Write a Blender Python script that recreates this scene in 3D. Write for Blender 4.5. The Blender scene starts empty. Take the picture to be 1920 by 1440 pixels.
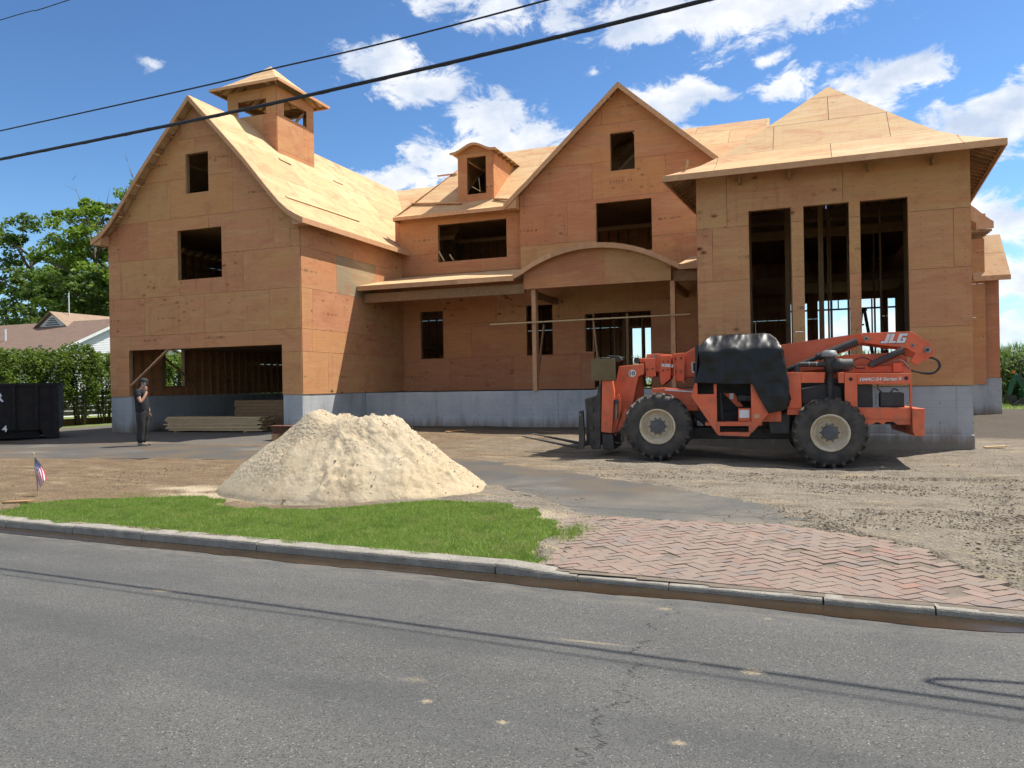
import bpy, bmesh, math, random
import numpy as np
from mathutils import Vector, Matrix, noise
random.seed(11)
rng = np.random.default_rng(11)
RAD = math.radians
scene = bpy.context.scene
C = scene.collection

# ------------------------------------------------------------------ camera
CAM = Vector((0.0, 0.0, 1.6))
YAW, PITCH, ROLL, FPX = RAD(20.509), RAD(0.013), RAD(-0.99), 1450.33
_fw = Vector((-math.sin(YAW) * math.cos(PITCH), math.cos(YAW) * math.cos(PITCH), math.sin(PITCH)))
_rt = Vector((math.cos(YAW), math.sin(YAW), 0.0))
_up = _rt.cross(_fw)
_R = _rt * math.cos(ROLL) + _up * math.sin(ROLL)
_U = _up * math.cos(ROLL) - _rt * math.sin(ROLL)
cam_data = bpy.data.cameras.new('camera')
cam_data.sensor_fit = 'HORIZONTAL'
cam_data.sensor_width = 36.0
cam_data.lens = 36.0 * FPX / 1920.0
cam_data.clip_start = 0.05
cam_data.clip_end = 4000
cam = bpy.data.objects.new('camera', cam_data)
C.objects.link(cam)
cam.matrix_world = Matrix(((_R.x, _U.x, -_fw.x, CAM.x), (_R.y, _U.y, -_fw.y, CAM.y),
                           (_R.z, _U.z, -_fw.z, CAM.z), (0, 0, 0, 1)))
scene.camera = cam

# ------------------------------------------------------------------ light
SUN = Vector((0.41, 0.37, 1.0)).normalized()
SUN_EL = math.asin(SUN.z)
SUN_AZ = math.atan2(SUN.x, SUN.y)
SUN_POWER = 5.0
SKY_STRENGTH = 0.085
scene.view_settings.view_transform = 'Standard'
scene.view_settings.look = 'None'
scene.view_settings.exposure = 0.55
scene.view_settings.gamma = 1.0
sl = bpy.data.lights.new('sun', 'SUN')
sl.energy = SUN_POWER
sl.angle = RAD(0.53)
sl.color = (1.0, 0.945, 0.85)
so = bpy.data.objects.new('sun', sl)
C.objects.link(so)
so.rotation_euler = (-SUN).to_track_quat('-Z', 'Y').to_euler()
so.location = (20, 20, 60)

scene.cycles.diffuse_bounces = 2
scene.cycles.max_bounces = 8
scene.cycles.adaptive_threshold = 0.03

# ------------------------------------------------------------------ node helper
class NT:
    def __init__(self, tree):
        self.t = tree; self.n = tree.nodes; self.l = tree.links
    def node(self, kind, **kw):
        nd = self.n.new(kind)
        for k, v in kw.items():
            setattr(nd, k, v)
        return nd
    def put(self, sock, v):
        if isinstance(v, bpy.types.NodeSocket):
            self.l.new(v, sock)
        else:
            if isinstance(v, (tuple, list)) and len(v) == 3 and sock.type == 'RGBA':
                v = (*v, 1)
            sock.default_value = v
    def math(self, op, a, b=None, c=None, clamp=False):
        nd = self.node('ShaderNodeMath', operation=op); nd.use_clamp = clamp
        self.put(nd.inputs[0], a)
        if b is not None: self.put(nd.inputs[1], b)
        if c is not None: self.put(nd.inputs[2], c)
        return nd.outputs[0]
    def vmath(self, op, a, b=None, out=0):
        nd = self.node('ShaderNodeVectorMath', operation=op)
        self.put(nd.inputs[0], a)
        if b is not None:
            self.put(nd.inputs[3 if op == 'SCALE' else 1], b)
        return nd.outputs[out]
    def noise(self, vec, scale, detail=4, rough=0.55, out=0, dist=0.0):
        nd = self.node('ShaderNodeTexNoise')
        if vec is not None: self.l.new(vec, nd.inputs['Vector'])
        nd.inputs['Scale'].default_value = scale
        nd.inputs['Detail'].default_value = detail
        nd.inputs['Roughness'].default_value = rough
        nd.inputs['Distortion'].default_value = dist
        return nd.outputs[out]
    def voronoi(self, vec, scale, feature='F1', out='Distance', rnd=1.0):
        nd = self.node('ShaderNodeTexVoronoi', feature=feature)
        if vec is not None: self.l.new(vec, nd.inputs['Vector'])
        nd.inputs['Scale'].default_value = scale
        nd.inputs['Randomness'].default_value = rnd
        return nd.outputs[out]
    def map(self, v, a, b, c=0.0, d=1.0, smooth=False):
        nd = self.node('ShaderNodeMapRange')
        if smooth: nd.interpolation_type = 'SMOOTHSTEP'
        self.put(nd.inputs[0], v)
        for i, x in enumerate((a, b, c, d)):
            nd.inputs[i + 1].default_value = x
        return nd.outputs[0]
    def mix(self, f, a, b, blend='MIX'):
        nd = self.node('ShaderNodeMix', data_type='RGBA', blend_type=blend)
        self.put(nd.inputs['Factor'], f)
        self.put(nd.inputs[6], a); self.put(nd.inputs[7], b)
        return nd.outputs[2]
    def ramp(self, f, stops, interp='LINEAR'):
        nd = self.node('ShaderNodeValToRGB')
        nd.color_ramp.interpolation = interp
        el = nd.color_ramp.elements
        while len(el) < len(stops): el.new(0.5)
        for e, (p, c) in zip(el, stops):
            e.position = p; e.color = (*c, 1)
        self.put(nd.inputs[0], f)
        return nd.outputs[0]
    def bump(self, h, strength, dist=0.01):
        nd = self.node('ShaderNodeBump')
        nd.inputs['Strength'].default_value = strength
        nd.inputs['Distance'].default_value = dist
        self.l.new(h, nd.inputs['Height'])
        return nd.outputs[0]
    def sep(self, v):
        nd = self.node('ShaderNodeSeparateXYZ'); self.l.new(v, nd.inputs[0]); return nd.outputs
    def comb(self, x, y, z=0.0):
        nd = self.node('ShaderNodeCombineXYZ')
        for i, v in enumerate((x, y, z)): self.put(nd.inputs[i], v)
        return nd.outputs[0]
    def coord(self, which='Object'):
        return self.node('ShaderNodeTexCoord').outputs[which]

# ------------------------------------------------------------------ world: Nishita sky with fair-weather cumulus
world = bpy.data.worlds.new('World')
scene.world = world
world.use_nodes = True
world.cycles.sampling_method = 'NONE'
w = NT(world.node_tree)
w.n.clear()
sky = w.node('ShaderNodeTexSky')
sky.sky_type = 'NISHITA'
sky.sun_disc = False
sky.sun_elevation = SUN_EL
sky.sun_rotation = SUN_AZ
sky.air_density = 1.0
sky.dust_density = 0.2
sky.ozone_density = 3.0
d = w.vmath('NORMALIZE', w.coord('Generated'))
sx, sy, sz = w.sep(d)
az = w.math('ARCTAN2', sx, sy)
el = w.math('ARCSINE', sz)
ae = w.comb(az, el, 0.0)
wob = w.vmath('SUBTRACT', w.noise(d, 9.0, 3, 0.5, out=1), (0.5, 0.5, 0.5))
ae = w.vmath('ADD', ae, w.vmath('SCALE', wob, 0.05))
# banks of cumulus: azimuth, elevation, half width, half height (degrees), weight
CLOUDS = [(-21, 26.2, 8.0, 1.7, .95), (-16, 25.0, 5, 1.0, .75), (-10, 25.0, 7, 2.4, 1.15), (-1.8, 25.0, 10.0, 3.8, 1.35), (4, 26, 9, 3.0, 1.2),
          (-29.3, 22.0, 5.8, 2.0, 1.15), (-26.2, 20.9, 4.4, 1.6, 1.15), (-22.0, 19.4, 4.6, 2.8, 1.3), (-20.8, 16.9, 7.0, 2.8, 1.35), (-17.5, 16.0, 5, 2, 1.2),
          (-24.6, 15.8, 4.6, 2.2, 1.25), (-28.6, 14.9, 3.8, 1.3, 1.25), (-8.6, 19.4, 4.0, 1.8, 1.25), (-5.8, 19.5, 2.3, .9, .95), (-9, 16, 4, 2.2, 1.0),
          (-0.8, 19.9, 2.6, 1.4, 1.0), (5.6, 19.0, 4.4, 1.9, .98), (3.2, 18.0, 3, 1.2, .9), (12.0, 15.8, 4.8, 3.0, 1.4), (9.4, 14.4, 3, 1.4, 1.0), (15.5, 15.0, 4, 3.5, 1.15),
          (12.2, 9.6, 4.5, 2.2, 1.05), (13.5, 5.6, 7, 2.6, 1.1), (8, 3.2, 14, 2.0, 1.05), (-4, 3.0, 10, 1.6, .9), (-44.9, 20.8, 1.1, .5, .62), (2, 7, 9, 1.8, .9), (20, 11, 6, 3, 1.1),
          (-2.0, 21.6, 2.2, .9, .8), (-14, 21.8, 1.8, .7, .7)]
m = None
for a0, e0, wa, he, wt in CLOUDS:
    q = w.vmath('SUBTRACT', ae, (RAD(a0), RAD(e0), 0))
    q = w.vmath('MULTIPLY', q, (1 / RAD(wa), 1 / RAD(he), 0))
    r = w.vmath('LENGTH', q, out=1)
    v = w.math('MULTIPLY_ADD', r, -wt, wt)
    m = v if m is None else w.math('MAXIMUM', m, v)
# unseen cumulus outside this quarter, cover thickened to strengthen and whiten the fill light
pl = w.vmath('DIVIDE', d, w.comb(w.math('ADD', w.math('ABSOLUTE', sz), 0.12), w.math('ADD', w.math('ABSOLUTE', sz), 0.12), 1.0))
pl = w.vmath('MULTIPLY', pl, (1, 1, 0))
gen = w.map(w.noise(pl, 1.1, 3, 0.5), 0.40, 0.62, -0.2, 1.0)
away = w.map(w.math('ABSOLUTE', w.math('ADD', az, RAD(20))), RAD(42), RAD(60), 0.0, 1.0)
high = w.map(el, RAD(29), RAD(38), 0.0, 1.0)
msk = w.math('MAXIMUM', away, high)
gen = w.math('ADD', w.math('MULTIPLY', gen, msk), w.math('MULTIPLY', w.math('SUBTRACT', msk, 1.0), 3.0))
m = w.math('MAXIMUM', m, gen)
fine = w.noise(w.vmath('MULTIPLY', d, (1, 1, 1.7)), 19.0, 9, 0.66, dist=0.35)
dens = w.math('ADD', m, w.math('MULTIPLY', w.math('SUBTRACT', fine, 0.52), 3.0))
alpha = w.map(dens, 0.05, 0.62, 0, 1, smooth=True)
body = w.noise(w.vmath('ADD', w.vmath('MULTIPLY', d, (1, 1, 1.6)), (0.0, 0.0, 0.012)), 13.0, 6, 0.55)
lit = w.map(w.math('ADD', w.math('MULTIPLY', body, 0.9), w.math('MULTIPLY', dens, -0.10)), 0.22, 0.52, 0.0, 1.0)
ccol = w.mix(lit, (5.0, 5.8, 7.2), (9.2, 9.2, 9.2))
ccol = w.mix(w.map(el, 0.0, RAD(16), 0.75, 1.0), w.mix(0.35, (5.8, 6.8, 8.2), ccol), ccol)
hz = w.map(el, 0.0, RAD(10), 0.55, 0.0)
gam = w.node('ShaderNodeGamma'); w.l.new(w.vmath('SCALE', sky.outputs[0], 0.2), gam.inputs[0]); gam.inputs[1].default_value = 1.36
deep = w.vmath('MULTIPLY', gam.outputs[0], (5.25, 5.95, 6.05))
skyc = w.mix(hz, deep, (4.6, 6.4, 8.4))
skyc = w.mix(w.math('MULTIPLY', alpha, 0.97), skyc, ccol)
bg = w.node('ShaderNodeBackground')
w.l.new(skyc, bg.inputs[0])
bg.inputs[1].default_value = SKY_STRENGTH
wo = w.node('ShaderNodeOutputWorld')
w.l.new(bg.outputs[0], wo.inputs[0])

# ------------------------------------------------------------------ scene-graph helpers
def tag(o, label=None, cat=None, group=None, kind=None):
    if label: o['label'] = label
    if cat: o['category'] = cat
    if group: o['group'] = group
    if kind: o['kind'] = kind
    return o
def empty(name, loc, label=None, cat=None, group=None, kind=None, rz=0.0):
    o = bpy.data.objects.new(name, None)
    C.objects.link(o)
    o.location = loc; o.rotation_euler = (0, 0, rz)
    o.empty_display_size = 0.3
    return tag(o, label, cat, group, kind)
def setpar(o, parent):
    if parent is None: return
    o.parent = parent
    if parent.type == 'EMPTY':
        o.matrix_parent_inverse = (Matrix.Translation(parent.location) @ parent.rotation_euler.to_matrix().to_4x4()).inverted()
def link(name, me, mat=None, parent=None):
    if mat is not None and not me.materials: me.materials.append(mat)
    o = bpy.data.objects.new(name, me)
    C.objects.link(o)
    setpar(o, parent)
    return o

class MB:
    """collects geometry in world (or local) coordinates and links it as one mesh object"""
    def __init__(self):
        self.v = []; self.f = []; self.uv = []; self.mi = []; self.cur = 0
    def add(self, vs, fs, uvs=None):
        n = len(self.v)
        self.v += [tuple(p) for p in vs]
        self.uv += list(uvs) if uvs else [(0.0, 0.0)] * len(vs)
        for f in fs:
            self.f.append(tuple(i + n for i in f)); self.mi.append(self.cur)
        return self
    def box(self, x0, x1, y0, y1, z0, z1):
        vs = [(x0, y0, z0), (x1, y0, z0), (x1, y1, z0), (x0, y1, z0), (x0, y0, z1), (x1, y0, z1), (x1, y1, z1), (x0, y1, z1)]
        return self.add(vs, [(0, 3, 2, 1), (4, 5, 6, 7), (0, 1, 5, 4), (1, 2, 6, 5), (2, 3, 7, 6), (3, 0, 4, 7)])
    def obox(self, c, ax, ay, az_, hx, hy, hz_):
        c = Vector(c); ax = Vector(ax) * hx; ay = Vector(ay) * hy; az_ = Vector(az_) * hz_
        vs = [c + ax * i + ay * j + az_ * k for k in (-1, 1) for j in (-1, 1) for i in (-1, 1)]
        return self.add(vs, [(0, 2, 3, 1), (4, 5, 7, 6), (0, 1, 5, 4), (1, 3, 7, 5), (3, 2, 6, 7), (2, 0, 4, 6)])
    def beam(self, p0, p1, w_, h_, up=(0, 0, 1)):
        p0 = Vector(p0); p1 = Vector(p1); d_ = (p1 - p0); L = d_.length; d_ = d_ / L
        s = d_.cross(Vector(up))
        if s.length < 1e-5: s = d_.cross(Vector((1, 0, 0)))
        s.normalize(); u = s.cross(d_)
        return self.obox((p0 + p1) / 2, d_, s, u, L / 2, w_ / 2, h_ / 2)
    def prism(self, poly, off):
        n = len(poly); off = Vector(off)
        a = [Vector(p) for p in poly]; b = [p + off for p in a]
        fs = [tuple(range(n)), tuple(range(2 * n - 1, n - 1, -1))]
        fs += [(i, i + n, (i + 1) % n + n, (i + 1) % n) for i in range(n)]
        return self.add(a + b, fs)
    def tube(self, pts, r, n=8, cap=True):
        pts = [Vector(p) for p in pts]
        rs = r if isinstance(r, (list, tuple)) else [r] * len(pts)
        vs = []; fs = []
        prev = None
        for i, p in enumerate(pts):
            t = (pts[min(i + 1, len(pts) - 1)] - pts[max(i - 1, 0)]).normalized()
            if prev is None:
                a = t.cross(Vector((0, 0, 1)))
                if a.length < 1e-3: a = t.cross(Vector((1, 0, 0)))
            else:
                a = prev - t * prev.dot(t)
            a.normalize(); prev = a
            b = t.cross(a)
            for k in range(n):
                q = 2 * math.pi * k / n
                vs.append(p + (a * math.cos(q) + b * math.sin(q)) * rs[i])
        for i in range(len(pts) - 1):
            for k in range(n):
                fs.append((i * n + k, i * n + (k + 1) % n, (i + 1) * n + (k + 1) % n, (i + 1) * n + k))
        if cap:
            fs.append(tuple(range(n - 1, -1, -1))); fs.append(tuple(range((len(pts) - 1) * n, len(pts) * n)))
        return self.add(vs, fs)
    def lathe(self, c, axis, prof, n=24):
        """prof: list of (radius, along axis)"""
        c = Vector(c); axis = Vector(axis).normalized()
        a = axis.cross(Vector((0, 0, 1)))
        if a.length < 1e-3: a = Vector((1, 0, 0))
        a.normalize(); b = axis.cross(a)
        vs = [c + axis * h + (a * math.cos(2 * math.pi * k / n) + b * math.sin(2 * math.pi * k / n)) * r for r, h in prof for k in range(n)]
        fs = [(i * n + k, i * n + (k + 1) % n, (i + 1) * n + (k + 1) % n, (i + 1) * n + k) for i in range(len(prof) - 1) for k in range(n)]
        return self.add(vs, fs)
    def grid(self, pts, nu, nv, uvs=None):
        return self.add(pts, [(j * nu + i, j * nu + i + 1, (j + 1) * nu + i + 1, (j + 1) * nu + i) for j in range(nv - 1) for i in range(nu - 1)], uvs)
    def mesh(self, name, mats=(), smooth=False):
        me = bpy.data.meshes.new(name)
        me.from_pydata(self.v, [], self.f)
        for m_ in mats: me.materials.append(m_)
        if len(mats) > 1:
            me.polygons.foreach_set('material_index', self.mi)
        ul = me.uv_layers.new(name='UVMap')
        idx = np.zeros(len(me.loops), dtype=np.int32)
        me.loops.foreach_get('vertex_index', idx)
        ul.data.foreach_set('uv', np.array(self.uv, dtype=np.float32)[idx].ravel())
        if smooth:
            me.polygons.foreach_set('use_smooth', [True] * len(me.polygons))
        bm = bmesh.new(); bm.from_mesh(me)
        bmesh.ops.recalc_face_normals(bm, faces=bm.faces)
        bm.to_mesh(me); bm.free()
        me.update()
        return me
    def build(self, name, mat, parent=None, smooth=False):
        mats = mat if isinstance(mat, (list, tuple)) else [mat]
        o = bpy.data.objects.new(name, self.mesh(name, mats, smooth))
        C.objects.link(o)
        setpar(o, parent)
        return o
def bevel(o, wd=0.01, seg=2, angle=35):
    m_ = o.modifiers.new('bevel', 'BEVEL'); m_.width = wd; m_.segments = seg
    m_.limit_method = 'ANGLE'; m_.angle_limit = RAD(angle)
    return o

# ------------------------------------------------------------------ materials
MATS = {}
def new_mat(name):
    m_ = bpy.data.materials.new(name); m_.use_nodes = True
    t = NT(m_.node_tree)
    b = t.n['Principled BSDF']
    MATS[name] = m_
    return m_, t, b
def simple(name, c1, c2=None, rough=0.6, scale=3.0, metal=0.0, bump=0.0, bscale=40.0, spec=0.5, coat=0.0, detail=5):
    m_, t, b = new_mat(name)
    co = t.coord('Object')
    if c2 is None: c2 = tuple(x * 0.75 for x in c1)
    f = t.map(t.noise(co, scale, detail, 0.6), 0.3, 0.7)
    t.l.new(t.mix(f, c1, c2), b.inputs['Base Color'])
    rr = t.map(t.noise(co, scale * 2.3, 4), 0.3, 0.7, max(rough - 0.08, 0.02), min(rough + 0.1, 1))
    t.l.new(rr, b.inputs['Roughness'])
    b.inputs['Metallic'].default_value = metal
    b.inputs['Specular IOR Level'].default_value = spec
    b.inputs['Coat Weight'].default_value = coat
    if bump:
        t.l.new(t.bump(t.noise(co, bscale, 6, 0.65), bump, 0.02), b.inputs['Normal'])
    return m_

def plywood(name, stops, dark=0.35, knots=0.6, rough=0.8, stamp=True):
    m_, t, b = new_mat(name)
    uv = t.node('ShaderNodeUVMap').outputs[0]
    rnd = t.node('ShaderNodeObjectInfo').outputs['Random']
    r2 = t.math('FRACT', t.math('MULTIPLY', rnd, 17.31))
    r3 = t.math('FRACT', t.math('MULTIPLY', rnd, 51.77))
    off = t.comb(t.math('MULTIPLY', rnd, 61.0), t.math('MULTIPLY', r2, 47.0), t.math('MULTIPLY', r3, 13.0))
    p = t.vmath('ADD', uv, off)
    base = t.ramp(rnd, stops)
    broad = t.noise(t.vmath('MULTIPLY', p, (0.55, 2.6, 1)), 1.0, 4, 0.6, dist=0.6)
    alt = t.ramp(r2, stops)
    col = t.mix(t.map(broad, 0.45, 0.58, 0.0, 0.85), base, alt)
    col = t.mix(t.map(t.noise(t.vmath('MULTIPLY', p, (0.9, 5.5, 1)), 1.0, 4, 0.6, dist=0.5), 0.52, 0.66, 0.0, 0.38), col, (0.60, 0.365, 0.175))
    grain = t.noise(t.vmath('MULTIPLY', p, (1.4, 34.0, 1)), 1.0, 7, 0.7, dist=0.25)
    g = t.map(grain, 0.30, 0.68, 1.07, 0.88)
    col = t.vmath('MULTIPLY', col, t.comb(g, g, g))
    fleck = t.noise(t.vmath('MULTIPLY', p, (5.0, 60.0, 1)), 1.0, 4, 0.7)
    col = t.mix(t.map(fleck, 0.62, 0.74, 0.0, 0.14), col, (0.24, 0.10, 0.045))
    blot = t.noise(t.vmath('MULTIPLY', p, (0.8, 1.5, 1)), 1.3, 5, 0.62, dist=0.9)
    col = t.mix(t.map(blot, 0.50, 0.66, 0.0, 0.5), col, (0.45, 0.175, 0.09))
    # darker knots, stretched along the grain, only on some sheets
    kd = t.voronoi(t.vmath('MULTIPLY', p, (2.6, 4.6, 1)), 1.0)
    kw = t.noise(t.vmath('MULTIPLY', p, (1.0, 1.4, 1)), 0.9, 2)
    kmask = t.math('MULTIPLY', t.map(kd, 0.10, 0.30, 1.0, 0.0, smooth=True), t.map(kw, 0.46, 0.58))
    kmask = t.math('MULTIPLY', kmask, t.map(r3, 0.45, 0.9, 0.05, knots))
    col = t.mix(kmask, col, (0.17, 0.055, 0.02))
    core = t.math('MULTIPLY', t.map(kd, 0.05, 0.085, 1.0, 0.0), t.map(kw, 0.45, 0.52))
    col = t.mix(t.math('MULTIPLY', core, t.map(r3, 0.4, 0.85, 0.0, 0.85)), col, (0.05, 0.018, 0.01))
    # nail heads in rows over the studs
    ux, uy, uz = t.sep(uv)
    nx = t.math('ABSOLUTE', t.math('SUBTRACT', t.math('FRACT', t.math('DIVIDE', ux, 0.4064)), 0.5))
    ny = t.math('ABSOLUTE', t.math('SUBTRACT', t.math('FRACT', t.math('DIVIDE', t.math('ADD', uy, t.math('MULTIPLY', r3, 0.1)), 0.152)), 0.5))
    nail = t.math('MULTIPLY', t.math('LESS_THAN', nx, 0.028), t.math('LESS_THAN', ny, 0.085))
    col = t.mix(t.math('MULTIPLY', nail, 0.35), col, (0.07, 0.03, 0.02))
    if stamp:
        # the mill's grade stamp: broken rows of small illegible marks
        s = t.noise(t.vmath('MULTIPLY', p, (34.0, 3.0, 1)), 1.0, 2)
        row = t.math('LESS_THAN', t.math('ABSOLUTE', t.math('SUBTRACT', uy, 0.52)), 0.035)
        ext = t.math('MULTIPLY', t.math('GREATER_THAN', ux, 0.55), t.math('LESS_THAN', ux, 1.35))
        on = t.math('MULTIPLY', t.math('MULTIPLY', row, ext), t.math('MULTIPLY', t.math('GREATER_THAN', s, 0.53), t.math('GREATER_THAN', r2, 0.45)))
        col = t.mix(t.math('MULTIPLY', on, 0.6), col, (0.06, 0.03, 0.022))
    # rain marks running down from some joints
    run = t.noise(t.vmath('MULTIPLY', p, (7.0, 0.9, 1)), 1.0, 4, 0.6)
    col = t.mix(t.math('MULTIPLY', t.map(run, 0.56, 0.70, 0.0, dark * .7), t.map(r3, 0.3, 0.9)), col, (0.16, 0.085, 0.045))
    t.l.new(col, b.inputs['Base Color'])
    b.inputs['Roughness'].default_value = rough
    b.inputs['Specular IOR Level'].default_value = 0.25
    t.l.new(t.bump(grain, 0.25, 0.004), b.inputs['Normal'])
    return m_

PINK, TAN, ORNG, RED, BRN = (0.575, 0.252, 0.130), (0.565, 0.300, 0.125), (0.61, 0.272, 0.110), (0.54, 0.212, 0.105), (0.51, 0.245, 0.108)
PLY = plywood('plywood_sheathing', [(0.0, PINK), (0.3, TAN), (0.5, ORNG), (0.72, PINK), (0.88, TAN), (1.0, RED)])
PLY_RED = plywood('plywood_reddish', [(0.0, RED), (0.3, PINK), (0.55, ORNG), (0.8, RED), (1.0, BRN)])
PLY_TAN = plywood('plywood_knotty', [(0.0, TAN), (0.35, (0.59, 0.32, 0.14)), (0.6, PINK), (1.0, TAN)], knots=1.0)
ROOF = plywood('roof_decking', [(0.0, (0.55, 0.335, 0.165)), (0.3, (0.60, 0.42, 0.22)), (0.6, (0.52, 0.32, 0.17)), (0.8, (0.62, 0.45, 0.25)), (1.0, (0.56, 0.40, 0.22))], dark=0.12, knots=0.35, stamp=False)
def lumber(name, c1, c2):
    m_, t, b = new_mat(name)
    co = t.coord('Object')
    rnd = t.node('ShaderNodeObjectInfo').outputs['Random']
    f = t.noise(t.vmath('ADD', t.vmath('MULTIPLY', co, (6, 6, 6)), t.comb(t.math('MULTIPLY', rnd, 30.0), 0.0, 0.0)), 1.0, 6, 0.65)
    col = t.mix(t.map(f, 0.3, 0.7), c1, c2)
    k = t.map(rnd, 0, 1, 0.85, 1.12)
    col = t.vmath('MULTIPLY', col, t.comb(k, k, k))
    sp = t.voronoi(co, 5.0)
    col = t.mix(t.map(sp, 0.06, 0.13, 0.55, 0.0), col, (0.16, 0.07, 0.03))
    t.l.new(col, b.inputs['Base Color'])
    b.inputs['Roughness'].default_value = 0.78
    b.inputs['Specular IOR Level'].default_value = 0.25
    return m_
STUD = lumber('framing_lumber', (0.40, 0.24, 0.125), (0.29, 0.165, 0.082))  # darkened overall so framing inside the openings reads as in shade
FASC = lumber('fascia_lumber', (0.66, 0.37, 0.20), (0.54, 0.29, 0.15))
PALE = lumber('pale_lumber', (0.60, 0.44, 0.25), (0.48, 0.33, 0.175))

def concrete():
    m_, t, b = new_mat('foundation_concrete')
    co = t.coord('Object')
    f = t.noise(co, 1.1, 6, 0.65)
    col = t.mix(t.map(f, 0.3, 0.7), (0.34, 0.36, 0.38), (0.47, 0.49, 0.50))
    x, y, z = t.sep(co)
    st = t.noise(t.vmath('MULTIPLY', co, (2.5, 2.5, 0.35)), 1.6, 5, 0.6)
    col = t.mix(t.map(st, 0.52, 0.72, 0.0, 0.5), col, (0.22, 0.235, 0.25))
    ln = t.math('ABSOLUTE', t.math('SUBTRACT', t.math('FRACT', t.math('ADD', t.math('DIVIDE', z, 0.15), t.math('MULTIPLY', f, 0.35))), 0.5))
    seam = t.map(ln, 0.0, 0.06, 1.0, 0.0)
    col = t.mix(t.math('MULTIPLY', seam, 0.22), col, (0.2, 0.2, 0.2))
    # panel joints of the forms, tie holes and mud splashed up from the ground
    along = t.math('ADD', x, y)
    pj_ = t.math('ABSOLUTE', t.math('SUBTRACT', t.math('FRACT', t.math('DIVIDE', along, 1.22)), 0.5))
    col = t.mix(t.map(pj_, 0.0, 0.008, 0.5, 0.0), col, (0.16, 0.165, 0.17))
    tx = t.math('SUBTRACT', t.math('FRACT', t.math('DIVIDE', along, 0.61)), 0.5); tz = t.math('SUBTRACT', t.math('FRACT', t.math('DIVIDE', z, 0.42)), 0.5)
    hole = t.vmath('LENGTH', t.comb(t.math('MULTIPLY', tx, 0.61), t.math('MULTIPLY', tz, 0.42), 0.0), out=1)
    col = t.mix(t.map(hole, 0.012, 0.02, 0.7, 0.0), col, (0.12, 0.12, 0.12))
    mud = t.map(t.math('ADD', z, t.math('MULTIPLY', st, -0.9)), -0.22, 0.12, 0.8, 0.0)
    col = t.mix(mud, col, (0.20, 0.15, 0.10))
    t.l.new(col, b.inputs['Base Color'])
    b.inputs['Roughness'].default_value = 0.85
    h = t.math('ADD', t.noise(co, 30, 6, 0.7), t.math('MULTIPLY', seam, -0.6))
    t.l.new(t.bump(h, 0.35, 0.012), b.inputs['Normal'])
    return m_
CONC = concrete()
# ------------------------------------------------------------------ terrain
CTRL = np.array([(-14, 6.9, .07), (-9, 6.75, .078), (-6, 6.5, .078), (-3.5, 6.35, .072), (-2, 6.3, .045), (0, 6.1, .034), (2, 6.0, .034), (6, 5.7, .04),
    (-9.8, 7.7, .09), (-7, 8.5, .095), (-4.4, 9, .095), (-2.4, 8.4, .085), (0, 8.5, .09), (1, 7.8, .09), (3, 8, .08),
    (-16, 12, .12), (-20, 15, .15), (-16, 15.4, .17), (-13, 16, .15), (-10, 14, .12), (-6, 14, .1), (-4, 12.8, .08), (-2, 11.3, .08), (0, 10, .08), (3, 11, .02),
    (-2.6, 15.1, .06), (.5, 15.3, -.06), (2.5, 15.2, -.03), (4, 17, .08), (3.4, 18.2, .1), (5, 20, .1), (7, 33, .2), (0, 18, .03), (-3, 18, .1), (1, 13, .0),
    (-21, 19, .23), (-17, 19.5, .22), (-13.8, 20, .3), (-13.8, 22.7, .30), (-10, 22.7, .28), (-7, 22.7, .25), (-4, 22.5, .24), (-8, 18, .15),
    (-27, 22, .25), (-24, 18, .2), (-30, 30, .25), (10, 42, .2), (20, 30, .2), (-40, 30, .3), (15, 12, .1), (-30, 10, .15), (-60, 60, .3), (60, 60, .2)])
def ground_z(X, Y):
    X = np.asarray(X, float); Y = np.asarray(Y, float)
    num = np.zeros_like(X); den = np.zeros_like(X)
    for cx, cy, cz in CTRL:
        w_ = 1.0 / ((X - cx) ** 2 + (Y - cy) ** 2 + 0.6) ** 1.6
        num += w_ * cz; den += w_
    return num / den
def gz(x, y): return float(ground_z(np.array([x]), np.array([y]))[0])
def curb_y(x): return 5.90 - 0.068 * x
def inpoly(X, Y, poly):
    X = np.asarray(X, float); Y = np.asarray(Y, float)
    r = np.zeros(X.shape, bool); n = len(poly)
    for i in range(n):
        x0, y0 = poly[i]; x1, y1 = poly[(i + 1) % n]
        c_ = ((y0 > Y) != (y1 > Y)) & (X < (x1 - x0) * (Y - y0) / (y1 - y0 + 1e-12) + x0)
        r ^= c_
    return r
APRON = [(-2.40, 8.42), (-1.98, 6.13), (2.2, 5.84), (1.75, 6.10), (1.32, 6.65), (1.12, 7.2), (0.86, 7.75), (0.42, 8.10), (-0.05, 8.44), (-1.2, 8.45)]
DRIVE = [(-2.45, 8.40), (-1.2, 8.46), (-0.1, 8.46), (0.05, 8.9), (-0.25, 9.7), (-0.8, 10.5), (-2.0, 11.5), (-3.8, 12.85), (-6.1, 14.2), (-9, 15.2), (-13, 16.15), (-17, 16.2),
         (-24, 15.8), (-34, 15.0), (-34, 11.6), (-24, 11.9), (-16.7, 12.1), (-13, 12.8), (-10.6, 13.1), (-8.2, 12.6), (-6.4, 11.8), (-4.9, 11.0), (-4.1, 10.5), (-3.2, 9.4)]
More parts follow.
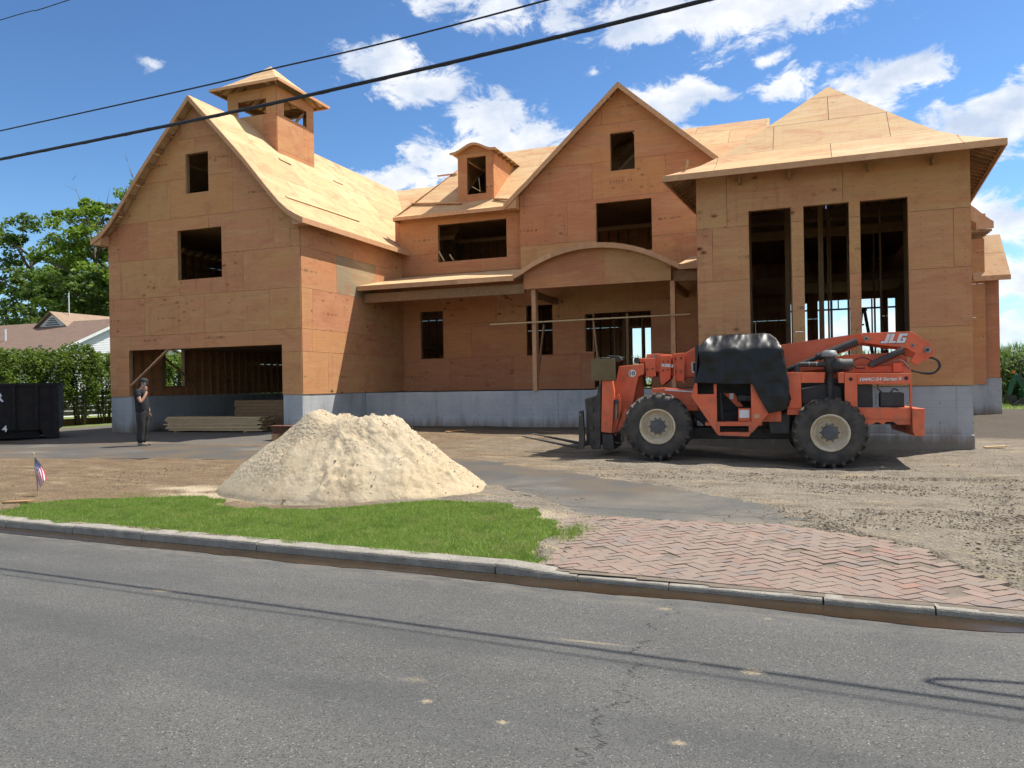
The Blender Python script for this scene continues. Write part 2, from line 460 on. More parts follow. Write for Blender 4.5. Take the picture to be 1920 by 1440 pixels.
LAWN = [(-8.98, 6.56), (-9.6, 7.25), (-9.2, 7.75), (-8.4, 8.1), (-7.7, 8.42), (-7.2, 8.2), (-6.7, 7.72), (-5.9, 7.75), (-5.3, 7.98), (-4.7, 8.6), (-4.2, 8.95), (-3.6, 8.85), (-3.2, 8.5),
        (-2.85, 7.9), (-2.55, 7.35), (-2.62, 6.95), (-2.35, 6.55), (-2.5, 6.28), (-4, 6.36), (-6, 6.47)]

LAWN = [(x * 1.03 + (.30 if x > -3.3 else 0), max(y * 1.03, curb_y(x) + .2) if y > 6.6 else curb_y(x) + .17) for x, y in LAWN]
def axis(lo, hi, step, far, grow=1.28):
    a = list(np.arange(lo, hi + 1e-6, step)); s = step; x = a[-1]
    while x < far: s *= grow; x += s; a.append(x)
    s = step; x = a[0]; pre = []
    while x > -far: s *= grow; x -= s; pre.append(x)
    return np.array(pre[::-1] + a)
gx = axis(-13, 5.5, 0.075, 1500); gy = axis(6.2, 19.0, 0.075, 1500)
GX, GY = np.meshgrid(gx, gy)
GZ = ground_z(GX, GY)
GZ = np.where((GX ** 2 + GY ** 2) > 120 ** 2, 0.2, GZ)
near = (np.abs(GX) < 40) & (GY > 5) & (GY < 45)
bump_ = np.zeros_like(GZ)
ii = np.argwhere(near)
for j, i in ii:
    p = Vector((GX[j, i], GY[j, i], 0))
    bump_[j, i] = 0.030 * noise.noise(p * 0.7) + 0.016 * noise.noise(p * 2.6) + 0.011 * abs(noise.noise(p * 7.0)) + 0.006 * noise.noise(p * 19.0)
# wheel ruts running past the machine to the apron
rut = np.zeros_like(GZ)
for off in (-0.9, 0.9):
    cx_ = 2.2 + off * 0.55 + 0.16 * (GY - 8)
    rut -= 0.035 * np.exp(-((GX - cx_) / 0.22) ** 2) * ((GY > 6.6) & (GY < 14))
    cy_ = 13.0 + off * 0.6 + 0.03 * GX
    rut -= 0.035 * np.exp(-((GY - cy_) / 0.2) ** 2) * (GX > -5)
# loose berm pushed up in front of the machine and along the driveway edge
berm = 0.05 * np.exp(-((GY - (14.15 + 0.05 * GX)) / 0.25) ** 2) * ((GX > -3.6) & (GX < 3.2)) * (0.6 + 0.8 * np.sin(GX * 3.1) ** 2)
berm += 0.10 * np.exp(-((GX - 0.25 - 0.3 * (8.4 - GY)) / 0.2) ** 2 - ((GY - 8.25) / 0.25) ** 2)
berm += 0.07 * np.exp(-(((GX + 2.6) / 0.35) ** 2) - ((GY - 6.75) / 0.3) ** 2)
GZ = GZ + bump_ + (rut + berm) * near
soft = inpoly(GX + .14, GY + .14, DRIVE) & inpoly(GX - .14, GY - .14, DRIVE) & inpoly(GX + .14, GY - .14, DRIVE) & inpoly(GX - .14, GY + .14, DRIVE)
GZ = np.where(soft, GZ - 0.45 * bump_ - 0.020, GZ)
GZ = np.where(inpoly(GX, GY, APRON), ground_z(GX, GY) - 0.08, GZ)
GZ = np.where(inpoly(GX, GY, LAWN), ground_z(GX, GY) - 0.02 + 0.3 * bump_, GZ)
GZ = np.where(GY < curb_y(GX) + 0.12, -0.12, GZ)
nx_, ny_ = len(gx), len(gy)

def dirt_mat():
    m_, t, b = new_mat('site_dirt')
    co = t.coord('Object')
    x, y, z = t.sep(co)
    big = t.noise(co, 0.35, 5, 0.6)
    mid = t.noise(co, 2.2, 6, 0.65)
    fine_ = t.noise(co, 26, 6, 0.7)
    brown = t.mix(t.map(mid, 0.3, 0.7), (0.145, 0.098, 0.058), (0.21, 0.155, 0.098))
    grey = t.mix(t.map(mid, 0.3, 0.7), (0.175, 0.148, 0.113), (0.24, 0.208, 0.163))
    side = t.math('ADD', t.math('MULTIPLY', x, 0.16), t.math('MULTIPLY', t.math('SUBTRACT', big, 0.5), 2.2))
    col = t.mix(t.map(side, -1.35, -0.5), brown, grey)
    # sun-bleached straw and clay patches
    pt = t.noise(t.vmath('MULTIPLY', co, (0.7, 2.4, 1)), 1.3, 5, 0.6)
    col = t.mix(t.map(pt, 0.55, 0.68, 0, 0.55), col, (0.33, 0.26, 0.155))
    dk = t.noise(t.vmath('MULTIPLY', co, (1.2, 3.2, 1)), 1.0, 6, 0.65)
    col = t.mix(t.map(dk, 0.51, 0.67, 0, 0.55), col, (0.085, 0.065, 0.047))
    sp = t.voronoi(co, 42.0, out='Color')
    sv = t.sep(sp)[0]
    g = t.map(sv, 0.0, 1.0, 0.72, 1.24)
    col = t.vmath('MULTIPLY', col, t.comb(g, g, g))
    # thin spills of sand either side of the heap
    for px_, py_, rx, ry in ((-7.9, 8.75, .95, .42), (-3.2, 8.35, .75, .55), (-2.9, 7.7, .4, .45), (-8.6, 9.3, .9, .35)):
        q = t.vmath('MULTIPLY', t.vmath('SUBTRACT', co, (px_, py_, .12)), (1 / rx, 1 / ry, 0))
        rr = t.math('ADD', t.vmath('LENGTH', q, out=1), t.math('MULTIPLY', t.math('SUBTRACT', mid, 0.5), 3.2))
        col = t.mix(t.map(rr, 0.3, 1.1, 0.85, 0.0), col, (0.44, 0.36, 0.25))
    frontg = t.math('MULTIPLY', t.map(y, 15.9, 16.6, 0, 1), t.map(x, -11.5, -13.0, 0, 1))  # grey gravel before the garage, colour darkened for the wing's shade on it
    col = t.mix(t.math('MULTIPLY', frontg, 0.85), col, t.mix(t.map(fine_, 0.3, 0.7), (0.085, 0.08, 0.074), (0.17, 0.16, 0.145)))
    # damp black soil along the porch footing, with the shadow there painted in
    wet_shade = t.math('MULTIPLY', t.map(y, 20.6, 22.0, 0, 1), t.map(x, -13, -12, 0, 1))
    col = t.mix(t.math('MULTIPLY', wet_shade, 0.75), col, (0.06, 0.05, 0.042))
    # unmown grass beyond the works
    gr = t.math('MAXIMUM', t.map(y, 37.6, 38.6, 0, 1), t.map(x, -25.6, -26.2, 0, 1))
    gcol = t.mix(t.map(fine_, 0.3, 0.7), (0.10, 0.145, 0.035), (0.21, 0.24, 0.085))
    col = t.mix(gr, col, gcol)
    t.l.new(col, b.inputs['Base Color'])
    b.inputs['Roughness'].default_value = 0.95
    b.inputs['Specular IOR Level'].default_value = 0.15
    h = t.math('ADD', t.math('MULTIPLY', fine_, 0.6), t.math('MULTIPLY', t.voronoi(co, 36.0), 0.7))
    t.l.new(t.bump(h, 0.9, 0.03), b.inputs['Normal'])
    return m_
DIRT = dirt_mat()
g_ = MB()
g_.grid(np.stack([GX.ravel(), GY.ravel(), GZ.ravel()], 1).tolist(), nx_, ny_)
tag(g_.build('ground', DIRT, smooth=True), 'trampled dirt and gravel building plot', 'ground', kind='structure')

# ------------------------------------------------------------------ road
def asphalt(name, base=0.10, road=True):
    m_, t, b = new_mat(name)
    co = t.coord('Object')
    x, y, z = t.sep(co)
    c1 = (base * 0.95, base * 0.94, base * 0.89); c2 = (base * 1.22, base * 1.2, base * 1.13)
    big = t.noise(t.vmath('MULTIPLY', co, (0.55, 1.3, 1)), 0.9, 5, 0.6)
    col = t.mix(t.map(big, 0.3, 0.7), c1, c2)
    st = t.voronoi(co, 150.0, out='Color'); sv = t.sep(st)
    k = t.map(sv[0], 0.0, 1.0, 0.72, 1.28)
    col = t.vmath('MULTIPLY', col, t.comb(k, k, k))
    pale = t.math('MULTIPLY', t.math('GREATER_THAN', sv[1], 0.982), 0.6)
    col = t.mix(pale, col, (0.30, 0.30, 0.28))
    pit = t.math('MULTIPLY', t.math('LESS_THAN', sv[2], 0.07), 0.7)
    col = t.mix(pit, col, (0.025, 0.025, 0.026))
    if road:
        # longitudinal wheel-path wear
        wp = t.noise(t.comb(t.math('MULTIPLY', x, 0.12), t.math('ADD', y, t.math('MULTIPLY', x, 0.068)), 0.0), 1.1, 4, 0.55)
        col = t.mix(t.map(t.noise(co, 0.55, 6, 0.65), 0.50, 0.66, 0.0, 0.30), col, (base * 0.5, base * 0.5, base * 0.5))
        kd_ = t.math('SUBTRACT', t.math('SUBTRACT', 5.90, t.math('MULTIPLY', x, 0.068)), y)
        grit = t.math('MULTIPLY', t.map(kd_, 0.22, 0.62, 1.0, 0.0), t.map(t.noise(t.vmath('MULTIPLY', co, (1.0, 3.0, 1)), 3.0, 6, 0.7), 0.42, 0.62))
        col = t.mix(t.math('MULTIPLY', grit, 0.6), col, (0.22, 0.195, 0.155))
        col = t.mix(t.map(wp, 0.46, 0.66, 0.0, 0.5), col, (base * 0.55, base * 0.58, base * 0.6))
        sandc = (0.36, 0.29, 0.185)
        spots = [(-0.274, 4.424, .10, .07, 1.0), (-0.6, 4.464, .08, .03, .6), (-1.25, 4.63, .35, .035, .55), (-1.805, 3.512, .05, .04, .9), (-1.35, 3.408, .045, .035, .9), (-0.535, 3.454, .06, .04, .8),
                 (-4.8, 4.79, .16, .05, .7), (-0.235, 5.444, .05, .035, .6), (-0.92, 5.47, .09, .06, .6), (-2.0, 3.75, .12, .06, .3)]
        edge = t.noise(co, 55, 5, 0.7)
        for px_, py_, rx, ry, k_ in spots:
            q = t.vmath('MULTIPLY', t.vmath('SUBTRACT', co, (px_, py_, 0)), (1 / rx, 1 / ry, 0))
            r_ = t.math('ADD', t.math('MULTIPLY', t.vmath('LENGTH', q, out=1), 1.35), t.math('MULTIPLY', t.math('SUBTRACT', edge, 0.5), 3.6))
            col = t.mix(t.map(r_, 0.35, 0.95, k_ * .75, 0.0), col, sandc)
        # one wandering transverse crack
        wv = t.noise(t.comb(0.0, y, 0.0), 3.2, 5, 0.7)
        cxn = t.math('ADD', -1.33, t.math('MULTIPLY', wv, 0.85))
        cd = t.math('ABSOLUTE', t.math('SUBTRACT', x, cxn))
        gap = t.noise(co, 9, 3)
        on = t.math('MULTIPLY', t.map(cd, 0.004, 0.012, 0.9, 0.0), t.map(gap, 0.42, 0.52))
        col = t.mix(t.math('MULTIPLY', on, t.math('LESS_THAN', y, 5.6)), col, (0.018, 0.018, 0.018))
    else:
        dust = t.noise(co, 0.8, 6, 0.65)
        col = t.mix(t.map(dust, 0.42, 0.66, 0.1, 0.75), col, (0.19, 0.165, 0.13))
        wet_shade = t.noise(t.vmath('ADD', co, (7.0, 3.0, 0)), 0.45, 4, 0.55)
        reg = t.math('MAXIMUM', t.map(x, -9.5, -11.5, 0, 1), t.math('MULTIPLY', t.map(y, 9.4, 10.4, 0, 1), t.map(x, -1.3, -2.2, 0, 1)))
        wt = t.math('MULTIPLY', t.map(wet_shade, 0.36, 0.44), reg)
        mud = t.map(t.noise(co, 0.9, 3), 0.42, 0.6)
        col = t.mix(t.math('MULTIPLY', wt, 0.8), col, t.mix(mud, (0.078, 0.074, 0.069), (0.115, 0.088, 0.06)))
        cr = t.voronoi(t.vmath('ADD', co, t.vmath('SCALE', t.noise(co, 3, 4, out=1), 0.25)), 2.6, feature='DISTANCE_TO_EDGE')
        creg = t.map(t.vmath('LENGTH', t.vmath('SUBTRACT', co, (-0.45, 9.0, 0.09)), out=1), 0.55, 1.0, 1.0, 0.0)
        col = t.mix(t.math('MULTIPLY', t.map(cr, 0.006, 0.018, 0.9, 0.0), creg), col, (0.03, 0.028, 0.025))
        rg = t.map(wt, 0.0, 1.0, 0.92, 0.66)
        t.l.new(rg, b.inputs['Roughness'])
    t.l.new(col, b.inputs['Base Color'])
    if road: b.inputs['Roughness'].default_value = 0.87
    b.inputs['Specular IOR Level'].default_value = 0.22
    h = t.math('ADD', t.voronoi(co, 110.0), t.math('MULTIPLY', t.noise(co, 60, 4), 0.6))
    t.l.new(t.bump(h, 0.3, 0.006), b.inputs['Normal'])
    return m_
ROADM = asphalt('road_asphalt', 0.09)
DRIVEM = asphalt('old_driveway_asphalt', 0.085, road=False)
r_ = MB()
xs = [-1500, -200, -40, -12, 0, 12, 40, 200, 1500]
pts = []
for yy in (-9.0, 0.0, None):
    for x in xs:
        pts.append((x, (curb_y(x) + 0.02) if yy is None else yy - 0.068 * x, 0.0))
r_.grid(pts, len(xs), 3)
tag(r_.build('road', ROADM), 'worn grey asphalt street in the foreground', 'road', kind='structure')
# verge on the camera's side of the street
v_ = MB()
v_.grid([(x, y - 0.068 * x, 0.06) for y in (-1500.0, -9.0) for x in (-1500, 1500)], 2, 2)
tag(v_.build('far_verge', simple('verge_grass', (0.07, 0.11, 0.03), (0.12, 0.15, 0.05), 0.95)), 'grass verge across the street', 'verge', kind='structure')

# ------------------------------------------------------------------ driveway remains
def drape(poly, step, lift, mat, name, jag=0.06, extra=None):
    xs_ = np.arange(min(p[0] for p in poly) - .2, max(p[0] for p in poly) + .2, step)
    ys_ = np.arange(min(p[1] for p in poly) - .2, max(p[1] for p in poly) + .2, step)
    X, Y = np.meshgrid(xs_, ys_)
    J = np.array([[noise.noise(Vector((a * 2.2, b_ * 2.2, 3.0))) for a in xs_] for b_ in ys_]) * jag * 2 if jag else 0
    keep = inpoly(X + J, Y + J, poly)
    Z = ground_z(X, Y) + lift + (extra(X, Y) if extra else 0)
    idx = -np.ones(X.shape, int); vs = []; fs = []
    def vid(j, i):
        if idx[j, i] < 0:
            idx[j, i] = len(vs); vs.append((X[j, i], Y[j, i], Z[j, i]))
        return idx[j, i]
    for j in range(len(ys_) - 1):
        for i in range(len(xs_) - 1):
            if keep[j, i] and keep[j + 1, i] and keep[j, i + 1] and keep[j + 1, i + 1]:
                fs.append((vid(j, i), vid(j, i + 1), vid(j + 1, i + 1), vid(j + 1, i)))
    mb = MB(); mb.add(vs, fs)
    return mb.build(name, mat, smooth=True)
tag(drape(DRIVE, 0.08, 0.002, DRIVEM, 'driveway'), 'cracked old asphalt driveway crossing the plot', 'driveway', kind='structure')

# ------------------------------------------------------------------ kerb
KERB = simple('kerb_concrete', (0.36, 0.33, 0.275), (0.22, 0.20, 0.17), 0.92, 7.0, bump=0.9, bscale=55, detail=8)
kerb = empty('kerb', (-5, curb_y(-5), 0), 'weathered concrete kerb along the street', 'kerb', kind='structure')
joints = [-40, -30, -24, -19.5, -16.2, -13.4, -11.0, -8.9, -7.72, -6.63, -5.05, -2.45, -1.72]
def kerb_stone(x0, x1, h0, h1, wd=0.17, name='kerb_stone'):
    n = 14; prof = []
    mb = MB(); rows = []
    for k in range(n + 1):
        s = k / n; x = x0 + (x1 - x0) * s + (0.006 if k == 0 else -0.006 if k == n else 0)
        h = h0 + (h1 - h0) * (s * s * (3 - 2 * s))
        j1 = 0.006 * noise.noise(Vector((x * 3.1, 1.7, 0))) + 0.004 * noise.noise(Vector((x * 11, 5, 0)))
        y0 = curb_y(x) + j1; y1 = curb_y(x) + wd + j1
        c_ = min(0.022, h * 0.35)
        jz = 0.004 * noise.noise(Vector((x * 7, 9, 1)))
        rows.append([(x, y0 - 0.012, -0.1), (x, y0, h - c_ + jz), (x, y0 + c_ * 0.35, h - c_ * 0.3 + jz), (x, y0 + c_, h + jz), (x, y1 - 0.01, h + jz), (x, y1, h - 0.012 + jz), (x, y1, -0.1)])
    m_ = len(rows[0])
    vs = [p for r in rows for p in r]
    fs = [(k * m_ + i, k * m_ + i + 1, (k + 1) * m_ + i + 1, (k + 1) * m_ + i) for k in range(n) for i in range(m_ - 1)]
    fs += [tuple(range(m_)), tuple(range(n * m_, n * m_ + m_))]
    mb.add(vs, fs)
    return mb.build(name, KERB, kerb)
for a, b_ in zip(joints[:-1], joints[1:]):
    last = b_ == joints[-1]
    kerb_stone(a, b_, 0.088 + 0.005 * random.uniform(-1, 1), 0.046 if last else 0.088 + 0.005 * random.uniform(-1, 1), 0.20)
low = [-1.72, -0.98, 0.12, 0.82, 1.6, 3.2, 5.0, 8, 14, 30]
for a, b_ in zip(low[:-1], low[1:]):
    kerb_stone(a, b_, 0.046 + random.uniform(-.005, .005), 0.046 + random.uniform(-.005, .005), 0.14)

# muddy water standing in the gutter
m_, t, b = new_mat('muddy_water')
co = t.coord('Object')
t.l.new(t.mix(t.map(t.noise(co, 4, 4), 0.3, 0.7), (0.026, 0.018, 0.010), (0.042, 0.029, 0.017)), b.inputs['Base Color'])
b.inputs['Roughness'].default_value = 0.22
b.inputs['Specular IOR Level'].default_value = 0.25
t.l.new(t.bump(t.noise(t.vmath('MULTIPLY', co, (3, 9, 1)), 5, 3), 0.12, 0.01), b.inputs['Normal'])
gw = MB(); pts = []
xs = np.arange(-14, 6, 0.06)
for x in xs:
    wd = 0.26 + 0.07 * noise.noise(Vector((x * 0.8, 0, 0))) + 0.035 * noise.noise(Vector((x * 3.3, 4, 0))) + 0.012 * noise.noise(Vector((x * 13, 4, 0)))
    if x > 1.0: wd *= max(0.15, 1.5 - 0.5 * x)
    if x < -8.6: wd *= max(0.1, 1 - (-8.6 - x) * 0.4)
    pts.append((x, curb_y(x) + 0.01, 0.004)); pts.append((x, curb_y(x) - wd, 0.004))
gw.add(pts, [(2 * i, 2 * i + 1, 2 * i + 3, 2 * i + 2) for i in range(len(xs) - 1)])
tag(gw.build('gutter_water', MATS['muddy_water']), 'thin stream of muddy water along the kerb', 'water', kind='structure')

# ------------------------------------------------------------------ brick apron (herringbone)
def brick_mat():
    m_, t, b = new_mat('old_paving_brick')
    co = t.coord('Object')
    rnd = t.node('ShaderNodeObjectInfo').outputs['Random']
    gi = t.node('ShaderNodeNewGeometry').outputs['Random Per Island']
    rr = t.math('FRACT', t.math('ADD', rnd, gi))
    col = t.ramp(rr, [(0.0, (0.215, 0.142, 0.115)), (0.3, (0.25, 0.172, 0.14)), (0.55, (0.205, 0.16, 0.138)), (0.75, (0.27, 0.192, 0.155)), (0.9, (0.16, 0.142, 0.138)), (1.0, (0.28, 0.145, 0.11))])
    n_ = t.noise(t.vmath('ADD', co, t.comb(t.math('MULTIPLY', rr, 9.0), 0, 0)), 22, 5, 0.65)
    col = t.mix(t.map(n_, 0.42, 0.68, 0.0, 0.35), col, (0.235, 0.19, 0.15))
    wp_ = t.node('ShaderNodeNewGeometry').outputs['Position']
    dst = t.noise(wp_, 1.7, 6, 0.7)
    col = t.mix(t.map(dst, 0.36, 0.66, 0.08, 0.72), col, (0.225, 0.182, 0.145))
    t.l.new(col, b.inputs['Base Color'])
    b.inputs['Roughness'].default_value = 0.9
    b.inputs['Specular IOR Level'].default_value = 0.2
    t.l.new(t.bump(n_, 0.5, 0.01), b.inputs['Normal'])
    return m_
BRICK = brick_mat()
SANDM_ = simple('joint_sand', (0.20, 0.16, 0.12), (0.12, 0.095, 0.07), 0.95, 5, bump=0.6, bscale=60)
apron = drape([(x, y - .06 if y < 6.14 else y) for x, y in APRON], 0.04, 0.0065, SANDM_, 'brick_apron', jag=0.0)
tag(apron, 'worn herringbone brick driveway apron at the kerb', 'paving', kind='structure')
def brick_mesh(seed):
    rs = random.Random(seed); bm = bmesh.new()
    bmesh.ops.create_cube(bm, size=1.0)
    for v in bm.verts:
        top = v.co.z > 0
        k = 0.975 if top else 1.0
        v.co = Vector((v.co.x * 0.199 * k, v.co.y * 0.0985 * (k if top else 1), v.co.z * 0.05)) + Vector((rs.uniform(-.003, .003), rs.uniform(-.003, .003), rs.uniform(-.0025, .0025)))
    me = bpy.data.meshes.new('brick'); bm.to_mesh(me); bm.free(); me.materials.append(BRICK)
    return me
BM = [brick_mesh(s) for s in range(7)]
spots = []
W_ = 0.101; th = RAD(45) - 0.068
for i in range(-80, 80):
    for j in range(-50, 50):
        ox, oy = i + 2 * j, i - 2 * j
        for (cx_, cy_, vert) in ((ox + 1.0, oy + 0.5, 0), (ox + 0.5, oy + 2.0, 1)):
            lx, ly = cx_ * W_, cy_ * W_
            if abs(lx) > 5 or abs(ly) > 5: continue
            x = -0.4 + lx * math.cos(th) - ly * math.sin(th); y = 7.2 + lx * math.sin(th) + ly * math.cos(th)
            spots.append((x, y, vert))
sp_ = np.array([(a, b_) for a, b_, c_ in spots])
inner = inpoly(sp_[:, 0] + 0.05 * np.sin(sp_[:, 1] * 9), sp_[:, 1] + 0.05 * np.sin(sp_[:, 0] * 7), APRON) & (sp_[:, 1] > curb_y(sp_[:, 0]) + 0.19)
cand = [spots[i] for i in np.nonzero(inner)[0]]
cand.sort(key=lambda q: math.hypot(q[0], q[1]))
def brick_pose(x, y, vert):
    dip = 0.012 * noise.noise(Vector((x * 1.3, y * 1.3, 8)))
    z = gz(x, y) - 0.012 + 0.3 * dip + random.uniform(-.002, .002)
    if random.random() < 0.05: z -= 0.01
    return (x, y, z), (random.gauss(0, .012), random.gauss(0, .012), th + (math.pi / 2 if vert else 0) + random.gauss(0, .025))
for k, (x, y, vert) in enumerate(cand[:290]):
    o = bpy.data.objects.new('brick', BM[k % 7]); C.objects.link(o)
    o.location, o.rotation_euler = brick_pose(x, y, vert)
    o.parent = apron
rest = MB()
for k, (x, y, vert) in enumerate(cand[290:]):
    loc, rot = brick_pose(x, y, vert)
    M_ = Matrix.Translation(loc) @ __import__('mathutils').Euler(rot).to_matrix().to_4x4()
    me = BM[k % 7]
    rest.add([M_ @ v.co for v in me.vertices], [tuple(p.vertices) for p in me.polygons])
# cut bricks against the kerb
for (x, y, vert) in spots:
    e = y - (curb_y(x) + 0.19)
    if not (-0.16 < e <= 0.0) or x < -1.95 or x > 1.7: continue
    a = th + (math.pi / 2 if vert else 0); c_, s_ = math.cos(a), math.sin(a)
    q = [(x + c_ * i * .0985 - s_ * j * .0485, y + s_ * i * .0985 + c_ * j * .0485) for i, j in ((-1, -1), (1, -1), (1, 1), (-1, 1))]
    out = []
    for k in range(4):      # keep the part behind the kerb
        p, r = q[k], q[(k + 1) % 4]; dp, dr = p[1] - curb_y(p[0]) - .135, r[1] - curb_y(r[0]) - .135
        if dp >= 0: out.append(p)
        if dp * dr < 0: f = dp / (dp - dr); out.append((p[0] + (r[0] - p[0]) * f, p[1] + (r[1] - p[1]) * f))
    if len(out) >= 3:
        z = gz(x, y) - .03 + random.uniform(-.003, .002)
        rest.prism([(p[0], p[1], z) for p in out], (0, 0, .043))
# border course of bricks along the left edge, laid end to end
for k in range(11):
    s = k / 10.0; x = -2.43 + 0.40 * s; y = 8.33 - 1.98 * s
    M_ = Matrix.Translation((x, y, gz(x, y) - 0.008)) @ Matrix.Rotation(-1.37, 4, 'Z')
    rest.add([M_ @ v.co for v in BM[k % 7].vertices], [tuple(p.vertices) for p in BM[k % 7].polygons])
tag(rest.build('brick_field', BRICK, apron), kind='stuff')

# ------------------------------------------------------------------ scattered stones, clods
def rock_mesh(seed, n=1):
    rs = random.Random(seed); bm = bmesh.new()
    bmesh.ops.create_icosphere(bm, subdivisions=1, radius=1.0)
    for v in bm.verts: v.co = v.co * rs.uniform(0.7, 1.15); v.co.z *= 0.6
    vs = np.array([v.co[:] for v in bm.verts]); fs = np.array([[v.index for v in f.verts] for f in bm.faces]); bm.free()
    return vs, fs
ROCKS = [rock_mesh(s) for s in range(6)]
def scatter(name, pts, sizes, mat, label, cat, zoff=0.0):
    V = []; F = []; n = 0
    zz = ground_z(pts[:, 0], pts[:, 1])
    for k in range(len(pts)):
        vs, fs = ROCKS[k % 6]
        a = rng.uniform(0, 6.28); c_, s_ = math.cos(a), math.sin(a)
        q = vs * sizes[k]
        V.append(np.stack([q[:, 0] * c_ - q[:, 1] * s_ + pts[k, 0], q[:, 0] * s_ + q[:, 1] * c_ + pts[k, 1], q[:, 2] + zz[k] + zoff + sizes[k] * 0.1], 1))
        F.append(fs + n); n += len(vs)
    me = bpy.data.meshes.new(name)
    me.from_pydata(np.concatenate(V).tolist(), [], np.concatenate(F).tolist())
    me.materials.append(mat)
    o = bpy.data.objects.new(name, me); C.objects.link(o)
    return tag(o, label, cat, kind='stuff')
def pebble_mat(name, stops):
    m_, t, b = new_mat(name)
    gi = t.node('ShaderNodeNewGeometry').outputs['Random Per Island']
    t.l.new(t.ramp(gi, stops), b.inputs['Base Color']); b.inputs['Roughness'].default_value = 0.95
    b.inputs['Specular IOR Level'].default_value = 0.15
    return m_
GRAV = pebble_mat('loose_gravel', [(0, (0.11, 0.09, 0.07)), (0.4, (0.19, 0.16, 0.12)), (0.75, (0.26, 0.225, 0.175)), (0.96, (0.30, 0.27, 0.23)), (1, (0.5, 0.47, 0.43))])
CLOD = pebble_mat('dirt_clods', [(0, (0.11, 0.08, 0.055)), (0.5, (0.17, 0.13, 0.09)), (1, (0.25, 0.20, 0.14))])
P = np.stack([rng.uniform(-3.6, 6.0, 14000), 6.0 + rng.beta(1.1, 1.7, 14000) * 11], 1)
P = P[~inpoly(P[:, 0], P[:, 1], APRON) & ~inpoly(P[:, 0], P[:, 1], DRIVE) & (P[:, 1] > curb_y(P[:, 0]) + 0.3)]
P = P[(P[:, 0] > -1.9) | (P[:, 1] > 10)]
scatter('gravel', P, 0.006 + 0.026 * rng.beta(1, 5, len(P)), GRAV, 'loose gravel strewn over the right side of the plot', 'gravel')
Q = [rng.normal((-3.45, 9.7), (.35, .35), (260, 2)), rng.normal((-2.55, 6.85), (.32, .30), (300, 2)), rng.normal((-2.75, 7.6), (.25, .45), (160, 2)), np.stack([rng.uniform(-12, -7.5, 700), rng.uniform(8.3, 12, 700)], 1),
     rng.normal((-9.7, 7.3), (.5, .35), (200, 2)), np.stack([rng.uniform(0.2, 1.9, 260), rng.uniform(6.2, 8.3, 260)], 1), np.stack([rng.uniform(-3.4, 3, 420), rng.normal(14.0, .35, 420)], 1)]
for k in range(46):
    c_ = (rng.uniform(-1.5, 5.5), rng.uniform(7.5, 14)); Q.append(rng.normal(c_, (rng.uniform(.15, .6), rng.uniform(.05, .2)), (int(rng.uniform(25, 90)), 2)))
Q = np.concatenate(Q)
Q = Q[(Q[:, 1] > curb_y(Q[:, 0]) + 0.25) & ~inpoly(Q[:, 0], Q[:, 1], [(-2.3, 8.3), (-1.9, 6.2), (1, 6.2), (1, 7.2), (-.2, 8.3)])]
scatter('dirt_clods', Q, 0.007 + 0.026 * rng.beta(1, 6, len(Q)), CLOD, 'crumbled dark clods at the lawn and driveway edges', 'soil')

# ------------------------------------------------------------------ lawn
turf = drape(LAWN, 0.06, 0.0, simple('turf_soil', (0.15, 0.19, 0.05), (0.19, 0.18, 0.07), 0.95, 6), 'lawn', jag=0.03)
tag(turf, 'mown strip of bright green lawn behind the kerb', 'lawn', kind='structure')
m_, t, b = new_mat('grass_blade')
gi = t.node('ShaderNodeNewGeometry').outputs['Random Per Island']
co = t.coord('Object')
col = t.ramp(gi, [(0, (0.12, 0.215, 0.026)), (0.5, (0.20, 0.325, 0.045)), (0.85, (0.28, 0.41, 0.075)), (1, (0.44, 0.44, 0.20))])
dry = t.noise(co, 2.6, 5, 0.65)
col = t.mix(t.map(dry, 0.50, 0.72, 0, 0.7), col, (0.30, 0.32, 0.10))
col = t.mix(t.map(t.noise(co, 5.0, 4), 0.5, 0.7, 0, 0.5), col, (0.07, 0.15, 0.02))
t.l.new(col, b.inputs['Base Color']); b.inputs['Roughness'].default_value = 0.6
tr = t.node('ShaderNodeBsdfTranslucent'); t.l.new(col, tr.inputs[0])
mx = t.node('ShaderNodeMixShader'); mx.inputs[0].default_value = 0.5
t.l.new(b.outputs[0], mx.inputs[1]); t.l.new(tr.outputs[0], mx.inputs[2])
t.l.new(mx.outputs[0], t.n['Material Output'].inputs[0])
def blades(pts, hmin, hmax, wd):
    n = len(pts); z = ground_z(pts[:, 0], pts[:, 1]) - 0.01
    a = rng.uniform(0, 6.28, n); h = rng.uniform(hmin, hmax, n); ln = rng.normal(0, 0.45, (n, 2)) * h[:, None]
    dx, dy = np.cos(a) * wd, np.sin(a) * wd
    b0 = np.stack([pts[:, 0] - dx, pts[:, 1] - dy, z], 1); b1 = np.stack([pts[:, 0] + dx, pts[:, 1] + dy, z], 1)
    t_ = np.stack([pts[:, 0] + ln[:, 0], pts[:, 1] + ln[:, 1], z + h], 1)
    return np.stack([b0, b1, t_], 1).reshape(-1, 3)
P = np.stack([rng.uniform(-9.9, -2.0, 300000), rng.uniform(6.2, 9.1, 300000)], 1)
jag = 0.05 * np.sin(P[:, 0] * 13) + 0.04 * np.sin(P[:, 1] * 17 + P[:, 0] * 5)
P = P[inpoly(P[:, 0] + jag, P[:, 1] + jag, LAWN)]
tf = np.concatenate([rng.normal((-2.22, 7.5), (.08, .24), (1900, 2)), rng.normal((-2.4, 6.45), (.18, .07), (500, 2)), rng.normal((-10.0, 7.6), (.35, .12), (350, 2)), rng.normal((-8.6, 8.5), (.5, .1), (300, 2)), rng.normal((-9.9, 6.8), (.5, .1), (250, 2))])
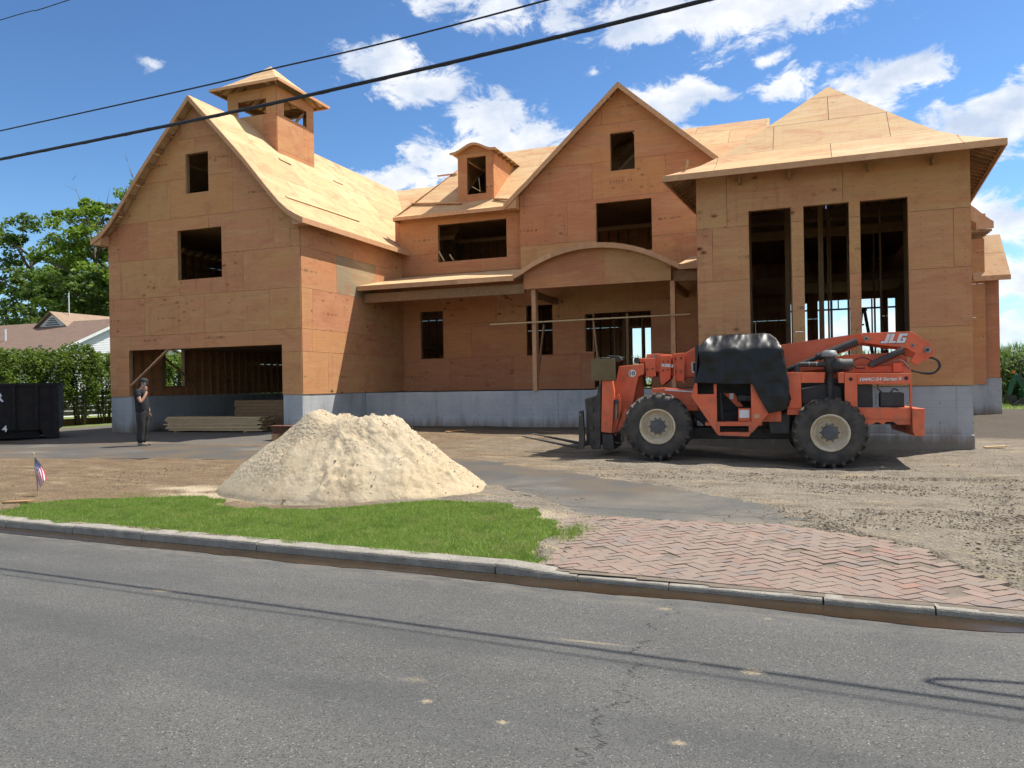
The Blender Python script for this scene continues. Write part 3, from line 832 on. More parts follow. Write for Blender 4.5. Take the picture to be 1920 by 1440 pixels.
B = np.concatenate([blades(P, 0.018, 0.05, 0.004), blades(tf, 0.02, 0.07, 0.0045)])
me = bpy.data.meshes.new('grass'); n = len(B)
me.vertices.add(n); me.vertices.foreach_set('co', B.ravel())
me.loops.add(n); me.loops.foreach_set('vertex_index', np.arange(n, dtype=np.int32))
me.polygons.add(n // 3); me.polygons.foreach_set('loop_start', np.arange(0, n, 3, dtype=np.int32)); me.polygons.foreach_set('loop_total', np.full(n // 3, 3, dtype=np.int32))
me.update(); me.validate()
tag(link('grass', me, m_), 'short green grass blades of the kerbside lawn', 'grass', kind='stuff')

# ------------------------------------------------------------------ sand pile
def sand_mat():
    m_, t, b = new_mat('builders_sand')
    co = t.coord('Object')
    big = t.noise(co, 1.1, 5, 0.6)
    col = t.mix(t.map(big, 0.35, 0.65), (0.46, 0.385, 0.275), (0.41, 0.33, 0.225))
    x, y, z = t.sep(co)
    rs_ = t.math('ADD', t.math('MULTIPLY', x, 0.9), t.math('MULTIPLY', big, 1.6))
    col = t.mix(t.map(rs_, -3.95, -3.4, 0, 0.7), col, (0.46, 0.365, 0.235))
    f = t.noise(co, 38, 6, 0.7)
    k = t.map(f, 0.3, 0.7, 0.9, 1.08); col = t.vmath('MULTIPLY', col, t.comb(k, k, k))
    t.l.new(col, b.inputs['Base Color']); b.inputs['Roughness'].default_value = 0.95
    b.inputs['Specular IOR Level'].default_value = 0.1
    damp = t.noise(co, 2.3, 6, 0.68)
    col = t.mix(t.map(damp, 0.53, 0.68, 0.0, 0.45), col, (0.27, 0.215, 0.145))
    t.l.new(col, b.inputs['Base Color'])
    zone = t.map(t.noise(co, 0.8, 3), 0.42, 0.56, 0.25, 1.0)
    zone = t.math('MULTIPLY', zone, t.math('MAXIMUM', t.map(z, 0.25, 0.75, 0.15, 1.0), t.map(x, -6.1, -5.4, 0.0, 1.0)))
    hb = t.math('MULTIPLY', t.math('ADD', t.math('MULTIPLY', t.noise(co, 11, 6, 0.7), 1.0), t.math('MULTIPLY', t.voronoi(co, 17.0), -0.5)), zone)
    t.l.new(t.bump(t.math('ADD', hb, t.math('MULTIPLY', f, 0.12)), 0.5, 0.08), b.inputs['Normal'])
    return m_
SANDM = sand_mat()
sx_ = np.arange(-8.8, -3.6, 0.027); sy_ = np.arange(7.8, 12.5, 0.034)
X, Y = np.meshgrid(sx_, sy_)
def bumpy(x, y, z): return noise.noise(Vector((x, y, z)))
Z = np.zeros_like(X); Z0 = ground_z(X, Y)
for j in range(len(sy_)):
    for i in range(len(sx_)):
        x, y = X[j, i], Y[j, i]
        dx, dy = x + 6.28, y - 9.98
        # footprint: an ellipse leaning along the image, with a lobed edge
        a = math.atan2(dy, dx)
        c_, s_ = math.cos(0.30), math.sin(0.30)
        ex, ey = dx * c_ + dy * s_, -dx * s_ + dy * c_
        ax = 2.06 if ex > 0 else 1.98
        r = math.hypot(ex / ax, ey / (1.58 if ey < 0 else 1.6))
        r += 0.07 * bumpy(math.cos(a) * 1.7, math.sin(a) * 1.7, 2.0) + 0.03 * bumpy(math.cos(a) * 5, math.sin(a) * 5, 4.0)
        s = max(0.0, 1.0 - r)
        lump1 = bumpy(x * 1.5, y * 1.5, 1); lump2 = bumpy(x * 3.2, y * 3.2, 6)
        top = 0.985 + 0.12 * math.exp(-((x + 6.72) / .28) ** 2) * math.exp(-((y - 9.78) / .5) ** 2) + 0.10 * math.exp(-((x + 5.9) / .30) ** 2) * math.exp(-((y - 9.88) / .5) ** 2) - 0.16 * max(0.0, dx - 0.1)
        k = min(1.0, s / 0.66)
        h = top * (1 - (1 - k) ** 1.22) if s > 0 else 0
        h += (0.07 * lump1 + 0.045 * lump2) * min(1.0, s * 3.0)
        rough = 0.04 + 0.96 * max(0, min(1, 0.22 + 1.5 * bumpy(x * 0.9 + 4, y * 0.9, 9.0) + 0.75 * (dx > 0.25) + 1.1 * max(0, k - 0.62)))
        terr = bumpy(x * 2.3, y * 2.3, 3.3) + 0.5 * bumpy(x * 5.1, y * 5.1, 8.0)
        ledge = (math.floor(terr * 3.0) / 3.0 - terr * 0.5)
        h += rough * min(1.0, s * 7) * (0.03 * bumpy(x * 4.3, y * 4.3, 7.0) + 0.10 * ledge + 0.014 * (0.5 - abs(bumpy(a * 5.0 + 0.9 * bumpy(x * 3, y * 3, 1), r * 2.2, 2)) * 1.8) + 0.05 * (0.45 - abs(bumpy(x * 5.5 + 3, y * 5.5, 2)) * 1.5) + 0.045 * (0.4 - abs(bumpy(x * 11, y * 11, 5)) * 1.5) + 0.05 * bumpy(x * 19, y * 19, 5) + 0.032 * bumpy(x * 34, y * 34, 9))
        h = max(h, 0.0) if s > 0 else h
        Z[j, i] = Z0[j, i] + h - (0.05 if s <= 0 else 0.0) + min(0.02, s)
sand = MB(); sand.grid(np.stack([X.ravel(), Y.ravel(), Z.ravel()], 1).tolist(), len(sx_), len(sy_))
so_ = sand.build('sand_pile', SANDM, smooth=True)
tag(so_, 'big heap of pale builder\'s sand tipped behind the lawn', 'sand pile')
# crumbs and clods of damp sand lying on the heap
k_ = 900
cx_ = rng.uniform(-8.2, -4.2, k_); cy_ = rng.uniform(8.2, 10.9, k_)
ci = np.clip(((cx_ - sx_[0]) / 0.027).astype(int), 0, len(sx_) - 1); cj = np.clip(((cy_ - sy_[0]) / 0.034).astype(int), 0, len(sy_) - 1)
hh = Z[cj, ci] - Z0[cj, ci]
keep_ = (hh > 0.05) & ((cx_ > -6.0) | (hh > 0.6) | (hh < 0.22)) & (rng.uniform(0, 1, k_) < 0.8)
V = []; F = []; n = 0
for x, y, z in zip(cx_[keep_], cy_[keep_], Z[cj, ci][keep_]):
    vs, fs = ROCKS[n % 6]; q = vs * (0.009 + 0.028 * rng.beta(1, 6)); V.append(q + np.array([x, y, z - 0.35 * np.abs(q[:, 2]).max()])); F.append(fs + n); n += len(vs)
me = bpy.data.meshes.new('sand_clods'); me.from_pydata(np.concatenate(V).tolist(), [], np.concatenate(F).tolist())
tag(link('sand_clods', me, SANDM, so_), kind='stuff')
# ------------------------------------------------------------------ house: panel machinery
def clip_half(poly, a, b_, c_):
    """keep a*x + b*y <= c"""
    out = []; n = len(poly)
    for i in range(n):
        p, q = poly[i], poly[(i + 1) % n]
        dp, dq = a * p[0] + b_ * p[1] - c_, a * q[0] + b_ * q[1] - c_
        if dp <= 1e-9: out.append(p)
        if (dp < -1e-9 and dq > 1e-9) or (dp > 1e-9 and dq < -1e-9):
            s = dp / (dp - dq); out.append((p[0] + (q[0] - p[0]) * s, p[1] + (q[1] - p[1]) * s))
    return out if len(out) >= 3 else []
def area(poly):
    return 0.5 * sum(poly[i][0] * poly[(i + 1) % len(poly)][1] - poly[(i + 1) % len(poly)][0] * poly[i][1] for i in range(len(poly)))
def clip_convex(poly, conv):
    if area(conv) < 0: conv = conv[::-1]
    for i in range(len(conv)):
        (x0, y0), (x1, y1) = conv[i], conv[(i + 1) % len(conv)]
        a, b_ = (y1 - y0), -(x1 - x0)
        poly = clip_half(poly, a, b_, a * x0 + b_ * y0)
        if not poly: return []
    return poly
def minus_rect(poly, h):
    u0, u1, v0, v1 = h; out = []
    l = clip_half(poly, 1, 0, u0)
    if l: out.append(l)
    r = clip_half(poly, -1, 0, -u1)
    if r: out.append(r)
    m_ = clip_half(clip_half(poly, -1, 0, -u0) or [], 1, 0, u1) if clip_half(poly, -1, 0, -u0) else []
    if m_:
        lo = clip_half(m_, 0, 1, v0); hi = clip_half(m_, 0, -1, -v1)
        if lo: out.append(lo)
        if hi: out.append(hi)
    return out
def islands(polys):
    grp = []
    def touch(p, q):
        a = [min(x for x, y in p), max(x for x, y in p), min(y for x, y in p), max(y for x, y in p)]; b_ = [min(x for x, y in q), max(x for x, y in q), min(y for x, y in q), max(y for x, y in q)]
        ox = min(a[1], b_[1]) - max(a[0], b_[0]); oy = min(a[3], b_[3]) - max(a[2], b_[2])
        return ox > -1e-4 and oy > -1e-4 and max(ox, oy) > 1e-3
    for p in polys:
        hit = [g for g in grp if any(touch(p, q) for q in g)]
        new = [p] + [q for g in hit for q in g]
        grp = [g for g in grp if g not in hit] + [new]
    return grp
def sheets(pieces, holes, rows, length=2.44, gap=0.004, stagger=0.0, shift=None):
    us = [p[0] for c_ in pieces for p in c_]; umin, umax = min(us), max(us)
    res = []
    for k in range(len(rows) - 1):
        v0, v1 = rows[k] + gap / 2, rows[k + 1] - gap / 2
        off = (shift[k % len(shift)] if shift else (k % 2) * length / 2) + stagger
        u = umin - length + (off % length)
        while u < umax:
            a0, a1 = max(u, umin - 1), u + length - gap
            base = [(u, v0), (a1, v0), (a1, v1), (u, v1)]
            polys = []
            for c_ in pieces:
                q = clip_convex(base, c_)
                if q: polys.append(q)
            for h in holes:
                polys = [z for q in polys for z in minus_rect(q, h)]
            polys = [q for q in polys if abs(area(q)) > 0.002]
            for grp in islands(polys): res.append((grp, u, v0))
            u += length
    return res
def panel_obj(polys, u0, v0, P, N, th, mat, parent, name='plywood_panel'):
    mb = MB()
    for q in polys:
        if area(q) < 0: q = q[::-1]
        back = [P(*p) for p in q]; n = len(q)
        front = [b_ + N * th for b_ in back]
        uv = [(p[0] - u0, p[1] - v0) for p in q]
        mb.add(front + back, [tuple(range(n)), tuple(range(2 * n - 1, n - 1, -1))] + [(i, i + n, (i + 1) % n + n, (i + 1) % n) for i in range(n)], uv * 2)
    return mb.build(name, mat, parent)
class Wall:
    def __init__(self, origin, U, N, pieces, holes=(), name='framed_wall', parent=None, studs=True, depth=0.12):
        self.O = Vector(origin); self.U = Vector(U); self.N = Vector(N); self.pieces = pieces; self.holes = list(holes)
        mb = MB(); us = [p[0] for c_ in pieces for p in c_]
        u = min(us) + 0.03; hw = 0.02
        while u < max(us):
            if studs:
                for c_ in pieces:
                    q = clip_half(clip_half(c_, -1, 0, -(u - hw)) or [(9e3, 9e3)] * 3, 1, 0, u + hw) if clip_half(c_, -1, 0, -(u - hw)) else []
                    if not q: continue
                    st = [q]
                    for h in self.holes: st = [z for s in st for z in minus_rect(s, (h[0] - .001, h[1] + .001, h[2] - .001, h[3] + .001))]
                    for s in st:
                        if abs(area(s)) < 1e-4: continue
                        lo, hi = min(p[1] for p in s), max(p[1] for p in s)
                        self.lbox(mb, u - hw, u + hw, lo, hi, -depth, -0.004)
            u += 0.4064
        lo = min(p[1] for c_ in pieces for p in c_)
        if not mb.v: self.lbox(mb, min(us) + .02, max(us) - .02, lo, lo + 0.09, -depth, -0.004)
        self.frame = mb.build(name, STUD, parent)
    def P(self, u, v, w_=0.0): return self.O + self.U * u + Vector((0, 0, v)) + self.N * w_
    def lbox(self, mb, u0, u1, v0, v1, w0, w1):
        c_ = self.P((u0 + u1) / 2, (v0 + v1) / 2, (w0 + w1) / 2)
        mb.obox(c_, self.U, (0, 0, 1), self.N, (u1 - u0) / 2, (v1 - v0) / 2, (w1 - w0) / 2)
    def clad(self, rows, mat, length=2.44, stagger=0.0, th=0.015, shift=None, pick=None):
        for polys, u0, v0 in sheets(self.pieces, self.holes, rows, length, 0.007, stagger, shift):
            mm = pick(u0, v0) if pick else mat
            panel_obj(polys, u0, v0, lambda a, b_: self.P(a, b_), self.N, th, mm, self.frame)
    def openings(self, skip=(), depth=0.14):
        for k, (u0, u1, v0, v1) in enumerate(self.holes):
            if k in skip: continue
            mb = MB(); t_ = 0.038
            # rough opening: jack studs, header and sill set just inside the sheathing edge
            self.lbox(mb, u0 - t_, u0 - 0.002, v0, v1, -depth, -0.003)
            self.lbox(mb, u1 + 0.002, u1 + t_, v0, v1, -depth, -0.003)
            self.lbox(mb, u0 - t_, u1 + t_, v1 + 0.002, v1 + 0.2, -depth, -0.003)
            self.lbox(mb, u0 - t_, u1 + t_, v0 - t_, v0 - 0.002, -depth, -0.003)
            mb.build('window_opening', STUD, self.frame)
def trap_pieces(prof_l):
    """convex horizontal slabs under a polyline outline given as (left u, right u, v) levels"""
    out = []
    for (l0, r0, v0), (l1, r1, v1) in zip(prof_l[:-1], prof_l[1:]):
        q = [(l0, v0), (r0, v0), (r1, v1), (l1, v1)]
        if abs(r1 - l1) < 1e-6: q = q[:3] if abs(r1 - l1) < 1e-6 else q
        out.append(q if abs(r1 - l1) > 1e-6 else [(l0, v0), (r0, v0), (r1, v1)])
    return out
class Roof:
    """deck on a profile z(r) rising from an eave line; u along the eave, r plan distance up the slope"""
    def __init__(self, E, U, D, prof, poly, parent, name='roof_frame', rafters=0.6, tail=None, drop=0.15, rot=0):
        self.E = Vector(E); self.U = Vector(U); self.D = Vector(D); self.prof = prof; self.poly = poly
        us = [p[0] for p in poly]; u = min(us) + 0.08; raf = []
        while u < max(us) and rafters:
            q = clip_half(poly, -1, 0, -(u - .02)); q = clip_half(q, 1, 0, u + .02) if q else []
            if q:
                r0, r1 = min(p[1] for p in q), max(p[1] for p in q)
                r0 += 0.045
                if tail: r1 = min(r1, r0 + tail)
                ks = [r0] + [p[0] for p in prof if r0 < p[0] < r1] + [r1]
                mb = MB()
                for a, b_ in zip(ks[:-1], ks[1:]):
                    if b_ - a < 0.01: continue
                    mb.prism([self.P(u - .02, r, dz) for (r, dz) in ((a, -0.004), (b_, -0.004), (b_, -drop), (a, -drop))], self.U * 0.04)
                if mb.v: raf.append(mb)
            u += rafters
        lo = min(p[1] for p in poly); ul = [p[0] for p in poly if p[1] < lo + .02]
        mb = MB(); e0, e1 = self.P(min(ul) + .03, lo + .002, -.004), self.P(max(ul) - .03, lo + .002, -.004)
        mb.prism([e0, e1, e1 - Vector((0, 0, drop - .02)), e0 - Vector((0, 0, drop - .02))], self.D * .038)
        self.frame = mb.build(name, STUD, parent)
        for m_ in raf: m_.build('rafter', STUD, self.frame)
    def z(self, r):
        return float(np.interp(r, [p[0] for p in self.prof], [p[1] for p in self.prof]))
    def P(self, u, r, dz=0.0): return self.E + self.U * u + self.D * r + Vector((0, 0, self.z(r) + dz))
    def deck(self, mat=None, length=2.44, stagger=0.0, th=0.022, course=1.22, gap=0.011, holes=()):
        mat = mat or ROOF
        rr = np.linspace(self.prof[0][0], self.prof[-1][0], 400); zz = [self.z(r) for r in rr]
        L = np.concatenate([[0], np.cumsum(np.hypot(np.diff(rr), np.diff(zz)))])
        rows = [float(np.interp(s, L, rr)) for s in np.arange(0, L[-1], course)] + [float(rr[-1])]
        if rows[-1] - rows[-2] < 0.05: rows.pop(-2)
        for polys, u0, v0 in sheets([self.poly], holes, rows, length, gap, stagger):
            mb = MB()
            for q in polys:
                cuts = [p[0] for p in self.prof]
                parts = []
                lo, hi = min(p[1] for p in q), max(p[1] for p in q)
                ks = [lo] + [c_ for c_ in cuts if lo + 1e-4 < c_ < hi - 1e-4] + [hi]
                for a, b_ in zip(ks[:-1], ks[1:]):
                    s = clip_half(q, 0, -1, -a); s = clip_half(s, 0, 1, b_) if s else []
                    if s: parts.append(s)
                for s in parts:
                    if area(s) < 0: s = s[::-1]
                    n = len(s)
                    bk = [self.P(*p) for p in s]; fr = [self.P(p[0], p[1], th) for p in s]
                    uv = [(p[0] - u0, (float(np.interp(p[1], rr, L)) - float(np.interp(v0, rr, L)))) for p in s]
                    mb.add(fr + bk, [tuple(range(n)), tuple(range(2 * n - 1, n - 1, -1))] + [(i, i + n, (i + 1) % n + n, (i + 1) % n) for i in range(n)], uv * 2)
            mb.build('roof_panel', mat, self.frame)
    def fascia(self, u0, u1, h=0.15, th=0.035, piece=3.66, r=0.0):
        u = u0
        while u < u1 - 0.02:
            e = min(u + piece, u1)
            a, b_ = self.P(u + .002, r, 0.012), self.P(e - .002, r, 0.012)
            mb = MB()
            mb.prism([a, b_, b_ - Vector((0, 0, h)), a - Vector((0, 0, h))], -self.D * th)
            mb.build('fascia_board', FASC, self.frame)
            u = e
    def rake(self, u, h=0.19, th=0.04, side=-1, r0=0.0, r1=None):
        r1 = self.prof[-1][0] if r1 is None else r1
        ks = [r0] + [p[0] for p in self.prof if r0 < p[0] < r1] + [r1]
        mb = MB()
        for a, b_ in zip(ks[:-1], ks[1:]):
            mb.prism([self.P(u, a, 0.016), self.P(u, b_, 0.016), self.P(u, b_, 0.016 - h), self.P(u, a, 0.016 - h)], self.U * side * th)
        mb.build('rake_board', FASC, self.frame)

X_, Y_, Z_ = Vector((1, 0, 0)), Vector((0, 1, 0)), Vector((0, 0, 1))
house = empty('house_under_construction', (-8.5, 22.0, 0.2), 'large plywood-sheathed house under construction with gables, cupola and square hip-roofed bay', 'house')

# ---- foundations
def fbox(*a, name='foundation_wall'):
    mb = MB(); mb.box(*a); return mb.build(name, CONC, house)
ZF = 1.404
XL0, XL1, YL = -21.28, -13.80, 19.223
fbox(XL0 + .004, -20.40, YL + .004, YL + 0.30, -0.3, ZF - .004)
fbox(-14.48, XL1 - .004, YL + .004, YL + 0.30, -0.3, ZF - .004)
fbox(XL1 - 0.25, XL1 - .006, YL + 0.302, 22.75, -0.3, ZF - .006)
fbox(XL0 + .006, XL0 + 0.25, YL + 0.302, 32.0, -0.3, ZF - .001)
fbox(XL0 + .252, XL1 - .3, 31.75, 32.0, -0.3, ZF - .01)
fbox(XL1 + .002, -7.02, 22.758, 23.0, -0.3, 1.388)
fbox(-7.015, -2.22, 22.766, 23.0, -0.3, 1.384)
fbox(-2.209 + .006, 3.329 - .006, 18.33, 18.6, 0.36, 1.41)
mb = MB(); mb.box(-2.3, 3.345, 18.27, 18.72, -0.3, 0.40); bevel(mb.build('footing', CONC, house), 0.05, 3)
fbox(3.05, 3.322, 18.602, 30.5, -0.3, 1.41)
fbox(-2.2, 6.05, 32.35, 32.6, -0.3, 1.30)
fbox(6.05, 6.36, 32.4, 32.7, -0.3, 1.30)
fbox(6.362, 6.83, 32.6, 36.0, -0.3, 1.52)
# ---- floor decks keep the inside dark
def deckbox(*a):
    mb = MB(); mb.box(*a); return mb.build('deck_or_light_stop', STUD, house)
deckbox(XL1 + .05, -2.25, 23.02, 31.9, 1.30, 1.36)
deckbox(-2.2, 3.2, 18.65, 31.9, 1.28, 1.35)
deckbox(XL0 + .15, XL1 - .15, YL + .15, 31.7, 3.05, 3.30)
deckbox(-20.8, -14.3, YL + .15, 31.7, 6.74, 6.80)
deckbox(XL1 + .02, -2.25, 25.62, 31.9, 4.75, 5.0)
deckbox(XL1 + .02, -2.25, 25.62, 31.7, 7.95, 8.05)

# ---- left wing
RX = -17.54
LWP = [(0, 10.66), (1.3, 9.3), (2.05, 8.5), (2.9, 7.5), (3.3, 7.06), (3.6, 6.8), (3.85, 6.65), (4.08, 6.53)]
def lwz(dx): return float(np.interp(dx, [p[0] for p in LWP], [p[1] for p in LWP]))
lv = []
hw = (XL1 - XL0) / 2
for dx in (3.74, 3.6, 3.3, 2.9, 2.05, 1.3, 0.0):
    lv.append((max(RX - dx, XL0), min(RX + dx, XL1), lwz(dx) - 0.04))
lv = [(XL0, XL1, ZF)] + lv
ROWS = [ZF, 2.68, 3.36, 4.58, 5.80, 7.02, 8.24, 9.46, 10.68]
garage = (-20.474, -14.49, 0.0, 2.905)
lw_front = Wall((0, YL, 0), X_, -Y_, trap_pieces(lv), [garage, (-18.389, -16.657, 5.06, 6.62), (-18.014, -17.119, 7.754, 8.995)], parent=house)
lw_front.clad(ROWS, PLY, shift=[0.3, 0.9, 1.5, 0.55, 1.7, 0.2, 1.2, 0.7])
lw_front.openings(skip=(0,))
mb = MB(); lw_front.lbox(mb, -20.62, -14.35, 2.91, 3.3, -0.14, -0.004); lw_front.lbox(mb, -20.56, -20.478, ZF, 2.905, -0.14, -0.004); lw_front.lbox(mb, -14.486, -14.4, ZF, 2.905, -0.14, -0.004)
mb.build('garage_header', STUD, house)
lw_side = Wall((XL1, 0, 0), Y_, X_, [[(YL + .018, ZF), (27.2, ZF), (27.2, 6.62), (YL + .018, 6.62)]], [(25.6, 27.3, 1.0, 4.9)], parent=house)
DIRTY = plywood('plywood_weathered', [(0.0, (0.30, 0.225, 0.14)), (0.5, (0.36, 0.28, 0.17)), (1.0, (0.27, 0.19, 0.115))], dark=0.8, knots=0.8)
lw_side.clad([ZF, 2.68, 3.36, 4.58, 5.80, 7.0], PLY, shift=[1.32, 0.5, 0.55, 1.87, 0.4], pick=lambda u, v: DIRTY if (4.5 < v < 4.7 and 20.6 < u < 22.2) else (PLY_TAN if v < 2.5 or 3.3 < v < 3.5 else PLY))
# left wall, seen only from inside through the garage door
lw_left = Wall((XL0, 0, 0), Y_, -X_, [[(YL + .02, ZF), (31.98, ZF), (31.98, 6.62), (YL + .02, 6.62)]], [(21.45, 22.335, 1.745, 3.07)], parent=house)
lw_left.clad([ZF, 2.62, 3.84, 5.06, 6.28, 6.9], PLY_RED, length=4.88)
lw_left.openings()
lw_back = Wall((0, 31.98, 0), X_, Y_, trap_pieces([(a, b_, v) for a, b_, v in lv]), [], parent=house)
lw_back.clad(ROWS, PLY_RED, length=4.88)
mb = MB(); mb.beam((-20.5, 19.29, 1.74), (-18.80, 19.29, 2.98), 0.04, 0.10, (0, 1, 0)); mb.build('diagonal_brace', FASC, house)
mb = MB(); mb.beam((-21.1, 21.35, 2.75), (-21.1, 22.7, 1.85), 0.04, 0.09, (1, 0, 0)); mb.build('diagonal_brace', STUD, house)
# roof of the left wing
prof_r = [(4.08 - dx, z) for dx, z in reversed(LWP)]
Y0R, Y1R = 18.88, 32.3
lwR = Roof((RX + 4.08, Y0R, 0), Y_, -X_, prof_r, [(0, 0), (Y1R - Y0R, 0), (Y1R - Y0R, 4.08), (0, 4.08)], house, rafters=0.4064, tail=1.3, drop=0.13)
lwR.deck(stagger=0.4); lwR.fascia(0.0, 6.65, h=0.16); lwR.rake(0.0, h=0.17, side=-1, r0=-0.035)
lwL = Roof((RX - 4.08, Y0R, 0), Y_, X_, prof_r, [(0, 0), (Y1R - Y0R, 0), (Y1R - Y0R, 4.08), (0, 4.08)], house, rafters=0.4064, tail=1.3, drop=0.13)
lwL.deck(stagger=1.1); lwL.fascia(0.0, Y1R - Y0R, h=0.16); lwL.rake(0.0, h=0.17, side=-1, r0=-0.035)
# lookout blocks under the rakes and the boxed eave returns
for s in (-1, 1):
    for k, dx in enumerate((0.55, 0.95, 1.35, 1.75, 2.15, 2.55, 2.95, 3.3)):
        mb = MB(); z = lwz(dx) - 0.07
        sl_ = (lwz(dx + .1) - lwz(dx - .1)) / 0.2
        ax = Vector((s, 0, sl_)).normalized(); nn = Vector((-sl_ * s, 0, 1)).normalized()
        mb.obox((RX + s * dx, (Y0R + YL) / 2, z), ax, Y_, nn, 0.045, (YL - Y0R) / 2 - .003, 0.04)
        mb.build('lookout_block', STUD, house)
    mb = MB()
    mb.prism([(RX + s * 4.08, Y0R + .005, 6.52), (RX + s * 3.72, Y0R + .005, 6.70), (RX + s * 3.72, Y0R + .005, 6.36), (RX + s * 4.08, Y0R + .005, 6.37)], (0, YL - Y0R - .01, 0))
    mb.build('eave_return', FASC, house)
# 2x4 cleats nailed across the decking for footing
def cleat(p0, p1, rise=0.05, mat=None):
    mb = MB(); mb.beam(Vector(p0) + Vector((0, 0, rise)), Vector(p1) + Vector((0, 0, rise)), 0.085, 0.04, (0.7, 0, 0.7)); mb.build('roof_cleat', mat or PALE, house)
cleat((-14.50, 19.55, 7.34), (-14.56, 23.75, 7.42)); cleat((-16.12, 21.39, 9.17), (-16.08, 21.95, 9.13)); cleat((-16.2, 24.73, 9.25), (-16.2, 25.3, 9.25))

# ---- cupola on the left wing
CX0, CX1, CY0, CY1, CZ = -18.55, -16.52, 21.82, 23.95, 11.86
def cup_wall(O, U, N, wd, hole):
    W = Wall(O, U, N, [[(0, 8.9), (wd, 8.9), (wd, CZ), (0, CZ)]], [hole], name='cupola_wall', parent=house, studs=False, depth=0.09)
    W.clad([8.9, 9.74, 10.96, CZ + .01], PLY, length=3.0)
    mb = MB()
    for a in (0.0, wd - .1): W.lbox(mb, a, a + .1, 10.0, CZ, -0.1, -.003)
    W.lbox(mb, hole[0] - .1, hole[1] + .1, hole[3] + .002, hole[3] + .14, -.1, -.003); W.lbox(mb, hole[0], hole[1], hole[2] - .05, hole[2] - .002, -.1, -.003)
    mb.build('cupola_frame', STUD, W.frame)
    return W
cw_, cd_ = CX1 - CX0, CY1 - CY0
cup_wall((CX0, CY0, 0), X_, -Y_, cw_, (0.45, cw_ - 0.41, 10.96, 11.50))
cup_wall((CX1, CY0 + .016, 0), Y_, X_, cd_ - .03, (0.38, cd_ - 0.45, 10.95, 11.53))
cup_wall((CX1, CY1, 0), -X_, Y_, cw_, (0.45, cw_ - 0.41, 10.96, 11.50))
cup_wall((CX0, CY1 - .016, 0), -Y_, -X_, cd_ - .03, (0.38, cd_ - 0.45, 10.95, 11.53))
mb = MB()
mb.beam((CX0 + .15, CY0 + .2, 11.0), (CX1 - .1, CY1 - .2, 11.75), .04, .09); mb.build('cupola_brace', STUD, house); mb = MB()
mb.beam((CX1 - .12, CY1 - .9, 11.0), (CX1 - .12, CY1 - .3, 11.6), .04, .09); mb.build('cupola_brace', STUD, house); mb = MB()
mb.beam((CX1 - .1, CY0 + .25, 11.62), (CX1 - .1, CY1 - .2, 11.62), .04, .14); mb.build('cupola_brace', STUD, house)
def hip_roof(corners, apex, prof_t, zt, th=0.022, h=0.13, course=1.22, tail=0.6, spacing=0.4, drop=.1, length=2.44, frame_name='roof_frame', stag=0.3):
    """corners counter-clockwise in plan from front-left; prof_t: (fraction to apex, z)"""
    A = Vector((apex[0], apex[1], 0)); rs = []
    for k in range(4):
        E0 = Vector((*corners[k], 0)); E1 = Vector((*corners[(k + 1) % 4], 0))
        U = (E1 - E0).normalized(); D = Vector((-U.y, U.x, 0)); L = (E1 - E0).length
        ua, ra = (A - E0).dot(U), (A - E0).dot(D)
        pr = [(t * ra, z) for t, z in prof_t]
        R_ = Roof(E0, U, D, pr, [(0, 0), (L, 0), (ua, ra)], house, name=frame_name, rafters=spacing, tail=tail, drop=drop)
        R_.deck(length=length, course=course, th=th, stagger=stag)
        R_.fascia(-0.03, L + 0.03, h=h, th=0.035, piece=9 if L < 4 else 4.2)
        rs.append(R_)
    return rs
ca = (-17.53, 22.88)
hip_roof([(-18.93, 21.40), (-16.13, 21.40), (-16.13, 24.36), (-18.93, 24.36)], ca, [(0, 11.92), (.15, 12.03), (.35, 12.24), (.6, 12.53), (1, 13.05)], 11.92, h=0.09, tail=0.55, spacing=0.35, drop=.07, frame_name='cupola_roof_frame')

# ---- main block
YM = 25.459
low_holes = [(-13.063, -12.148, 2.586, 4.306), (-8.943, -7.992, 2.597, 4.325), (-6.855, -6.56, 2.66, 3.93), (-6.54, -4.60, ZF - .01, 3.945)]
main_low = Wall((0, YM, 0), X_, -Y_, [[(XL1 + .02, ZF), (-2.22, ZF), (-2.22, 5.62), (XL1 + .02, 5.62)]], low_holes, parent=house)
main_low.clad([ZF, 2.58, 3.80, 5.02, 5.64], PLY_RED, shift=[1.9, 0.3, 1.3, 0.2], pick=lambda u, v: PLY_TAN if (4.0 > v > 3.7 and u > -12) else PLY_RED)
main_low.openings()
for a in ((-6.2, -6.16, ZF, 3.9, -1.6, -1.5), (-5.85, -5.81, ZF, 3.9, -1.6, -1.5), (-5.2, -5.16, ZF, 3.9, -1.6, -1.5), (-6.4, -4.7, 3.6, 3.7, -3.2, -3.1), (-5.45, -5.36, ZF, 3.9, -0.12, -0.03)):
    mb = MB(); main_low.lbox(mb, *a); mb.build('interior_stud', STUD, house)
main_up = Wall((0, YM, 0), X_, -Y_, [[(XL1 - .25, 5.64), (-9.03, 5.64), (-9.03, 7.80), (XL1 - .25, 7.80)]], [(-12.294, -9.626, 6.081, 7.437)], parent=house)
main_up.clad([5.64, 6.4, 7.62, 7.9], PLY_RED, shift=[1.0, 0.2, 1.5])
main_up.openings()
mb = MB(); mb.beam((-12.23, 25.36, 6.47), (-12.03, 25.40, 6.10), .03, .09, (0, 1, 0)); mb.build('loose_board', PALE, house)
mb = MB(); mb.beam((-11.80, 25.37, 6.32), (-11.66, 25.40, 6.10), .03, .09, (0, 1, 0)); mb.build('loose_board', PALE, house)
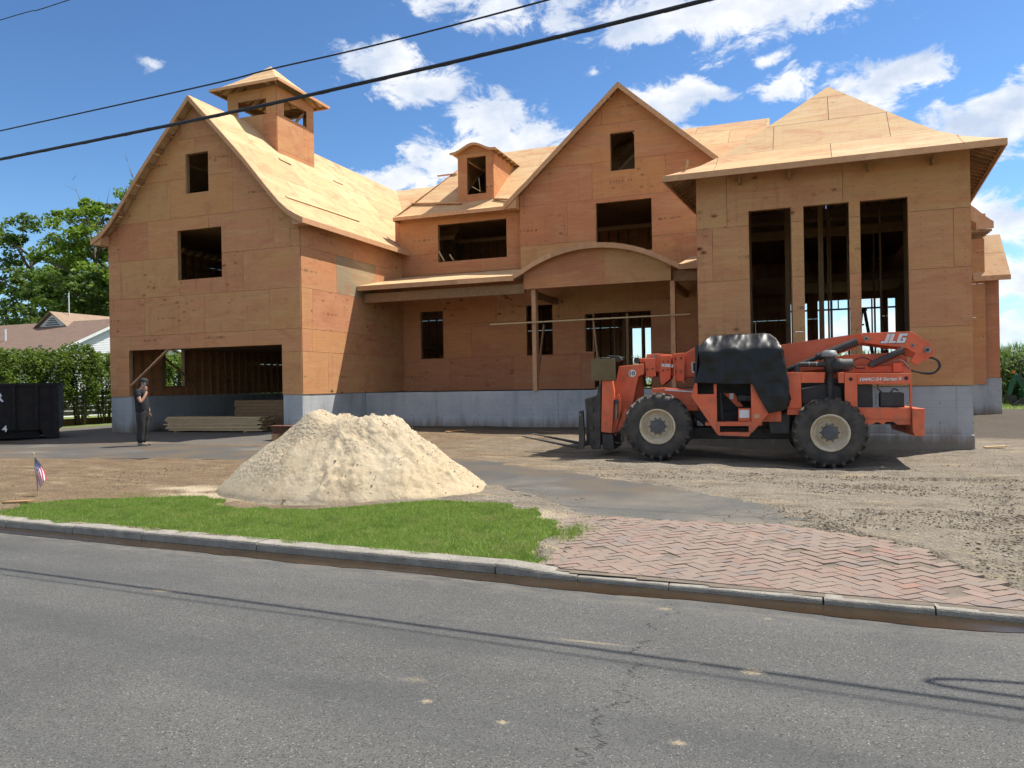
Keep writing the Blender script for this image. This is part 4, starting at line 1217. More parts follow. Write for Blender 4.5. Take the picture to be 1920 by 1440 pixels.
# end walls and rear wall with the openings that let the sky through
rear_holes = [(-6.62, -6.48, 1.5, 3.80), (-6.36, -5.62, 1.5, 3.82), (-0.35, 0.24, 1.5, 4.42), (0.62, 1.74, 1.5, 4.49), (2.05, 2.72, 1.5, 4.49), (2.98, 4.05, 1.5, 4.47)]
rear = Wall((0, 31.0, 0), X_, Y_, [[(XL1, ZF), (4.6, ZF), (4.6, 7.8), (XL1, 7.8)]], rear_holes, parent=house)
rear.clad([ZF, 2.62, 3.84, 5.06, 6.28, 7.5, 7.85], PLY_RED, length=4.88)
for a, b_ in ((-0.35, 0.24), (0.62, 1.74), (2.05, 2.72), (2.98, 4.05)):
    mb = MB(); rear.lbox(mb, a, b_, 4.12, 4.18, -0.10, -0.02); rear.lbox(mb, (a + b_) / 2 + .12, (a + b_) / 2 + .16, 4.18, 4.48, -0.10, -0.02); mb.build('transom_bar', STUD, house)
for x in (0.95, 1.05, 1.62, 2.36, 3.3):
    mb = MB(); rear.lbox(mb, x, x + .045, 1.5, 4.4, -0.9, -0.8); mb.build('interior_stud', STUD, house)
mb = MB(); rear.lbox(mb, -5.98, -5.84, 1.5, 3.8, -0.10, -0.02); mb.build('mullion', STUD, house)
# cross gable
YG, GX = 25.2, -5.44
GP = [(0, 11.37), (3.2, 8.49), (3.55, 8.2), (3.8, 7.98), (4.02, 7.80)]
def gzf(dx): return float(np.interp(dx, [p[0] for p in GP], [p[1] for p in GP]))
gl = [(GX - 3.58, GX + 3.58, 5.2)] + [(GX - dx, GX + dx, gzf(dx) - .05) for dx in (3.58, 3.2, 1.6, 0.0)]
xg = Wall((0, YG, 0), X_, -Y_, trap_pieces(gl), [(-6.332, -4.471, 5.90, 7.584), (-5.807, -4.997, 8.595, 9.849)], parent=house)
xg.clad([5.2, 6.35, 7.72, 8.94, 10.16, 11.4], PLY_RED, shift=[0.6, 1.7, 0.15, 1.1, 0.5], pick=lambda u, v: PLY_TAN if v < 6 and u < -7 else PLY_RED)
xg.openings()
mb = MB(); mb.box(GX - 3.58, GX - 3.565, YG + .002, YM - .004, 5.64, 7.75); mb.build('gable_return', PLY_RED, house)
prof_g = [(4.02 - dx, z) for dx, z in reversed(GP)]
gL = Roof((GX - 4.02, 24.86, 0), Y_, X_, prof_g, [(0, 0), (5.2, 0), (5.2, 4.02), (0, 4.02)], house, rafters=0.4, tail=.7, drop=.12)
gL.deck(); gL.rake(0.0, h=0.19, side=-1, r0=-.03); gL.fascia(0, 1.2, h=.15)
gR = Roof((GX + 4.02, 24.86, 0), Y_, -X_, prof_g, [(0, 0), (5.2, 0), (5.2, 4.02), (0, 4.02)], house, rafters=0.4, tail=.7, drop=.12)
gR.deck(); gR.rake(0.0, h=0.19, side=-1, r0=-.03)
mb = MB(); mb.prism([(GX - 4.02, 24.865, 7.79), (GX - 3.6, 24.865, 8.1), (GX - 3.6, 24.865, 7.63), (GX - 4.02, 24.865, 7.63)], (0, .33, 0)); mb.build('eave_return', FASC, house)
# main roof front and back slopes
prof_m = [(0, 7.74), (0.3, 7.88), (0.8, 8.23), (4.5, 11.04)]
mr = Roof((-13.88, 25.0, 0), X_, Y_, prof_m, [(0, 0), (4.62, 0), (4.62, 4.5), (1.45, 4.5)], house, rafters=0.4064, tail=.8, drop=.12)
mr.deck(stagger=0.9, holes=[(2.33, 3.56, .95, 3.1)]); mr.fascia(0.0, 4.62, h=.12)
mr2 = Roof((-13.88, 25.0, 0), X_, Y_, prof_m, [(4.63, .7), (12.96, .7), (12.96, 4.5), (4.63, 4.5)], house, rafters=0)
mr2.deck(stagger=0.9)
mrb = Roof((-0.92, 34.0, 0), -X_, -Y_, [(0, 7.74), (4.5, 11.04)], [(0, 0), (12.96, 0), (11.5, 4.5), (0, 4.5)], house, rafters=0)
mrb.deck(length=7.3, course=2.44)
mrl = Roof((-13.88, 34.0, 0), -Y_, X_, [(0, 7.74), (1.45, 11.04)], [(0, 0), (9.0, 0), (4.5, 1.45)], house, rafters=0)
mrl.deck(length=4.88)
mb = MB(); mb.prism([(-0.95, 25.1, 7.7), (-0.95, 33.9, 7.7), (-0.95, 29.5, 11.0)], (.03, 0, 0)); mb.build('gable_end', PLY, house)
ew = Wall((-0.95, 0, 0), Y_, X_, [[(25.25, 5.9), (33.9, 5.9), (33.9, 7.72), (25.25, 7.72)]], [], parent=house)
ew.clad([5.9, 7.12, 7.74], PLY)
mb = MB(); mb.box(XL1, -0.96, 33.6, 33.7, 4.9, 7.8); mb.build('rear_sheathing', PLY_RED, house)
wl = Wall((-13.86, 0, 0), Y_, -X_, [[(25.5, 6.2), (33.6, 6.2), (33.6, 7.72), (25.5, 7.72)]], [], parent=house)
wl.clad([6.2, 7.42, 7.74], PLY)
# lower roof joining the wing to the main block behind
cr_ = Roof((-18.5, 27.4, 0), X_, Y_, [(0, 7.4), (4.6, 10.70)], [(0, 0), (6.0, 0), (6.0, 4.6), (0, 4.6)], house, rafters=0)
cr_.deck(length=4.88)
crb = Roof((-12.5, 36.6, 0), -X_, -Y_, [(0, 7.4), (4.6, 10.70)], [(0, 0), (6.0, 0), (6.0, 4.6), (0, 4.6)], house, rafters=0)
crb.deck(length=4.88)
cleat((-13.63, 26.0, 8.40), (-11.39, 25.62, 8.12), .06, FASC); cleat((-13.5, 28.0, 9.92), (-12.65, 28.0, 9.92), .06, FASC); cleat((-10.2, 25.7, 8.17), (-9.5, 25.45, 8.02), .06, FASC)
# dormer with its eyebrow roof
DX0, DX1, DYF = -11.62, -10.25, 25.82
dw = Wall((0, DYF, 0), X_, -Y_, [[(DX0, 8.2), (DX1, 8.2), (DX1, 9.98), (DX0, 9.98)]], [(-11.26, -10.515, 8.51, 9.85)], name='dormer_wall', parent=house, depth=.1)
dw.clad([8.2, 10.0], PLY, length=3.0); dw.openings(depth=.1)
for x, n_ in ((DX0, -1), (DX1, 1)):
    ds = Wall((x - .0 * n_, 0, 0), Y_, X_ * n_, [[(DYF + .017, 8.24), (28.2, 9.98), (DYF + .017, 9.98)]], [], name='dormer_cheek', parent=house, studs=False)
    ds.clad([8.2, 9.42, 10.0], PLY, length=2.44)
n_ = 17; top = []; bot = []
for k in range(n_):
    s = -1 + 2 * k / (n_ - 1); x = (DX0 + DX1) / 2 + s * 0.90
    z = 10.03 + 0.27 * (0.5 + 0.5 * math.cos(min(abs(s) * 1.12, 1) * math.pi))
    top.append((x, z))
mb = MB()
for (xa, za), (xb, zb) in zip(top[:-1], top[1:]):
    mb.prism([(xa, DYF - .22, za), (xb, DYF - .22, zb), (xb, DYF - .22, zb - .02), (xa, DYF - .22, za - .02)], (0, 2.9, 0))
mb.build('dormer_roof', ROOF, house)
mb = MB()
for (xa, za), (xb, zb) in zip(top[:-1], top[1:]):
    mb.prism([(xa, DYF - .25, za + .01), (xb, DYF - .25, zb + .01), (xb, DYF - .25, zb - .075), (xa, DYF - .25, za - .075)], (0, .028, 0))
mb.build('dormer_fascia', FASC, house)
mb = MB()
for (xa, za), (xb, zb) in zip(top[2:-3], top[3:-2]):
    mb.prism([(xa, DYF - .002, za - .022), (xb, DYF - .002, zb - .022), (xb, DYF - .002, 9.985), (xa, DYF - .002, 9.985)], (0, .015, 0))
mb.build('dormer_tympanum', PLY, house)
for k in range(5):
    mb = MB(); mb.box(DX1 + .016, DX1 + .2, DYF + .1 + k * .42, DYF + .14 + k * .42, 9.92, 10.0); mb.build('rafter_tail', STUD, house)

# ---- porch
prof_p = [(0, 4.92), (3.1, 5.60)]
pr = Roof((XL1 + .02, 22.3, 0), X_, Y_, prof_p, [(0, 0), (5.55, 0), (5.55, 3.1), (0, 3.1)], house, rafters=0.6, drop=.12)
pr.deck(stagger=.7); pr.fascia(0.0, 5.55, h=.15)
pr2 = Roof((-3.22, 22.3, 0), X_, Y_, prof_p, [(0, 0), (1.0, 0), (1.0, 3.1), (0, 3.1)], house, rafters=0.5, drop=.12)
pr2.deck(); pr2.fascia(0.0, 1.0, h=.15)
AX, AH, AR, AT = -5.74, 2.58, 4.22, 5.735
arc = []
for k in range(33):
    s = -1 + 2 * k / 32; dx = s * AH
    z = AT - (AR - math.sqrt(AR * AR - dx * dx))
    if abs(s) > .86: z += 0.06 * ((abs(s) - .86) / .14)
    arc.append((AX + dx, z))
for k in range(4):
    mb = MB()
    for (xa, za), (xb, zb) in zip(arc[k * 8:k * 8 + 8], arc[k * 8 + 1:k * 8 + 9]):
        mb.prism([(xa, 22.34, za), (xb, 22.34, zb), (xb, 22.34, zb - .022), (xa, 22.34, za - .022)], (0, 2.85, 0))
    mb.build('roof_panel', ROOF, pr.frame)
    mb = MB()
    for (xa, za), (xb, zb) in zip(arc[k * 8:k * 8 + 8], arc[k * 8 + 1:k * 8 + 9]):
        mb.prism([(xa, 22.30, za + .012), (xb, 22.30, zb + .012), (xb, 22.30, zb - .14), (xa, 22.30, za - .14)], (0, .038, 0))
    mb.build('arched_fascia', FASC, house)
for k, (i0, i1) in enumerate(((2, 18), (18, 30))):
    mb = MB(); uvs = []
    for (xa, za), (xb, zb) in zip(arc[i0:i1], arc[i0 + 1:i1 + 1]):
        mb.prism([(xa, 22.56, za - .024), (xb, 22.56, zb - .024), (xb, 22.56, 4.53), (xa, 22.56, 4.53)], (0, .05, 0))
        mb.uv[-8:] = [(xa, za), (xb, zb), (xb, 4.53), (xa, 4.53)] * 2
    mb.build('plywood_panel', PLY_RED if k == 0 else PLY_TAN, pr.frame)
mb = MB(); mb.box(-13.74, -8.02, 22.68, 22.80, 4.42, 4.72); mb.build('porch_beam', STUD, house)
for a in ((-3.44, -2.25, 22.68, 22.80, 4.50, 4.80), (-7.9, -7.78, 22.84, 25.4, 4.3, 4.52), (-3.5, -3.38, 22.84, 25.4, 4.3, 4.52)):
    mb = MB(); mb.box(*a); mb.build('porch_beam', STUD, house)
for x in (-7.785, -3.525):
    mb = MB(); mb.box(x, x + .13, 22.78 - .12, 22.9, 1.39, 4.525); mb.build('porch_post', FASC, house)
mb = MB(); mb.box(XL1 + .05, -2.25, 23.002, YM - .02, 1.2, 1.37); mb.build('porch_slab', CONC, house)
mb = MB(); mb.beam((-9.14, 22.58, 3.49), (-2.95, 22.58, 3.52), .04, .085, (0, 1, 0)); mb.build('temporary_rail', PALE, house)
mb = MB(); mb.beam((-7.50, 22.98, 3.45), (-7.78, 22.98, 1.45), .04, .09, (0, 1, 0)); mb.build('temporary_brace', STUD, house)
mb = MB(); mb.beam((-5.82, 22.64, 3.50), (-5.62, 22.64, 1.40), .04, .09, (0, 1, 0)); mb.build('temporary_brace', STUD, house)

# ---- square bay on the right
TX0, TX1, TY = -2.209, 3.329, 18.323
tw = Wall((0, TY, 0), X_, -Y_, [[(TX0, 1.417), (TX1, 1.417), (TX1, 6.36), (TX0, 6.36)]],
          [(-1.06, -0.151, 2.05, 5.428), (0.101, 1.023, 2.05, 5.428), (1.246, 2.172, 2.05, 5.428)], parent=house)
tw.clad([1.417, 2.655, 3.875, 5.10, 6.32, 6.37], PLY_TAN, shift=[0.9, 1.6, 0.35, 0.68, 1.5], pick=lambda u, v: PLY_TAN if u < 0.9 else PLY)
tw.openings()
tsl = Wall((TX0, 0, 0), Y_, -X_, [[(TY + .018, 1.417), (YM, 1.417), (YM, 6.36), (TY + .018, 6.36)]], [], parent=house)
tsl.clad([1.417, 2.64, 3.86, 5.08, 6.3, 6.37], PLY_RED)
tsr = Wall((TX1, 0, 0), Y_, X_, [[(TY + .018, 1.417), (31.2, 1.417), (31.2, 6.36), (TY + .018, 6.36)]], [], parent=house)
tsr.clad([1.417, 2.64, 3.86, 5.08, 6.3, 6.37], PLY)
deckbox(TX0 + .1, TX1 - .1, 23.3, 31.2, 6.0, 6.1)
deckbox(-2.3, 4.1, 23.7, 23.8, 6.102, 6.42)  # unseen upright strip added to stop sun leaking in under the rear eave
deckbox(-2.1, 3.2, 27.3, 31.0, 4.75, 5.0)
for x, y in ((-0.35, 21.5), (-.22, 21.5), (0.45, 21.0), (0.70, 22.5), (0.76, 22.5), (1.19, 22.5), (1.98, 22.5), (2.5, 22.0), (2.62, 22.0), (2.05, 25.2), (-1.2, 21.0)):
    wd = .12 if x in (-0.35, 2.5, 0.45) else .045
    mb = MB(); mb.box(x, x + wd, y, y + .1, 1.36, 6.1); mb.build('interior_stud', STUD, house)
mb = MB(); mb.box(TX0 + .15, TX1 - .1, 22.62, 22.74, 5.45, 5.7); mb.build('interior_beam', STUD, house)
FLc, FRc, BRc, BLc = (-2.85, 17.72), (3.83, 17.66), (4.27, 24.2), (-2.42, 24.2)
tr_ = hip_roof([FLc, FRc, BRc, BLc], (0.745, 20.95), [(0, 6.25), (.1, 6.40), (.2, 6.56), (.34, 6.88), (.5, 7.35), (.7, 7.96), (1, 8.89)], 6.25, h=.13, tail=1.1, spacing=0.30, drop=.1, stag=1.1)
mb = MB(); mb.beam((-2.35, 18.0, 6.62), (-2.45, 18.35, 6.52), .04, .09); mb.build('loose_board', PALE, house)
for x in (-1.25, -0.2, 1.4, 2.6):
    mb = MB(); mb.box(x, x + .04, 18.0, TY - .017, 6.02, 6.2); mb.build('eave_block', STUD, house)

# ---- rear wing glimpsed past the bay
rw = Wall((0, 32.35, 0), X_, -Y_, [[(4.4, 1.30), (6.30, 1.30), (6.30, 6.6), (4.4, 6.6)]], [], parent=house)
rw.clad([1.30, 2.52, 3.74, 4.96, 6.18, 6.65], PLY)
rw2 = Wall((0, 32.6, 0), X_, -Y_, [[(6.32, 1.53), (6.78, 1.53), (6.78, 5.2), (6.32, 5.2)]], [], parent=house)
rw2.clad([1.53, 4.2, 5.25], PLY_RED)
rw3 = Wall((6.78, 0, 0), Y_, X_, [[(32.62, 1.53), (36, 1.53), (36, 5.2), (32.62, 5.2)]], [], parent=house)
rw3.clad([1.53, 2.75, 3.97, 5.2], PLY)
r2 = Roof((5.9, 32.2, 0), X_, Y_, [(0, 5.2), (1.5, 6.9)], [(0, 0), (1.18, 0), (1.18, 1.5), (0, 1.5)], house, rafters=.4, tail=.4)
r2.deck(); r2.fascia(0, 1.18, h=.17)
mb = MB(); mb.prism([(5.5, 31.9, 8.05), (5.98, 31.9, 7.62), (6.25, 31.9, 7.32), (6.52, 31.9, 7.12), (6.52, 31.9, 6.88), (5.98, 31.9, 6.86), (5.98, 31.9, 7.1), (5.5, 31.9, 7.45)], (0, .05, 0)); mb.build('rake_board', FASC, house)
for k in range(7):
    mb = MB(); mb.box(5.7, 6.48, 31.98 + k * .3, 32.02 + k * .3, 6.78, 6.87); mb.build('rafter_tail', STUD, house)
mb = MB(); mb.prism([(5.5, 31.95, 8.05), (6.52, 31.95, 7.12), (6.52, 31.95, 7.09), (5.5, 31.95, 8.02)], (0, 2.4, 0)); mb.build('roof_panel', ROOF, r2.frame)
mb = MB(); mb.box(5.9, 6.62, 34.4, 35.4, 5.5, 7.72); mb.box(5.9, 6.74, 34.3, 35.5, 7.722, 7.86); mb.build('chimney_chase', PLY, house)
mb = MB(); mb.box(-2.2, 5.5, 31.3, 36, 6.6, 6.7); mb.build('deck_or_light_stop', STUD, house)
# ------------------------------------------------------------------ telehandler
def paint_mat():
    m_, t, b = new_mat('faded_orange_paint')
    co = t.coord('Object')
    f = t.noise(co, 2.2, 5, 0.6)
    col = t.mix(t.map(f, 0.3, 0.7), (0.66, 0.105, 0.036), (0.73, 0.165, 0.07))
    dirt_ = t.noise(co, 5.5, 7, 0.7)
    x, y, z = t.sep(co)
    lowd = t.map(z, 0.4, 1.3, 0.16, 0.0)
    col = t.mix(t.map(t.math('ADD', dirt_, lowd), 0.52, 0.74, 0.0, 0.7), col, (0.30, 0.13, 0.075))
    chip = t.noise(co, 23, 4, 0.7)
    col = t.mix(t.map(chip, 0.70, 0.74, 0, 0.8), col, (0.12, 0.06, 0.045))
    t.l.new(col, b.inputs['Base Color'])
    t.l.new(t.map(dirt_, 0.3, 0.7, 0.42, 0.72), b.inputs['Roughness'])
    return m_
ORANGE = paint_mat()
BLACKM = simple('black_machine_metal', (0.022, 0.022, 0.024), (0.05, 0.046, 0.042), 0.55, 5)
GREASE = simple('greasy_fork_steel', (0.035, 0.033, 0.031), (0.085, 0.075, 0.065), 0.6, 6, metal=0.3, bump=.3)
STEEL = simple('worn_steel', (0.34, 0.33, 0.31), (0.16, 0.14, 0.12), 0.4, 8, metal=0.8)
def tyre_mat():
    m_, t, b = new_mat('dusty_tyre_rubber')
    co = t.coord('Object'); f = t.noise(co, 4, 6, 0.65)
    t.l.new(t.mix(t.map(f, 0.35, 0.7), (0.028, 0.026, 0.025), (0.095, 0.08, 0.062)), b.inputs['Base Color'])
    b.inputs['Roughness'].default_value = 0.75
    t.l.new(t.bump(t.noise(co, 35, 5), 0.3, .01), b.inputs['Normal'])
    return m_
TYRE = tyre_mat()
RIM = simple('cream_wheel_paint', (0.64, 0.58, 0.46), (0.46, 0.34, 0.20), 0.6, 5)
HUB = simple('blue_grey_hub', (0.055, 0.06, 0.075), (0.10, 0.10, 0.11), 0.5, 6)
DECAL = simple('white_decal', (0.72, 0.73, 0.74), (0.62, 0.63, 0.64), 0.5, 8)
INK = simple('black_decal', (0.012, 0.012, 0.014), (0.02, 0.02, 0.022), 0.5, 8)
OLIVE = simple('olive_plate', (0.125, 0.085, 0.035), (0.165, 0.115, 0.055), 0.7, 2.5)
def tarp_mat():
    m_, t, b = new_mat('black_plastic_tarp')
    co = t.coord('Object')
    t.l.new(t.mix(t.noise(co, 5, 4), (0.006, 0.0065, 0.008), (0.011, 0.012, 0.014)), b.inputs['Base Color'])
    t.l.new(t.map(t.noise(co, 3, 4), 0.3, 0.7, 0.34, 0.52), b.inputs['Roughness'])
    b.inputs['Specular IOR Level'].default_value = 0.4
    return m_
TARP = tarp_mat()

MO = Vector((-2.63817, 15.08181, 0.0)); MU = Vector((0.99708544, 0.07629304, 0)); MV = Vector((-0.07629304, 0.99708544, 0))
def T(s, z, v=0.0): return MO + MU * s + MV * v + Vector((0, 0, z))
telehandler = empty('telehandler', T(1.55, 0.0, 1.1), 'orange telescopic handler with forks lowered and black tarp over its cab', 'telehandler', rz=math.atan2(MU.y, MU.x))
def plate(name, poly, v0, v1, mat, bev=0.012, parent=None):
    mb = MB(); mb.prism([T(s, z, v0) for s, z in poly], MV * (v1 - v0))
    o = mb.build(name, mat, parent or telehandler)
    if bev: bevel(o, bev, 2)
    return o
def rod(name, pts, r, mat, n=14, parent=None):
    if len(pts) > 3:
        P = [Vector(p) for p in pts]; out = []
        for i in range(len(P) - 1):
            a, b_, c_, d_ = P[max(i - 1, 0)], P[i], P[i + 1], P[min(i + 2, len(P) - 1)]
            for k in range(6):
                s = k / 6; out.append(.5 * ((2 * b_) + (c_ - a) * s + (2 * a - 5 * b_ + 4 * c_ - d_) * s * s + (3 * b_ - a - 3 * c_ + d_) * s ** 3))
        pts = [tuple(p) for p in out + [P[-1]]]
    mb = MB(); mb.tube([T(*p) for p in pts], r, n); return mb.build(name, mat, parent or telehandler, smooth=False)
# wheels: tyre with angled lugs, stepped rim, hub, nuts
WR, WW = 0.66, 0.36
def make_wheel(name, s, z, v, out):
    """out = +1 when the outside faces away from the camera"""
    ax = MV * out; c_ = T(s, z, v)
    mb = MB()
    mb.lathe(c_, ax, [(.33, -WW), (.40, -WW - .0), (.56, -WW + .02), (.615, -WW + .06), (.625, -WW + .1), (.625, -.1), (.615, -.06), (.56, -.012), (.47, 0.0), (.36, -.012), (.325, -.035), (.32, -.12)], 48)
    tyre = mb.build('tyre', TYRE, telehandler, smooth=True)
    lug = MB(); a = ax.cross(Vector((0, 0, 1))).normalized(); b_ = Vector((0, 0, 1))
    nl = 22
    for side in (0, 1):
        for k in range(nl):
            q = 2 * math.pi * (k + .5 * side) / nl + 0.05
            def pt(h, ang, r): return c_ + ax * h + (a * math.cos(ang) + b_ * math.sin(ang)) * r
            h0, h1 = (-.008, -.21) if side == 0 else (-WW + .008, -WW + .21)
            sw = 0.20; wd = .055
            vs = []
            for (h, dq, r0, r1) in ((h0, 0, .565, .632), (h0 - .05 * (1 if side == 0 else -1), .02, .60, .66), (h1, sw, .60, .655)):
                for e in (-wd, wd):
                    vs += [pt(h, q + dq + e, r0), pt(h, q + dq + e * .8, r1)]
            fs = []
            for i in (0, 4):
                fs += [(i + 1, i + 3, i + 7, i + 5), (i, i + 1, i + 5, i + 4), (i + 2, i + 6, i + 7, i + 3), (i, i + 4, i + 6, i + 2)]
            fs += [(0, 2, 3, 1), (8, 9, 11, 10)]
            lug.add(vs, fs)
    lug.build('tread_lugs', TYRE, tyre)
    mb = MB(); mb.lathe(c_, ax, [(.345, -.045), (.348, .004), (.325, .010), (.305, -.012), (.30, -.05), (.285, -.06), (.275, -.13), (.225, -.16), (.215, -.13), (.205, -.125), (.06, -.125)], 40)
    rim = mb.build('rim', RIM, telehandler, smooth=True)
    mb = MB(); mb.lathe(c_, ax, [(.138, -.125), (.138, -.06), (.128, -.045), (.05, -.035), (.001, -.034)], 24)
    for k in range(10):
        q = 2 * math.pi * k / 10
        p = c_ + (a * math.cos(q) + b_ * math.sin(q)) * .165
        mb.tube([p - ax * .125, p - ax * .095], .016, 6)
    mb.build('hub', HUB, rim)
make_wheel('wheel', 0.0, .724, 0.36, -1) if False else None
for s, z in ((0.0, .724), (3.131, .603)):
    make_wheel('wheel', s, z, 0.0, -1)
    make_wheel('wheel', s, z, 2.35, 1)
    rod('axle', [(s, z, .15), (s, z, 2.2)], .13, BLACKM)
# chassis
plate('chassis', [(-0.15, 1.46), (0.67, 1.41), (0.80, 1.0), (4.45, 1.0), (4.45, .72), (3.75, .72), (3.6, .95), (2.6, .93), (2.0, .66), (0.9, .66), (.55, 1.0), (-.2, .95)], .75, 1.65, BLACKM, .02)
plate('front_frame', [(-.131, 1.469), (.112, 1.476), (.672, 1.415), (.767, 1.013), (.45, 1.015), (-.137, 1.2)], .43, .75, ORANGE)
plate('front_frame', [(-.131, 1.469), (.112, 1.476), (.672, 1.415), (.767, 1.013), (.45, 1.015), (-.137, 1.2)], 1.65, 1.95, ORANGE)
plate('front_rail', [(.12, 1.445), (.67, 1.40), (.67, 1.375), (.12, 1.42)], .405, .428, DECAL, 0)
plate('fuel_tank', [(2.02, .95), (2.46, .95), (2.46, .56), (2.10, .56)], .28, .74, BLACKM, .03)
plate('underside_shade_block', [(.15, .66), (2.9, .66), (2.75, .42), (.3, .42)], .95, 1.45, BLACKM, .02)  # added black block standing for undercarriage and the shade beneath the machine
# cab: side plate with door, window and step openings built from strips
cab = plate('cab', [(.725, 1.563), (.65, 1.307), (.77, 1.125), (.77, 1.34), (.774, 1.345), (1.075, 1.345), (1.125, 1.35), (1.125, .815), (.972, .815), (.77, 1.123), (.65, 1.305)][:3] + [(.77, 1.563)], .03, .10, ORANGE, 0)
plate('side_panel', [(.772, 1.345), (1.125, 1.345), (1.125, .575), (1.0, .765), (.772, 1.123)], .03, .10, ORANGE, 0, cab)
plate('side_panel', [(1.075, 1.535), (1.125, 1.535), (1.125, 1.347), (1.075, 1.347)], .03, .10, ORANGE, 0, cab)
plate('sill', [(1.127, .815), (1.75, .815), (1.75, .735), (1.127, .735)], .03, .10, ORANGE, 0, cab)
plate('side_panel', [(1.752, 1.535), (1.774, 1.535), (1.885, 1.292), (2.061, .969), (1.896, .759), (1.752, .60)], .03, .10, ORANGE, 0, cab)
plate('step', [(1.127, .733), (1.17, .733), (1.17, .618), (1.705, .618), (1.705, .733), (1.75, .733), (1.75, .60), (1.709, .533), (1.135, .557), (1.127, .572)], .03, .10, ORANGE, 0, cab) if False else None
plate('step', [(1.127, .616), (1.75, .616), (1.70, .535), (1.14, .555)], .03, .30, ORANGE, 0, cab)
plate('step', [(1.127, .733), (1.17, .733), (1.17, .618), (1.127, .618)], .03, .10, ORANGE, 0, cab)
plate('step', [(1.703, .733), (1.75, .733), (1.75, .618), (1.703, .618)], .03, .10, ORANGE, 0, cab)
plate('cab_floor', [(.9, .80), (1.95, .80), (1.95, .74), (.9, .74)], .102, .85, ORANGE, 0, cab)
plate('cab_rear_wall', [(1.80, .80), (2.30, .80), (2.30, 2.2), (1.80, 2.2)], .20, .85, ORANGE, .02, cab)
plate('cab_inner_wall', [(.70, .80), (1.80, .80), (1.80, 2.3), (.70, 2.3)], .82, .86, BLACKM, 0, cab)
plate('cab_front_wall', [(.68, 1.3), (.72, 1.3), (.80, 2.3), (.76, 2.3)], .12, .82, BLACKM, 0, cab)
plate('battery_box', [(1.515, 1.065), (1.748, 1.065), (1.748, .818), (1.515, .818)], .104, .4, ORANGE, .008, cab)
plate('notice', [(1.535, 1.035), (1.715, 1.035), (1.715, .885), (1.535, .885)], .0985, .1035, DECAL, 0, cab)
plate('notice', [(1.80, .955), (1.895, .955), (1.895, .885), (1.80, .885)], .026, .0295, simple('faded_notice', (.55, .38, .2), (.45, .28, .16), .7), 0, cab)
plate('notice', [(1.36, 1.345), (1.43, 1.345), (1.43, 1.235), (1.36, 1.235)], .43, .436, DECAL, 0, cab)
plate('seat', [(1.5, 1.32), (1.78, 1.32), (1.78, 1.19), (1.5, 1.19)], .3, .75, BLACKM, .03, cab)
plate('console', [(1.25, 1.35), (1.45, 1.35), (1.62, 1.08), (1.5, 1.08)], .44, .5, ORANGE, .01, cab)
rod('steering_column', [(1.22, .82, .4), (1.18, 1.35, .45)], .035, BLACKM, 8, cab)
# tarp thrown over the cab
front = [(.734, 1.566), (.823, 1.916), (.806, 2.213), (.837, 2.29), (.923, 2.397), (1.03, 2.479), (1.449, 2.495), (2.021, 2.498), (2.122, 2.479), (2.222, 2.384), (2.312, 2.214), (2.311, 2.108), (2.383, 1.742), (2.422, 1.454), (2.418, 1.242), (2.394, 1.091), (2.343, 1.03), (2.061, .971), (1.885, 1.294), (1.772, 1.533), (1.254, 1.534)]
def dense(poly, n):
    out = []
    for a, b_ in zip(poly[:-1], poly[1:]):
        k = max(1, int(math.hypot(b_[0] - a[0], b_[1] - a[1]) / n))
        out += [(a[0] + (b_[0] - a[0]) * i / k, a[1] + (b_[1] - a[1]) * i / k) for i in range(k)]
    return out + [poly[-1]]
edge = dense(front[:17], 0.035)
bm = bmesh.new()
def wr(s, z, q): return noise.noise(Vector((s * 3.0 + z * 2.2, z * 4.5 - s * 2.2, q)))
step = .03
xs = np.arange(.70, 2.46, step); zs = np.arange(.94, 2.54, step)
pol = [(a, b_) for a, b_ in front]
vid = {}
def tvv(s, z):
    # folds run diagonally from the upper right shoulder down to the lower left hem
    f = 0.034 * wr(s, z, 0.0) + 0.008 * math.sin((s * 0.75 - z * 1.5) * 9.0 + 2.0 * wr(s, z, 5.0)) * max(0.0, min(1.0, (z - 1.1)))
    f += 0.05 * (0.35 - abs(wr(s * .8 + z * .5, z * .55 - s * .25, 9.0))) + 0.006 * (0.3 - abs(wr(s * 2.1, z * 1.5, 12.0)))
    d_edge = 2.5 - z
    sh_ = max(0, 1 - d_edge / .36)
    v = -0.035 + f + 0.42 * sh_ ** 1.6 + sh_ * (0.10 * wr(s * 1.6, z * .6, 21.0) + 0.05 * abs(wr(s * 3.4, z, 25.0)))
    return v
def tv(s, z): return T(s, z, tvv(s, z))
X, Zg = np.meshgrid(xs, zs); keep = inpoly(X, Zg, pol)
def snap(s, z):
    best = min(pol_d, key=lambda p: (p[0] - s) ** 2 + (p[1] - z) ** 2); return best
pol_d = dense(front + [front[0]], 0.02)
def tvid(j, i):
    if (j, i) not in vid:
        s, z = xs[i], zs[j]
        if not keep[j, i]: s, z = snap(s, z)
        vid[(j, i)] = bm.verts.new(tv(s, z))
    return vid[(j, i)]
for j in range(len(zs) - 1):
    for i in range(len(xs) - 1):
        kk = int(keep[j, i]) + int(keep[j + 1, i]) + int(keep[j, i + 1]) + int(keep[j + 1, i + 1])
        if kk >= 1:
            try: bm.faces.new([tvid(j, i), tvid(j, i + 1), tvid(j + 1, i + 1), tvid(j + 1, i)])
            except ValueError: pass
rows = []
